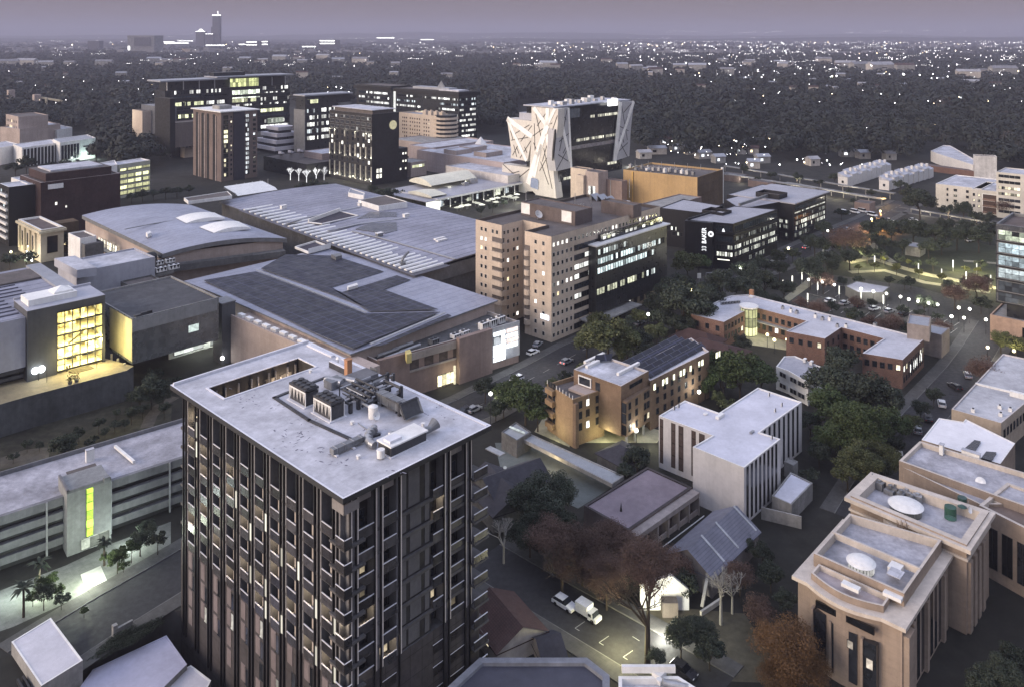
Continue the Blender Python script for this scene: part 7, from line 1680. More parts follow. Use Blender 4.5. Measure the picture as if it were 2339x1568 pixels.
ne=building('long_pale_building','long pale roofed beige building at the right edge beside the dark lane','building',ccw([xy(P(x,y,7.5))for x,y in((2172.5,933),(2286,965),(2400,870),(2400,830),(2290,807))]),0,7.5,mat('beige_render',(.40,.33,.26),.8),mat('pale_grey_roof',(.43,.43,.45),.8,.08,1,.3,.1),.3,.3,mat('pale_edge',(.5,.46,.44)))
n0,n1=xy(P(2286,965,7.5)),xy(P(2400,870,7.5));grid(ne,n0,n1,[2+2.1*k for k in range(10)],[4.5],1.1,1.8,[GL],FRD)
for k,(x,y,lb)in enumerate(((2222,940,'left'),(2283,932,'middle'),(2285,949,'front'),(2307,938,'right'))):
 p=P(x,y,7.2);t=thing('roof_vent',lb+' small vent on the long pale roof at the right edge','vent',p);MB().cbox(p,.9,.8,.8,TH).build('box',WHITE,t);MB().cyl(p+UZ*.8,.25,.2,8).build('cowl',DKM,t)
b=MB();b.bar(P(2227,876,7.3),P(2330,900,7.3),.5,.7);tag(b.build('parapet_wall',WHITE),'white dividing parapet across the long pale roof at the right edge','wall');tag(MB().box(P(2305,903,7.2),E2*-4,E1*1.2,UZ*1.2).build('roof_box',WHITE),'white box beside the dividing parapet of the long pale roof','box')
vz=6.2
vl=building('white_villa','small white modern villa with flat roofs among the trees','villa',ccw([xy(P(x,y,vz))for x,y in((1772,836),(1800,846),(1845,872),(1878,838),(1815,812),(1790,813))]),0,vz,WHITE,QR,.25,.3,WHITE)
v0,v1=xy(P(1772,836,vz)),xy(P(1845,872,vz));grid(vl,v0,v1,[2.5,6.2,9.0],[4.8,1.8],2.2,1.2,[GL],FRW,mull=1)
for k,(x,y,w_)in enumerate(((1838,826,'left'),(1853,832,'right'))):tag(MB().cbox(P(x,y,vz),1.1,.7,1.0,TH).cyl(P(x,y,vz)+UZ*.5-E2*.36,.3,.06,12,mi=1,ax=-E2).build('air_unit',[WHITE,DKM]),w_+' of two white air units on the white villa','air unit','air units on the white villa')
gz=36.4;gL=P(2274,511,gz);gFp=gL-E2*26
gtp=[xy(gFp),xy(gFp+E1*22),xy(gL+E1*22),xy(gL)]
gt2=building('lit_glass_tower','glass tower with lit office floors and a brown roof at the right edge','tower',gtp,12,gz,mat('steel_blue_glass',(.05,.055,.065),.25,.1,.8,.2,.1,spec=.5),mat('brown_flat_roof',(.11,.085,.075)),1.0,.5,GREYM)
GF=[(lit('glass_floor_green',(.9,1,.75),1.3,cell=(1.9,1.6),p=.9,mull=.14,var=.75),33.0),(lit('glass_floor_blue',(.75,.92,1),1.1,cell=(1.9,1.6),p=.9,mull=.14,var=.75),29.0),(lit('glass_floor_blue',(.75,.92,1),1.1),25.0),(lit('glass_floor_white',(.85,.97,1),1.25,cell=(1.9,1.6),p=.9,mull=.14,var=.7),21.0),(lit('glass_floor_dim',(.6,.65,.72),.16,cell=(1.9,1.6),p=1,mull=.14),17.0),(lit('glass_floor_dim',(.6,.65,.72),.16),13.6)]
for pn,z in GF:
 for k in range(3):rib(gt2,gtp[3],gtp[0],.6+8.4*k,8.8+8.4*k,z,3.1,pn,GREYM,0,fw=.15)
 MB().box((*gtp[3],z-2.1),E2*-26,-E1*.5,UZ*.3).build('ledge',BLACK,gt2)
MB().prism([xy(Vector((*gtp[0],0))-E1*0),xy(Vector((*gtp[1],0))),xy(Vector((*gtp[2],0))-E2*3),xy(Vector((*gtp[3],0))-E2*3)],7,12,0).build('recessed_storey',OFD,gt2)
ped=[xy(gFp-E1*3-E2*8),xy(gFp+E1*22-E2*8),xy(gL+E1*22+E2*1),xy(gL-E1*3+E2*1)]
shell(gt2,ped,0,8.0,mat('peach_render',(.46,.32,.235),.8),CONC,.5,.4,None,('podium_wall','podium_roof'))
for k in range(6):window(gt2,ped[3],ped[0],9.2+1.5*k,4.4,.6,3.2,GL,FRD,name='podium_window')
xz=13.0;xp=blk(2241.6,432,xz,40,23)
xf=building('white_flats','white rendered flats with a pale roof behind dark shrubs at the upper right','flats',xp,0,xz,mat('flats_cream',(.50,.475,.43),.8,.05,1,.15,.1),RF,.4,.4,WHITE)
for s,w_ in((4,.8),(8,1.6),(8,1.6),(14,1.2)):
 for z in(10.6,7.6,4.6):window(xf,xp[3],xp[0],s+2,z,w_,1.3,R.choices([GL,LR],[5,1])[0],FRD)
x2=blk(2300,441,xz,30,17);xg=building('white_flats','white flats with brown recessed balconies left of the glass tower','flats',x2,0,xz,mat('flats_cream',(.50,.475,.43)),RF,.4,.4,WHITE)
for z in(9.6,6.2,2.8):rib(xg,x2[3],x2[0],5.5,16,z,2.5,mat('balcony_brown',(.07,.045,.035)),WHITE,0,'dark_recess_panel',fw=.3);MB().box(Vector((*x2[3],z-1.9))-E2*5.5,E2*-10.5,-E1*.5,UZ*.9).build('balcony_rail',mat('balcony_rail_brown',(.2,.13,.1)),xg)
grid(xg,x2[3],x2[0],[1.2,3.6],[10,7,4],1.0,1.4,[GL,LR],FRD,[2,1])
x3=blk(2345,400,24,20,14);xh=building('cream_tower_flats','taller cream flats with stacked balconies at the upper right edge','flats',x3,0,24,mat('flats_cream',(.50,.475,.43)),RF,.4,.4)
for z in[2.5+3.1*k for k in range(7)]:rib(xh,x3[3],x3[0],1,11,z+1,1.5,R.choices([GL,LR],[2,1])[0],FRW,3)
TWH=mat('terrace_house_white',(.62,.60,.58),.7,.05,1,.12,.1)
for r,(x0,y0,dx,dy,n,row)in enumerate(((1935,428,11.2,-3.6,9,'left'),(2030,436,11.5,-3.4,9,'right'))):
 for k in range(n):
  p=P(x0+dx*k,y0+dy*k,0);t=thing('terraced_house','%s white terraced house from the near end of the %s row'%('first second third fourth fifth sixth seventh eighth ninth'.split()[k],row),'house',p,'white terraced houses')
  p=p+UZ*(1.1*(k%2));m=MB();m.box(p-UZ*1.2,E1*(9+2.5*(k%2)),E2*6.0,UZ*7.2);m.build('wall',TWH,t)
  m=MB();m.face([p+UZ*6.05-E2*.2,p+E1*9.2+UZ*6.05-E2*.2,p+E1*9.2+E2*6.2+UZ*8.4,p+E2*6.2+UZ*8.4]);m.face([p+E2*6.2+UZ*6,p+E2*6.2+UZ*8.4,p+E1*9.2+E2*6.2+UZ*8.4,p+E1*9.2+E2*6.2+UZ*6]);m.face([p+UZ*6.05,p+E2*6.2+UZ*8.4,p+E2*6.2+UZ*6]);m.build('roof',RF,t)
  MB().cbox(p+E1*5+E2*3+UZ*7,1.4,1.4,2.4,TH).build('chimney',TWH,t)
  window(t,xy(p+E2*6),xy(p),3,3,1.2,1.4,R.choices([GL,LR],[3,1])[0],FRD)
lamp_at(P(1915,440,4),1500,(1,.9,.55),1);lamp_at(P(2020,448,5),2600,(1,.62,.22),1)
cbx=building('white_box_hall','blank white box hall with a long low arm at the upper right','hall',pixq((2225,356),(2276,358),(2222,353),15),0,15,mat('cinema_white',(.62,.60,.58),.7),RFd,.3,.3)
sg=MB()
for k in range(5):sg.box(Vector((*xy(P(2243+4.4*k,366.5,0)),0))*1+UZ*10.6-Vector((0,.3,0)),Vector((1.5,0,0)),Vector((0,.2,0)),UZ*.7)
sg.build('small_sign',mat('sign_dark',(.1,.1,.1)),cbx)
building('long_arm_block','long low white terraced arm running up to the blank white box hall','building',pix([(2125,345),(2137,350),(2222,377),(2228,366),(2170,333),(2155,332)],8),0,8,TWH,RF,.6,.4)
building('brick_boundary_wall','long brown boundary wall in front of the blank white box hall','wall',pix([(2100,376),(2225,392),(2226,389),(2100,372)],4),0,4,mat('brown_wall',(.16,.09,.07)),BRN,.1,.1)
building('park_kiosk','small grey sloping roofed kiosk in the dark park','kiosk',blk(2100,566,4.2,8,6),0,4.2,CONC,RFm,.2,.3)
building('parking_store','grey flat roofed store in the lamplit car park','store',ccw([xy(P(x,y,3.6))for x,y in((1930,653),(1955,642),(2032,655),(2016,668),(1960,668))]),0,3.6,mat('store_grey',(.13,.128,.12)),QR,.15,.3)
pk=10.6
pkp=[xy(P(x,y,pk))for x,y in((153,1140),(254,1107))]
dP=(Vector((*pkp[1],0))-Vector((*pkp[0],0))).normalized();nP=Vector((dP.y,-dP.x,0));s0=Vector((*pkp[0],0))
deckm=mat('deck_concrete',(.175,.175,.185),.85,.1,1.2,.3,.12)
pd=thing('parking_deck','grey concrete parking building with a green light strip on its stair tower','parking building',s0)
f=s0-nP*3.0
body=[xy(f-dP*60),xy(f+dP*34),xy(f+dP*34-nP*17),xy(f-dP*60-nP*17)]
zt_=10.0
m=MB();m.prism(ccw([xy(f-dP*60-nP*.6),xy(f+dP*34-nP*.6),xy(f+dP*34-nP*17),xy(f-dP*60-nP*17)]),0,zt_-.4,0,top=False);m.build('wall',mat('deck_inside_shade',(.03,.03,.033)),pd)  # solid dark wall paints the shade inside the open decks
m=MB();m.face([(*p,zt_-.5)for p in ccw([xy(f-dP*60-nP*.4),xy(f+dP*34-nP*.4),xy(f+dP*34-nP*16.6),xy(f-dP*60-nP*16.6)])]);m.build('roof',mat('deck_roof',(.36,.355,.39),.85,.12,1,.4,.12),pd)
for k in range(4):
 z=[zt_-1.5,zt_-4.0,zt_-6.4,zt_-8.8][k];MB().box(f-dP*60+UZ*z-nP*.6,dP*94,nP*.9,UZ*(1.55 if k==0 else 1.35)).build('parapet_band',deckm,pd)
MB().box(f-dP*60-nP*17+UZ*(zt_-1),dP*94,nP*.3,UZ*1.3).build('rear_parapet',deckm,pd)
for k in range(9):MB().box(f-dP*(58-11*k)+nP*.32,dP*.3,nP*.3,UZ*zt_).build('column',mat('deck_column',(.3,.3,.31)),pd)
MB().box(s0,dP*((Vector((*pkp[1],0))-s0).length),-nP*7.5,UZ*11.6).build('stair_tower',mat('stair_concrete',(.23,.235,.235),.85,.08,1.2,.25,.15),pd)
MB().box(s0+UZ*11.6,dP*((Vector((*pkp[1],0))-s0).length),-nP*.35,UZ*.5).box(s0+UZ*11.6-nP*7.5,dP*.4,nP*7.5,UZ*.5).build('tower_parapet',deckm,pd)
LS_=(Vector((*pkp[1],0))-s0).length
MB().box(s0+dP*(LS_*.42)+nP*.02+UZ*2.4,dP*(LS_*.16),nP*.12,UZ*9.0).build('green_light_strip',lit('green_glow',(.62,1.0,.10),2.2,cell=(3,1.6),mull=.1,var=.45,nscale=1.2),pd)
MB().box(s0+dP*(LS_*.3)+nP*.05+UZ*.3,dP*(LS_*.65),nP*.15,UZ*2.0).build('lit_entrance',lit('entrance_pale',(.9,1,.8),1.0,cell=(1.6,2.2)),pd)
for k,(x,y,z,sx,sy,h,lb)in enumerate(((205,1052,zt_-.5,1.5,1.0,2.4,'tall white tank'),(190,1083,zt_-.5,5,4,.5,'flat dark slab hatch'),(243,1100,11.6,1.0,1.0,1.0,'small grey vent on the stair tower'))):
 p=P(x,y,z);t=thing('roof_unit',lb+' on the grey parking building','roof unit',p);MB().cbox(p,sx,sy,h,math.atan2(dP.y,dP.x)).build('body',[WHITE,CONCd,GREYM][k],t);MB().cbox(p+UZ*h,sx*1.06,sy*1.06,.1,math.atan2(dP.y,dP.x)).build('lid',[RF,RFd,GREYM][k],t)
b=MB();b.bar(P(263,1018,zt_),P(306,1054,zt_),.5,.5);tag(b.build('roof_divider',WHITE),'white dividing kerb across the parking building roof','kerb')
lamp_at(P(203,1300,2.6)-Vector((0,1,0)),2600,(.90,1,.78),.7);lamp_at(P(95,1330,2.2),1500,(.85,1,.75),.6);lamp_at(P(290,1225,2.5),1500,(.85,1,.9),.6);lamp_at(P(20,1330,3),1100,(.85,1,.95),.6)
NRF=mat('near_blue_roof',(.40,.40,.50),.65,.04,1.5,.12,.15);NR2=mat('near_pale_roof',(.52,.51,.55),.65,.04,1.5,.12,.15)
zq=-1.5
building('near_roof','square pale flat roofed building at the lower left corner','building',ccw([xy(P(x,y,2))for x,y in((26,1464),(94,1565),(189,1506),(116,1409))]),-9,2,CONC,NR2,.08,.25,WHITE)
building('near_roof','long blue flat roof along the foot of the dark tower','building',ccw([xy(P(x,y,zq))for x,y in((212,1527),(130,1640),(300,1640),(427,1515),(380,1449))]),-9,zq,CONC,NRF,.08,.25,NRF)
building('near_roof','pale flat roof at the bottom edge below the long blue roof','building',ccw([xy(P(x,y,zq-.8))for x,y in((335,1570),(290,1660),(430,1660),(482,1552),(436,1517))]),-9,zq-.8,CONC,NR2,.08,.25,WHITE)
building('near_roof','deep blue roof at the far lower left corner','building',ccw([xy(P(x,y,-2))for x,y in((-60,1500),(-60,1660),(90,1660),(60,1560),(15,1480))]),-9,-2,CONC,mat('deep_blue_roof',(.22,.24,.40),.6,.05,1,.15,.1),.08,.25)
b=MB();b.bar(P(40,1555,.2),P(66,1600,.2),.25,.9).bar(P(52,1548,.2),P(78,1592,.2),.25,.9);tag(b.build('roof_rail',FRD),'dark double rail on the roof at the lower left corner','rail')
LANDM=[(760,1250,'beside the dark apartment tower'),(1470,1400,'by the lit gable wall'),(1250,1180,'near the dark slate houses'),(1460,1040,'near the brown brick flats'),(1200,900,'across the street from the shop block'),(1390,770,'below the beige office tower'),(1580,690,'past the black glass box'),(1640,620,'under the lettered black office'),(1690,850,'behind the white office'),(1950,900,'round the white villa'),(1970,1040,'behind the rear classical block'),(1800,1490,'before the front classical block'),(100,1330,'by the parking building'),(250,950,'on the vacant lot'),(2080,520,'in the dark park'),(2050,620,'along the lit park path'),(2000,700,'at the car park'),(2260,800,'below the glass tower'),(2160,470,'in front of the white flats'),(110,560,'beside the classical block'),(360,440,'behind the curved mall hall'),(690,420,'at the foot of the black hotel'),(1110,475,'on the lit plaza'),(300,335,'left of the long glass office'),(60,370,'by the columned office'),(1700,330,'past the white faceted tower'),(2000,400,'by the terraced houses'),(400,130,'below the far skyline'),(1000,130,'towards the horizon'),(1900,130,'under the far city lights'),(2200,330,'beyond the blank white hall'),(1900,270,'deep in the wooded suburb'),(100,200,'at the far left woods'),(650,180,'beyond the long glass office')]
ORD='first second third fourth fifth sixth seventh eighth ninth tenth eleventh twelfth thirteenth fourteenth fifteenth sixteenth seventeenth eighteenth nineteenth twentieth'.split()
REG={}
def reg(o,desc,x,y):
 k=min(LANDM,key=lambda l:(l[0]-x)**2+((l[1]-y)*1.6)**2)[2];REG.setdefault((desc,k),[]).append((x,y,o))
def flush():
 for(desc,k),L in REG.items():
  L.sort(key=lambda e:e[0])
  for i,(x,y,o)in enumerate(L):
   o['label']=(desc+' '+k)if len(L)==1 else(('%s %s %s, %s from the left'%(desc,k,'',ORD[i])if i<20 else '%s %s, number %d from the left'%(desc,k,i+1)).replace(' ,',','))
 REG.clear()
FOL={'dark':foliage('leaves_dark',(.028,.036,.027),(.040,.049,.034),(.070,.080,.058)),'green':foliage('leaves_green',(.034,.050,.02),(.052,.072,.03),(.085,.108,.05)),'olive':foliage('leaves_olive',(.05,.06,.026),(.08,.088,.04),(.13,.135,.07)),'brown':foliage('leaves_brown',(.075,.05,.042),(.11,.07,.055),(.16,.105,.085)),'rust':foliage('leaves_rust',(.08,.045,.022),(.12,.066,.03),(.17,.10,.05)),'lit':foliage('leaves_lamplight_tint',(.09,.10,.035),(.12,.125,.045),(.18,.18,.07))}  # the lit kind has lamplight mixed into its leaf colours
BARK=mat('bark',(.055,.043,.034),.9,.2,3);PBARK=mat('pale_bark',(.33,.31,.28),.85,.15,3)
def cards(nc,n,size,seed,rx=1.0,rz=.8,spread=.30,asp=.6):
 g=np.random.default_rng(seed)
 c=g.normal(size=(nc,3));c/=np.linalg.norm(c,axis=1)[:,None];c*=(g.uniform(.45,.92,(nc,1)));c[:,2]=np.abs(c[:,2]+.25)*1.1-.35
 i=g.integers(0,nc,n);d=g.normal(size=(n,3));d/=np.linalg.norm(d,axis=1)[:,None]
 p=c[i]+d*(spread*g.uniform(.55,1.1,(n,1)));p*=np.array([rx,rx,rz])
 nn=d+g.normal(size=(n,3))*.6;nn/=np.linalg.norm(nn,axis=1)[:,None]
 u=np.cross(nn,g.normal(size=(n,3)));u/=np.linalg.norm(u,axis=1)[:,None];v=np.cross(nn,u)
 s=size*g.uniform(.6,1.3,(n,1));q=np.stack([p-u*s,p-v*s*asp,p+u*s,p+v*s*asp],1)
 return q
def qmesh(name,q,m,uvr=None):
 n=len(q);me=bpy.data.meshes.new(name);me.vertices.add(4*n);me.vertices.foreach_set('co',q.reshape(-1).astype(np.float32))
 me.loops.add(4*n);me.loops.foreach_set('vertex_index',np.arange(4*n,dtype=np.int32));me.polygons.add(n);me.polygons.foreach_set('loop_start',np.arange(0,4*n,4,dtype=np.int32));me.polygons.foreach_set('loop_total',np.full(n,4,dtype=np.int32))
 if uvr is not None:
  ul=me.uv_layers.new(name='UVMap');ul.data.foreach_set('uv',np.repeat(np.stack([uvr,uvr],1),4,0).astype(np.float32).ravel())
 me.materials.append(m);me.update(calc_edges=True);return me
CR={}
def crown_mesh(kind,lod,v):
 k=(kind,lod,v)
 if k not in CR:
  nc,n,s={0:(46,15000,.035),1:(30,4200,.06),2:(20,1100,.105)}[lod]
  bw=kind in('rust','brown')
  CR[k]=qmesh('crown',cards(nc+18*bw,int(n*(1.25 if bw else 1)),s*(1.15 if bw else 1),100+v*7+lod,spread=.36 if bw else.3,asp=.22 if bw else.6),FOL[kind])
 return CR[k]
TRK={}
def trunk_mesh(v,bare=False,m_=None):
 k=(v,bare,(m_ or BARK).name)
 if k not in TRK:
  r=random.Random(v);m=MB();bs=.6 if bare and m_ else 1;m.cyl((0,0,0),.06*bs,.5,8,r2=.045*bs);br=[]
  def grow(p,d,L,rad,dep):
   q=p+d*L;m.tube(p,q,rad,6 if dep else 7,0,rad*.62)
   if dep<=0:return
   for _ in range(3):nd=(d+Vector((r.gauss(0,.55),r.gauss(0,.55),r.uniform(0,.35)))).normalized();grow(q,nd,L*r.uniform(.55,.8),rad*.6,dep-1)
  for _ in range(4):grow(Vector((0,0,.48)),Vector((r.gauss(0,.5),r.gauss(0,.5),1)).normalized(),.26,.032*bs,4 if bare else 2)
  TRK[k]=m.mesh('trunk',[m_ or BARK])
 return TRK[k]
NT_=[0]
DESC={'dark':'dark evergreen tree','green':'leafy green tree','olive':'pale olive tree','brown':'brown winter tree','rust':'rust coloured tree','lit':'small lamplit tree'}
def tree(x,yc,rpx,kind,yb=None,flat=.8):
 NT_[0]+=1;v=NT_[0]%4
 r=rpx*dep(yc,6)/FX
 for _ in range(3):h=max(1.25*r,3.0)if r>1.5 else r*1.5;r=rpx*dep(yc,h)/FX
 if yb:b0=P(x,yb,0);h=HC-b0.y*(yc-YH)/FX
 c=P(x,yc,h);r=rpx*c.y/FX;lod=0 if rpx>42 and c.y<190 else(1 if rpx>22 else 2)
 t=thing('tree','','tree',(c.x,c.y,0),'city trees');t['label']='tree'
 cr=place(crown_mesh(kind,lod,v),'crown',t,c,R.uniform(0,6.28),(r*R.uniform(.92,1.08),r*R.uniform(.92,1.08),r*flat*R.uniform(.9,1.15)))
 tk=place(trunk_mesh(v),'trunk',t,(c.x,c.y,0),R.uniform(0,6.28),(max(r,h*.5)*.8,max(r,h*.5)*.8,h*1.05));reg(t,DESC[kind],x,yc);return t
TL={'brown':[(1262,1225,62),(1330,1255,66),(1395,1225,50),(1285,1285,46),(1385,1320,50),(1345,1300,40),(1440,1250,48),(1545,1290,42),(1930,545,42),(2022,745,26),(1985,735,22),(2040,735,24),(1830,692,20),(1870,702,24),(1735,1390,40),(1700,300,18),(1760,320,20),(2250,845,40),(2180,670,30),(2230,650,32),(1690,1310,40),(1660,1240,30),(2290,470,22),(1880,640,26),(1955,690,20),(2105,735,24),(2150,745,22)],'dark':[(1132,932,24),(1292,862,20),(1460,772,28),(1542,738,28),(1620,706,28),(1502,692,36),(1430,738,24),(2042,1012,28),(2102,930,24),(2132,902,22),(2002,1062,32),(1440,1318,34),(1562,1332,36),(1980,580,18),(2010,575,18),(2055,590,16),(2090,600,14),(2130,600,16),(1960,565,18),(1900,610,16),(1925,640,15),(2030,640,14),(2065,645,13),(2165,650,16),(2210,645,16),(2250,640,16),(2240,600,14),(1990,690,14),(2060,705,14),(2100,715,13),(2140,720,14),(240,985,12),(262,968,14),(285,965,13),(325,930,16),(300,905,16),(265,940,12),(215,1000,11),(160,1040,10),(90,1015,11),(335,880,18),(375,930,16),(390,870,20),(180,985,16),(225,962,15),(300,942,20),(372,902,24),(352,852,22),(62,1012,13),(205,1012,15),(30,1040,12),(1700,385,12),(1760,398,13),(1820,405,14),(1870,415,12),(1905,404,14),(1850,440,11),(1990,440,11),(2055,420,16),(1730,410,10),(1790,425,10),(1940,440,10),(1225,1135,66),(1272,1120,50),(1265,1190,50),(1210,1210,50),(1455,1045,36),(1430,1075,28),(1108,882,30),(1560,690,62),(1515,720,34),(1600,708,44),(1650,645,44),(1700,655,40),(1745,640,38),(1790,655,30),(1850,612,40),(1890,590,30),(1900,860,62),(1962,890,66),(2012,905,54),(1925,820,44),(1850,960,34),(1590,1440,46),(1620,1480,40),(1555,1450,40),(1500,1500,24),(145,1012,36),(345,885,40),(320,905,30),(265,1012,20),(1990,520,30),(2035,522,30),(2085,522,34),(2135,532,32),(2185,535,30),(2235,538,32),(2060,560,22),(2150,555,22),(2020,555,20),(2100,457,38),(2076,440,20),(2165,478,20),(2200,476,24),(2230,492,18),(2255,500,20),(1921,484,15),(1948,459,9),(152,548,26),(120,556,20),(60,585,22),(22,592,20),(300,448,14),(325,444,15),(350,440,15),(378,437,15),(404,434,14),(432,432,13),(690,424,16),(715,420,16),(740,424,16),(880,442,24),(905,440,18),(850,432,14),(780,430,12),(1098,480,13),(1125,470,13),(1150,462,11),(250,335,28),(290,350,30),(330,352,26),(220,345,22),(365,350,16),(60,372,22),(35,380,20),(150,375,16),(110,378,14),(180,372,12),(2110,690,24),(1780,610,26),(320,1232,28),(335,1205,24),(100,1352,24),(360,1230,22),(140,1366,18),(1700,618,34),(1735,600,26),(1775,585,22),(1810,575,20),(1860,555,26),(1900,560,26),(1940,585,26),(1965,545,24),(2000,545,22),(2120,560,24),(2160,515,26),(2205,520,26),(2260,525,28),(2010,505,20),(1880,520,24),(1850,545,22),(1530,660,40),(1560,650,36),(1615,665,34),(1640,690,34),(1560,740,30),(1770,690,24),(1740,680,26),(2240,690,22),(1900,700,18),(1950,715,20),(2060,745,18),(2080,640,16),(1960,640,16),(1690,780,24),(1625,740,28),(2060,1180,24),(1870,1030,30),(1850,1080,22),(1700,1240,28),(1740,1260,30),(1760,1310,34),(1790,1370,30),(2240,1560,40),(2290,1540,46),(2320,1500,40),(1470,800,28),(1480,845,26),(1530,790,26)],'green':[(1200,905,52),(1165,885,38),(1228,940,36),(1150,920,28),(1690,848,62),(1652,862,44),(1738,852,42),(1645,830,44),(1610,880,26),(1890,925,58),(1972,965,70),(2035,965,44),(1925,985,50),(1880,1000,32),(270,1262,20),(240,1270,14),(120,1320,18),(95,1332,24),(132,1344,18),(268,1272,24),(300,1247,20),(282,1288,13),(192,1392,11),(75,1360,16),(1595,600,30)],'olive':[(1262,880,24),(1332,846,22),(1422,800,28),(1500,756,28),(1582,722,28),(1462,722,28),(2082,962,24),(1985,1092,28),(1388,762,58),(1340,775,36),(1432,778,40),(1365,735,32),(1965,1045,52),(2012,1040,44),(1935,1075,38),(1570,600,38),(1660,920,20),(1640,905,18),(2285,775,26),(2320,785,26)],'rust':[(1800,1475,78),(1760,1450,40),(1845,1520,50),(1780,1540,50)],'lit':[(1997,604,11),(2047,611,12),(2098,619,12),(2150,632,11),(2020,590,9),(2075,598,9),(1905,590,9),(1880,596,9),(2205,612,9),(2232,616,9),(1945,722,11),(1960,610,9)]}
for kind,L in TL.items():
 for e in L:tree(*e,kind)
tree(1480,1285,78,'brown',1520,.62);tree(1385,1300,52,'brown',1392,.7)
for lb,x,y,h,pm,r_ in(('leafless pale tree with thin white branches right of the lit gable wall',1646,1425,9.0,PBARK,3),('leafless pale tree beside the dark slate house',1150,1285,7.5,PBARK,5),('leafless pale tree leaning behind the white branched one',1672,1400,7,PBARK,8),('tall bare tree standing dark against the lit gable wall',1478,1520,15,BARK,11),('thin bare tree between the parked van and the brown trees',1283,1362,9,BARK,13)):
 b=P(x,y,0);t=thing('bare_tree',lb,'tree',b);place(trunk_mesh(r_,True,pm),'trunk',t,b,r_,(h*.9,h*.9,h*.85))
def palm(x,y,h,lb,r=2.0):
 b=P(x,y,0);t=thing('palm_tree',lb,'tree',b);MB().tube(b,b+UZ*h,.22,8,0,.16).build('trunk',BARK,t);m=MB();q=random.Random(int(x))
 for k in range(22):
  a=k*2.4;e=q.uniform(-.4,.9);d=Vector((math.cos(a)*math.cos(e),math.sin(a)*math.cos(e),math.sin(e)));s=d.cross(UZ).normalized()*.3;p0=b+UZ*h
  p1=p0+d*r*.55;p2=p1+(d-UZ*.7).normalized()*r*.6
  m.face([p0-s*.3,p1-s,p1+s,p0+s*.3]);m.face([p1-s,p2,p1+s])
 m.build('fronds',FOL['dark'],t)
palm(54,1408,4.8,'slender palm on the forecourt at the far left',2.2);palm(90,1346,4.6,'leaning palm lit from behind by the parking building',2.0);palm(238,1290,4.2,'small palm beside the lit entrance of the parking building',1.5);palm(2035,850,6.5,'palm in front of the right wing of the brick complex',2.3)
flush()
k_=NT('woodland');tc=k_.n('ShaderNodeUVMap');sp=k_.n('ShaderNodeSeparateXYZ');k_.l(tc.outputs[0],sp.inputs[0]);g_=k_.n('ShaderNodeNewGeometry')
cr_=k_.n('ShaderNodeValToRGB');k_.l(sp.outputs[0],cr_.inputs[0]);e=cr_.color_ramp.elements;e[0].color=(.006,.0095,.0085,1);e[1].color=(.023,.019,.015,1);e[1].position=1
for p_,c_ in((.45,(.0095,.0135,.0105,1)),(.8,(.0145,.019,.013,1))):z_=e.new(p_);z_.color=c_
b_=k_.n('ShaderNodeBsdfPrincipled');k_.l(k_.mul(cr_.outputs[0],k_.rng(g_.outputs['Random Per Island'],0,1,.85,1.15)),b_.inputs['Base Color']);b_.inputs['Roughness'].default_value=.8;k_.l(b_.outputs[0],k_.out.inputs[0])
import random as _r;q_=_r.Random(14)
HS=[h for h in[(q_.uniform(0,2338),q_.uniform(150,335),q_.uniform(12,24))for _ in range(110)]if not(290<h[0]<1480 and h[1]>185)and not(h[0]<290 and h[1]>255)and not(h[0]>2080 and h[1]>325)]+[(20,160,40),(62,158,44),(105,160,30),(160,160,26),(238,161,36),(352,152,30),(378,153,26),(412,152,28),(364,163,18),(560,148,26),(640,146,34),(682,145,26),(738,143,30),(772,151,28),(823,153,36),(846,160,16),(600,152,22),(690,155,22),(1180,165,18),(1252,165,40),(1385,152,24),(1420,165,26),(1452,171,30),(1496,180,32),(1552,168,30),(1592,172,40),(1650,152,24),(1705,160,20),(1712,155,22),(1780,158,24),(1800,160,22),(1880,153,34),(1930,165,44),(1965,169,50),(2010,171,60),(2065,172,40),(1660,180,30),(1700,204,30),(1790,240,24),(1812,252,22),(1888,226,15),(1906,230,11),(1766,235,14),(1986,238,16),(1885,276,26),(1938,286,24),(2008,281,40),(2070,294,18),(2128,265,30),(2220,292,42),(2298,318,16),(2272,268,22),(2003,322,14),(2210,192,48),(2290,182,56),(2215,212,40),(2060,220,18),(1630,262,24),(1485,190,10),(1650,207,9),(1520,330,24),(1545,345,28),(1575,352,24),(1605,362,34),(1500,352,40),(1720,352,16),(1690,352,20),(1935,358,34),(1970,362,26),(2030,365,24),(1855,378,22),(1640,372,26),(1740,372,30),(1470,362,30),(45,215,10),(150,192,9),(100,175,8),(1020,195,26),(900,190,20),(770,200,22),(690,190,26),(1240,312,30),(1180,318,26),(60,302,40),(1720,384,24)]
g=np.random.default_rng(4)
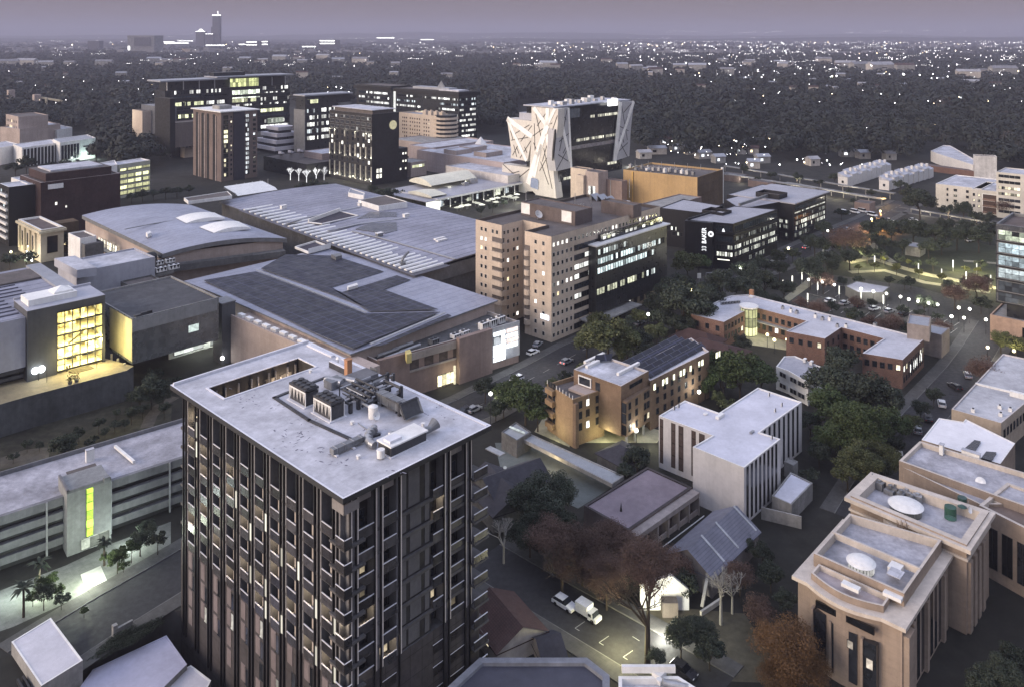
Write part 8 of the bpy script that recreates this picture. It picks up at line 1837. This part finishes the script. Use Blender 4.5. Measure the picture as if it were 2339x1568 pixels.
def wood(y0,y1,n,r0,r1,nc,cs,keep,hf=1.0):
 Y=np.sqrt(g.uniform(y0*y0,y1*y1,n));X=g.uniform(-.70,.70,n)*Y;px=CX+X/Y*FX;py=YH+FX*HC/Y
 ok=keep(px,py);X,Y=X[ok],Y[ok]
 for x,y,w_ in HS:
  p=P(x,y,0);hw=max(9,w_*p.y/FX)*.62;ok=~((np.abs(X-p.x)<hw)&(Y>p.y-max(16,p.y*.05))&(Y<p.y+9));X,Y=X[ok],Y[ok]
 for pl in FOOT:
  c=np.mean(pl,axis=0);rr=max(math.hypot(p[0]-c[0],p[1]-c[1])for p in pl)
  if c[1]<y0-60 or c[1]>y1+60:continue
  q=inset(pl,-3);n_=len(q);ins=np.ones(len(X),bool)
  for i in range(n_):a,b=q[i],q[(i+1)%n_];ins&=((b[0]-a[0])*(Y-a[1])-(b[1]-a[1])*(X-a[0]))>0
  X,Y=X[~ins],Y[~ins]
 m=len(X);r=g.uniform(r0,r1,m);h=r*g.uniform(.9,1.5,m)*hf
 d=g.normal(size=(m,nc,3));d/=np.linalg.norm(d,axis=2)[...,None];d[...,2]=np.abs(d[...,2])
 lump=1+.22*np.sin(d[...,0]*5+g.uniform(0,6,(m,1)))*np.cos(d[...,1]*5+g.uniform(0,6,(m,1)))
 p=d*(r[:,None]*lump*g.uniform(.8,1.05,(m,nc)))[...,None];p[...,2]*=.85;p+=np.stack([X,Y,h],1)[:,None]
 nn=d+g.normal(size=d.shape)*.25;nn/=np.linalg.norm(nn,axis=2)[...,None];u=np.cross(nn,g.normal(size=d.shape));u/=np.linalg.norm(u,axis=2)[...,None];v=np.cross(nn,u)
 s=cs*g.uniform(.6,1.3,(m,nc,1))*(r[:,None,None]/r1)
 q=np.stack([p-u*s,p-v*s*.7,p+u*s,p+v*s*.7],2).reshape(-1,4,3)
 tint=np.clip(np.repeat(g.beta(1.6,2.4,m)+.22*np.sin(X*.013+Y*.004)*np.sin(Y*.011+X*.003),nc),0,1);return q,tint
def k0(px,py):return((px>1640)&(py<395)&~((px>1640)&(px<2060)&(py>372))&~((px>2090)&(py>350)&(px<2240)))|((px<345)&(py<345)&(px>215))|((px<215)&(py<312))|((py<335)&(px>1450))|((py<285)&(px>1300))|((px>1455)&(px<1650)&(py<366))|((px>225)&(px<352)&(py<398))|((px>1000)&(px<1170)&(py<305))|((py<240)&((px<360)|(px>660)))|(py<215)
parts_=[wood(470,900,4200,5.0,10.5,190,1.35,k0),wood(900,1500,8500,6,12.0,64,2.4,k0),wood(1500,3600,26000,7,14,16,4.2,lambda px,py:px>-9e9,.6),wood(3600,9000,9000,10,20,8,12,lambda px,py:(np.sin(px*.011+py*.4)+np.sin(py*.9))>-.3,.3)]
me=qmesh('woodland',np.concatenate([p[0]for p in parts_]),k_.m,np.concatenate([p[1]for p in parts_]))
o=bpy.data.objects.new('woodland',me);COL.objects.link(o);tag(o,'dark wooded suburb spreading to the horizon',None,None,'stuff')
def sub(p,wd,dp_,h,ang,wall,roof,lit_):
 t=thing('suburban_house','house','house',p,'houses in the wooded suburb')
 a=Vector((math.cos(ang),math.sin(ang),0));b=Vector((-a.y,a.x,0));o=p-a*wd/2-b*dp_/2
 m=MB();m.box(o-UZ*p.z,a*wd,b*dp_,UZ*(h+p.z));m.build('wall',wall,t)
 m=MB();e=.5;c=[o-a*e-b*e+UZ*h,o+a*(wd+e)-b*e+UZ*h,o+a*(wd+e)+b*(dp_+e)+UZ*h,o-a*e+b*(dp_+e)+UZ*h];r0,r1=(c[0]+c[3])/2+UZ*dp_*.28,(c[1]+c[2])/2+UZ*dp_*.28
 m.face([c[0],c[1],r1,r0]);m.face([c[2],c[3],r0,r1]);m.face([c[3],c[0],r0]);m.face([c[1],c[2],r1]);m.build('roof',roof,t)
 window(t,xy(o),xy(o+a*wd),wd*.3,h*.55,wd*.22,h*.4,lit_,FRW);return t
HW=[mat('house_cream',(.4,.37,.34)),CONC];HR=[RFm,mat('house_roof_grey',(.20,.20,.215)),RTILE,mat('house_roof_pale',(.32,.32,.34))];HL=[WARM,GL,COOL]
q=random.Random(6)
for x,y,w_ in HS:
 p=P(x,y,0);p.z=0 if y>230 else 14;wd=max(8,w_*p.y/FX);reg(sub(p,wd,max(7,wd*.4),5+(2.5 if y<200 else 0)+(wd>40)*3,q.uniform(-.25,.35),q.choice(HW),q.choice(HR),q.choice(HL)),'pale house among the trees',x,y)
def far(name,label,x0,x1,yt,yb,Y,m_,extra=None):
 k=Y/FX;x0_,x1_=(x0-CX)*k,(x1-CX)*k;zt,zb=HC+(YH-yt)*k,max(-1,HC+(YH-yb)*k-10)
 t=thing(name,label,'tower',((x0_+x1_)/2,Y,zb));w_=x1_-x0_
 MB().box((x0_,Y,zb),(w_,0,0),(0,w_*.8,0),UZ*(zt-zb)).build('shaft',m_,t);return t,x0_,x1_,zb,zt
SKY_=mat('far_tower_glass',(.10,.10,.125),.4,.1,.05,.2,.01,line=(9,4,.06,1.5));BR=glow('crown_light',(1,1,.97),3.5)
t,a,b,z0,z1=far('far_skyscraper','tall slim skyscraper with a bright crown on the horizon',485,501,34,104,5200,SKY_)
MB().box((a-9,5200,z0),(9,0,0),(0,30,0),UZ*(z1-z0)*.62).build('side_shaft',SKY_,t);MB().box((a,5198,z1-7),(b-a,0,0),(0,30,0),UZ*6).build('crown',BR,t);MB().cyl((a*.3+b*.7,5210,z1),2,22,6).build('spire',BR,t)
t,a,b,z0,z1=far('far_skyscraper','shorter far tower with a glowing domed top beside the skyscraper',447,466,72,102,5200,SKY_)
MB().cyl(((a+b)/2,5215,z1),20,16,12,r2=4).build('dome',BR,t);MB().box((a,5198,z1-3),(b-a,0,0),(0,20,0),UZ*3).build('crown',BR,t)
t,a,b,z0,z1=far('far_office','low dark tower joined to the foot of the far skyscraper',469,486,78,104,5190,SKY_);MB().box((a,5188,z1-2),(b-a,0,0),(0,4,0),UZ*3).build('crown',BR,t)
t,a,b,z0,z1=far('far_office','wide grey office block standing alone on the far left ridge',291,352,82,112,3600,mat('far_grey_block',(.22,.22,.235),.7))
MB().box((a+30,3598,z0+22),(b-a-45,0,0),(0,4,0),UZ*(z1-z0-30)).build('glass_front',SKY_,t);MB().box((a+3,3598,z0+4),(8,0,0),(0,3,0),UZ*18).build('lit_corner',BR,t)
for x0,x1,yt,lb in((200,226,94,'faint far block left of the wide grey office'),(728,770,92,'dim far block with a mast right of the skyscraper'),(596,612,94,'small far office with a bright edge'),(560,590,95,'long low far office with lit floors')):
 t,a,b,z0,z1=far('far_office',lb,x0,x1,yt,110,4200,SKY_)
 if x0>500:
  for k in range(2):MB().box((a+5,4198,z1-6-14*k),((b-a)*.8,0,0),(0,3,0),UZ*4).build('lit_floor',BR,t)
LINES=[(360,397,97),(375,430,100),(405,440,95),(545,575,103),(470,512,105),(390,416,129),(560,600,98),(690,720,108),(860,900,88),(960,990,92)]
for i,(x0,x1,y)in enumerate(LINES):
 Y=4600;k=Y/FX;z=HC+(YH-y)*k;t=tag(MB().box(((x0-CX)*k,Y,z),((x1-x0)*k,0,0),(0,6,0),UZ*4).build('lit_roadside',BR),'','lights');reg(t,'long low line of white lights',x0,y)
o=MB().cyl(P(413,121,3),8,10,8).build('floodlight',glow('amber_flood',(1,.6,.2),22));tag(o,'single amber floodlight glowing below the far skyline','light')
for x,yt,yb in((1508,165,188),(1562,168,195),(1582,168,180),(1636,160,195),(1718,165,193)):
 p=P(x,yb,0);o=MB().cyl(p,1.1,(yb-yt)*p.y/FX,6,r2=.7).build('floodlight_mast',STEEL);tag(o,'','mast');reg(o,'tall thin floodlight mast',x,yb)
t=thing('tower_crane','yellowish tower crane rising from the trees at the left','crane',P(106,262,0));p=P(106,272,0);k=p.y/FX
MB().cbox(p,2.2,2.2,48*k,0).build('mast',mat('crane_paint',(.45,.40,.30)),t);MB().box(p+Vector((-12*k,0,46*k)),Vector((48*k,0,-8*k)),Vector((0,1.5,0)),UZ*2.2).build('jib',mat('crane_paint',(.45,.40,.30)),t)
g=np.random.default_rng(9);LT=[]
def scat(n,x0,x1,y0,y1,s0,s1):
 for _ in range(n):LT.append((g.uniform(x0,x1),g.uniform(y0,y1),g.uniform(s0,s1)))
scat(90,880,2338,96,112,1.2,2.6);scat(60,1250,1800,95,118,1.6,3.2);scat(60,1700,2338,90,104,1.2,2.2);scat(70,1750,2338,112,140,1.2,2.6);scat(40,1150,1750,118,140,1.0,2.2);scat(60,1500,2338,140,178,1.4,3.0);scat(26,1650,2338,178,240,1.4,2.8);scat(20,1500,2338,240,340,1.6,3.2);scat(30,60,560,90,108,1.0,2.2);scat(20,380,1000,120,160,1.0,2.2);scat(22,0,360,150,260,1.2,2.4);scat(24,720,800,195,250,1.6,3.2);scat(26,1480,1780,335,372,1.8,3.4);scat(12,1640,1980,378,400,2.0,4.0)
for(x,y,s)in((2325,163,7),(2062,170,5),(2100,172,6),(2130,170,5),(1900,175,4),(1910,174,4),(1624,187,4),(1768,183,4),(2190,222,4),(2194,224,3),(941,115,3.5),(1760,310,5),(1790,325,7),(1700,345,5),(1820,382,6),(1836,388,6),(1895,395,4),(1780,394,5),(295,326,4),(246,312,5),(275,262,6),(20,540,0)):
 if s:LT.append((x,y,s))
far_=[];
def scat2(n,x0,x1,y0,y1,lines=0):
 for _ in range(n):
  x,y=g.uniform(x0,x1),g.uniform(y0,y1);far_.append((x,y,g.uniform(.6,1.25)))
  if g.random()<lines:
   for k in range(int(g.integers(3,9))):far_.append((x+k*4.6,y+g.uniform(-.6,.6),g.uniform(.5,1.1)))
scat2(160,900,2338,105,150,.25);scat2(80,0,900,108,150,.1);scat2(60,1500,2338,69,76,.35);scat2(120,700,2338,86,104,.45);scat2(110,880,2338,98,120,.3);scat2(40,80,600,72,100,.2);scat2(60,1500,2338,120,165,.1);scat2(26,850,1150,84,92,.5)
def lpos(x,y):
 if y<84:Y=15500;return Vector(((x-CX)/FX*Y,Y,HC+(YH-y)/FX*Y))
 Y=min(FX*(HC-(6 if y>240 else 24))/(y-YH),13500);return Vector(((x-CX)/FX*Y,Y,HC+(YH-y)/FX*Y+(5 if y>240 else 0)))
LT.sort(key=lambda e:-e[2]);DOT={}
for i,(x,y,s)in enumerate(LT):
 p=lpos(x,y)
 if i>=290:far_.append((x,y,s));continue
 w_='warm' if i%4==0 else 'white'
 if w_ not in DOT:DOT[w_]=MB().cyl((0,0,-.5),.2,.35,6,r2=.5,top=False).cyl((0,0,-.15),.5,.3,6,r2=.5,top=False).cyl((0,0,.15),.5,.35,6,r2=.2).mesh('city_light',[glow('far_white',(.96,.98,1),24)if w_=='white' else glow('far_warm',(1,.80,.5),24)])
 o=place(DOT[w_],'city_light',None,p,0,s*(.22+.38*(i%7)/6)*p.y/FX);tag(o,'','light','lights of the wooded city');reg(o,('bright ' if s>3.4 else 'small ')+w_+' light point',x,y)
flush()
m=MB()
for x,y,s in far_:
 p=lpos(x,y);r=.40*s*p.y/FX;a=[p+Vector((r,0,0)),p+Vector((0,0,r*.8)),p+Vector((-r,0,0)),p+Vector((0,0,-r*.8))];f_,b_=p+Vector((0,-r,0)),p+Vector((0,r,0))
 for j in range(4):m.face([a[j],a[(j+1)%4],b_]);m.face([a[(j+1)%4],a[j],f_])
tag(m.build('city_lights',glow('far_sprinkle',(.98,.96,.95),20)),'countless tiny city lights below the horizon',None,None,'stuff')
LP_=[(1846,638),(1877.5,644),(1905,650),(1966,659),(1994,665),(2024,670),(2056,677),(2075,683),(2096,688),(2120,692),(2141,695),(2189,702),(2214,705),(2172.5,722),(2201,725),(2251,729)]
for i,(x,y)in enumerate(LP_):lamp(x,y,'%s bright globe lamp from the left in the car park'%ORD[i],'globe lamps in the car park',900,False,5.0)
pole_m=MB().cyl((0,0,0),.13,1.6,8).mesh('pole',[STEEL]);tube_m=MB().cyl((0,0,1.6),.2,3.0,8).mesh('light_tube',[glow('tube_white',(1,.98,.85),2.0)])
for i,(x,y)in enumerate(((1867,672),(1916,682),(1966,692),(2017,704),(1844,700),(2097,628),(2150,641),(1997,610),(1950,602),(2206,648),(2262,656),(1880,590),(2041,525),(2075,525),(2176,620),(2230,628),(1831,648),(1809,658),(1788,668))):
 b=P(x,y,0);t=thing('light_pole','','lamp',b,'light poles in the park');place(pole_m,'pole',t,b);place(tube_m,'light_tube',t,b);reg(t,'slim glowing light pole',x,y)
 if i in(5,6,7,8,9,10,14,15):lamp_at(b+UZ*4-E2*1.5,3800,(1,.92,.5),.6,t)
flush()
lamp(2315,800,'warm lamp under the orange lit tree below the glass tower',None,1500,True,4);lamp(2255,792,'warm lamp at the lane corner below the glass tower',None,700,True,4);lamp(2010,482,'orange street lamp over the far junction',None,60000,True,9,0,(1,.42,.12));lamp(1990,500,'orange street lamp before the far junction',None,40000,True,8,0,(1,.42,.12));lamp(25,575,'orange lamp at the far left street',None,500,True,5,0,(1,.5,.2));lamp(2105,1245,'small white lamp behind the classical blocks',None,30)
for x,y,w_ in((1238,795,500),(1130,905,260),(1720,705,200),(1690,625,260),(1660,665,200)):lamp_at(P(x,y,5),w_,(1,.93,.75),.5)
t=thing('traffic_light','mast arm traffic light on the paved corner below the black offices','traffic light',P(1612,655,0));p=P(1612,657,0);MB().tube(p,p+UZ*5.6,.1,8).tube(p+UZ*5.6,p+UZ*5.9+Vector((4.6,0,0)),.08,6).build('mast',STEEL,t);MB().cyl(p+UZ*5.9+Vector((4.8,-.1,0)),.5,.15,14,ax=(0,-1,0),bot=True).build('round_sign',WHITE,t);MB().box(p+Vector((-.2,-.2,2.4)),(.4,0,0),(0,.3,0),UZ*1.0).build('signal_box',DKM,t)
t=thing('street_sign','upright framed street sign beside the traffic light','sign',P(1596,648,0));p=P(1596,650,0);MB().box(p,(.15,0,0),(0,.15,0),UZ*3).build('post',STEEL,t);MB().box(p+Vector((-.7,-.1,2.4)),(1.5,0,0),(0,.1,0),UZ*2.0).build('board',WHITE,t)
def car(kind,col,L=4.3,W=1.8,Hh=1.45,van=False):
 t=thing('parked_car','car','car',(0,0,0));m=MB()
 prof=[(-L/2,.35),(-L/2,.85),(-L*.46,.95),(L*.22,.95),(L*.46,.78),(L/2,.6),(L/2,.35)]
 if van:prof=[(-L/2,.35),(-L/2,1.1),(L*.30,1.1),(L*.46,.95),(L/2,.7),(L/2,.35)]
 n=len(prof)
 for i in range(n):(x0,z0),(x1,z1)=prof[i],prof[(i+1)%n];m.face([(x0,-W/2,z0),(x0,W/2,z0),(x1,W/2,z1),(x1,-W/2,z1)])
 m.face([(x,-W/2,z)for x,z in prof][::-1]);m.face([(x,W/2,z)for x,z in prof]);m.build('body',col,t)
 c0=[(-L*.47,.95 if not van else 1.1),(L*(.2 if not van else.33),.95 if not van else 1.1),(L*(.05 if not van else.24),Hh),(-L*(.36 if not van else.46),Hh)];w2=W*.41
 m=MB();lo=[(c0[0][0],c0[0][1]),(c0[1][0],c0[1][1])]
 A_=[Vector((c0[0][0],-W*.47,c0[0][1])),Vector((c0[1][0],-W*.47,c0[1][1])),Vector((c0[1][0],W*.47,c0[1][1])),Vector((c0[0][0],W*.47,c0[0][1]))];B_=[Vector((c0[3][0],-w2,Hh)),Vector((c0[2][0],-w2,Hh)),Vector((c0[2][0],w2,Hh)),Vector((c0[3][0],w2,Hh))]
 for i in range(4):j=(i+1)%4;m.face([A_[i],A_[j],B_[j],B_[i]])
 m.build('windows',GL,t);m=MB();m.box(B_[0],B_[1]-B_[0],B_[3]-B_[0],UZ*.06);m.build('roof',col,t)
 for sx in(-.31,.31):
  for sy in(-1,1):MB().cyl((sx*L,sy*(W/2-.2),.33),.33,.22,14,ax=(0,sy,0),bot=True).build('wheel',BLACK,t)
 for sy in(-1,1):
  MB().box((L/2-.06,sy*W*.33-.18,.62),(.08,0,0),(0,.36,0),UZ*.14).build('headlight',WHITE,t);MB().box((-L/2-.02,sy*W*.36-.12,.66),(.06,0,0),(0,.24,0),UZ*.2).build('tail_light',kind,t)
 return t
TLo=mat('tail_red',(.3,.02,.02));TLon=glow('tail_red_lit',(1,.08,.05),6)
CW=mat('car_white',(.72,.72,.72),.3,.03,1,.05,.3,spec=.5);CS=mat('car_silver',(.4,.41,.43),.3,.03,1,.05,.3,metal=.5);CD=mat('car_dark',(.03,.03,.035),.3,.03,1,.05,.3)
pc=[car(TLo,CW),car(TLo,CS),car(TLon,CS),car(TLo,CW,5.2,1.9,2.1,True),car(TLo,CD)]
used=set()
def put(i,x,y,ang,lb):
 b=P(x,y,.01)
 if i in used:o=dup(pc[i],b,ang,lb)
 else:used.add(i);o=pc[i];o.location=b;o.rotation_euler.z=ang
 o['label']=lb;o['category']='van' if i==3 else 'car';o['group']='cars on the streets';return o
aD=math.atan2(-E2.y,-E2.x);aU=TH
put(0,1289,1384,aD,'white hatchback parked behind the small white box truck');put(1,1083,938,aU,'silver car on the main street beside the dark tower roof corner');put(2,1294,829,aU,'car with red tail lights driving past the beige tower');put(2,1765,603,aU,'car with red tail lights waiting by the black offices');put(2,1840,568,aU,'car with red tail lights further up past the black offices')
for k,(x,y)in enumerate(((1930,489),(1952,487),(1970,485),(1992,494))):put(3,x,y,aU-1.9,'%s white minibus from the left near the orange lit junction'%ORD[k])
put(4,2180,886,aU+.9,'dark car on the lane beside the long pale building');put(0,1217,808,aU,'white car on the street corner below the beige tower');put(0,1430,988,aU,'white car under the raised brown flats');put(1,1228,790,aU+.3,'silver car by the shop block screens');put(0,2190,520,-.1,'long white car on the road above the park');put(1,2030,505,aU,'silver car at the orange lit junction');put(0,2085,505,-.1,'white car just past the orange lit junction');put(0,2215,552,.3,'white car parked inside the dark park');put(4,1500,722,aU,'dark car on the main street below the black glass box')
for k in range(6):put((0,1,4)[k%3],1895+34*k,690+6*k,aU-.3,'%s car from the left parked in the lamplit car park'%ORD[k])
t=thing('box_truck','small white box truck parked by the street in front of the white hatchback','truck',P(1342,1409,.01));b=P(1342,1409,.01);d=-E2;e=E1
MB().box(b-d*2.0-e*.9+UZ*.7,d*2.5,e*1.8,UZ*1.6).build('cargo_box',CW,t);MB().box(b+d*.55-e*.85+UZ*.4,d*.9,e*1.7,UZ*1.25).build('cab',CW,t)
m=MB();m.box(b+d*1.45-e*.82+UZ*.4,d*.85,e*1.64,UZ*.6);m.build('bonnet',CW,t)
o=b+d*1.75;m=MB();m.face([o-e*.82+UZ*1.0,o+e*.82+UZ*1.0,o-d*.3+e*.75+UZ*1.66,o-d*.3-e*.75+UZ*1.66]);m.box(b+d*.7-e*.87+UZ*1.05,d*.6,e*1.74,UZ*.45);m.build('windows',GL,t)
for s in(-1.3,1.5):
 for f in(-.85,.65):MB().cyl(b+d*s+e*f+UZ*.38,.38,.22,14,ax=e,bot=True).build('wheel',BLACK,t)
for lb,a,b2,w_,h in(('long pale covered platform behind the black offices',(1652,392),(2040,458),3,4.0),('lower pale platform strip behind the black offices',(1790,430),(2015,470),4,3.5),('pale wall along the road left of the glass tower',(2078,486),(2270,520),1.2,2.2),('short pale platform past the orange building',(1660,412),(1860,446),3.5,4)):
 p,q_=P(*a,0),P(*b2,0);d=q_-p;n=Vector((-d.y,d.x,0)).normalized()*w_;t=thing('platform_canopy',lb,'canopy',p)
 MB().box(p+UZ*(h-.5),d,n,UZ*.5).build('roof',mat('platform_pale',(.24,.235,.225),.85,.12,1,.3,.1),t)
 for k in range(9):MB().box(p+d*(k/8.2)+n*.4,d.normalized()*.4,n.normalized()*.4,UZ*(h-.5)).build('post',CONC,t)
 for k in range(3):lamp_at(p+d*(.2+.3*k)-n.normalized()*3+UZ*3,900,(1,.9,.7),.6,t)
FAIRY=glow('fairy_lights',(.97,.97,1),1.6)
for i,(x,y)in enumerate(((663,412),(682,414),(700,418),(722,414),(740,412))):
 b=P(x,y,0);t=thing('fairy_lit_tree','%s leafless tree wrapped in white lights between the brown tower and the black hotel'%ORD[i],'tree',b,'fairy lit trees');place(trunk_mesh(20+i,True,FAIRY),'trunk',t,b,i,(6,6,7.5))
for i,(x,y,la,lb_,h,c)in enumerate(((1690,404,12,16,4,BRN),(1755,418,10,14,4,SHOP),(1640,398,8,9,4,WHITE),(1985,466,9,8,5,SHOP))):
 building('low_shed',('wide brown','second brown','small white','brown corner')[i]+' shed roof by the pale platforms','shed',blk(x,y,h,la,lb_),0,h,c,(CONCd,RFd,RF,RFd)[i],.2,.3)
for i,(x,y,w_)in enumerate(((1120,915,300),(1390,775,420),(1480,735,420),(1580,680,420),(1690,632,500),(1800,585,600),(1890,545,700))):
 lamp(x,y-18,'%s street lamp from the near end along the main street'%ORD[i],'lamps along the main street',w_,i%2==1,8.0)
for k in range(16):
 t_=[(960,972),(1010,955),(1060,948),(1150,885),(1180,875),(1350,782),(1380,770),(1460,735),(1540,692),(1600,662),(1700,612),(1720,604),(1800,578),(1870,548),(1900,536),(1935,520)][k]
 put((0,1,4,1)[k%4],t_[0],t_[1]+(6 if k%2 else-6),aU+(0 if k%2 else math.pi),'%s %s car from the near end on the main street'%(ORD[k],('white','silver','dark','silver')[k%4]))
for k,(x,y)in enumerate(((2230,838),(2210,860),(2150,925),(2120,958),(2095,985),(2052,1045),(1560,1538))):
 put((4,1,0)[k%3],x,y,(aU+.35)if k<6 else(aD if k<8 else aU),'%s parked along the %s'%(('dark car','silver car','white car')[k%3]+' '+ORD[k//3],('lane by the classical blocks','street by the lit gable wall','side street by the parking building')[0 if k<6 else(1 if k<8 else 2)]))
g=np.random.default_rng(12);m=MB()
for _ in range(1500):
 Y=3500+6500*g.random()**1.3;X=g.uniform(-.68,.68)*Y
 if math.sin(X*.0016+1)+math.sin(Y*.0021+X*.0007)<-.5:continue
 a,b,h=g.uniform(14,60),g.uniform(12,26),g.uniform(14,24);m.cbox((X,Y,0),a,b,h,g.uniform(-.3,.3))
tag(m.build('far_rooftops',mat('far_roof_pale',(.20,.20,.215),.8,.2,.01,.2,.002)),'hazy mass of pale far rooftops below the horizon',None,None,'stuff')
p,q_=P(215,1500,0),P(362,1422,0);d=q_-p;t=thing('hedge','clipped dark hedge between the side street and the long blue roof','hedge',(p+q_)/2)
place(crown_mesh('dark',0,1),'foliage',t,(p+q_)/2+UZ*.3,math.atan2(d.y,d.x),(d.length*.55,1.3,1.5))
t=thing('boundary_wall','low stone wall with a pier beside the hedge on the side street','wall',P(265,1447,0));p,q_=P(262,1452,0),P(302,1430,0);MB().box(p,q_-p,Vector((.25,-.3,0)),UZ*1.3).build('wall',CONC,t);MB().cbox(p,.7,.7,1.9,TH).build('pier',CONC,t)
def person(x,y,z,lb,col,ph):
 b=P(x,y,z);V=[(0,0,.95),(0,0,1.2),(0,0,1.42),(0,0,1.52),(0,.02,1.66),(.10,0,.9),(.11+ph,.02,.5),(.11-ph,0,.06),(-.10,0,.9),(-.11-ph,.02,.5),(-.11+ph,0,.06),(.20,0,1.40),(.25,.02,1.12),(.24,.1,.86),(-.20,0,1.40),(-.25,.02,1.12),(-.24,.1,.86)]
 Ed=[(0,1),(1,2),(2,3),(3,4),(0,5),(5,6),(6,7),(0,8),(8,9),(9,10),(2,11),(11,12),(12,13),(2,14),(14,15),(15,16)];RR=[.14,.13,.15,.06,.11,.09,.065,.045,.09,.065,.045,.06,.045,.035,.06,.045,.035]
 me=bpy.data.meshes.new('person');me.from_pydata(V,Ed,[]);me.materials.append(col);o=bpy.data.objects.new('person',me);COL.objects.link(o);o.location=b;md=o.modifiers.new('Skin','SKIN');o.modifiers.new('Sub','SUBSURF').levels=1
 if not me.skin_vertices:bpy.context.view_layer.objects.active=o
 for i,s in enumerate(me.skin_vertices[0].data if me.skin_vertices else[]):s.radius=(RR[i],RR[i]);s.use_root=i==0
 tag(o,lb,'person','people at the glass entrance')
person(153,848,8.0,'person in dark clothes standing left in the yellow glass entrance',mat('dark_clothes',(.03,.03,.035)),.03);person(159,846,8.0,'person in brown clothes walking right of the other in the yellow entrance',mat('brown_clothes',(.09,.06,.04)),.08)
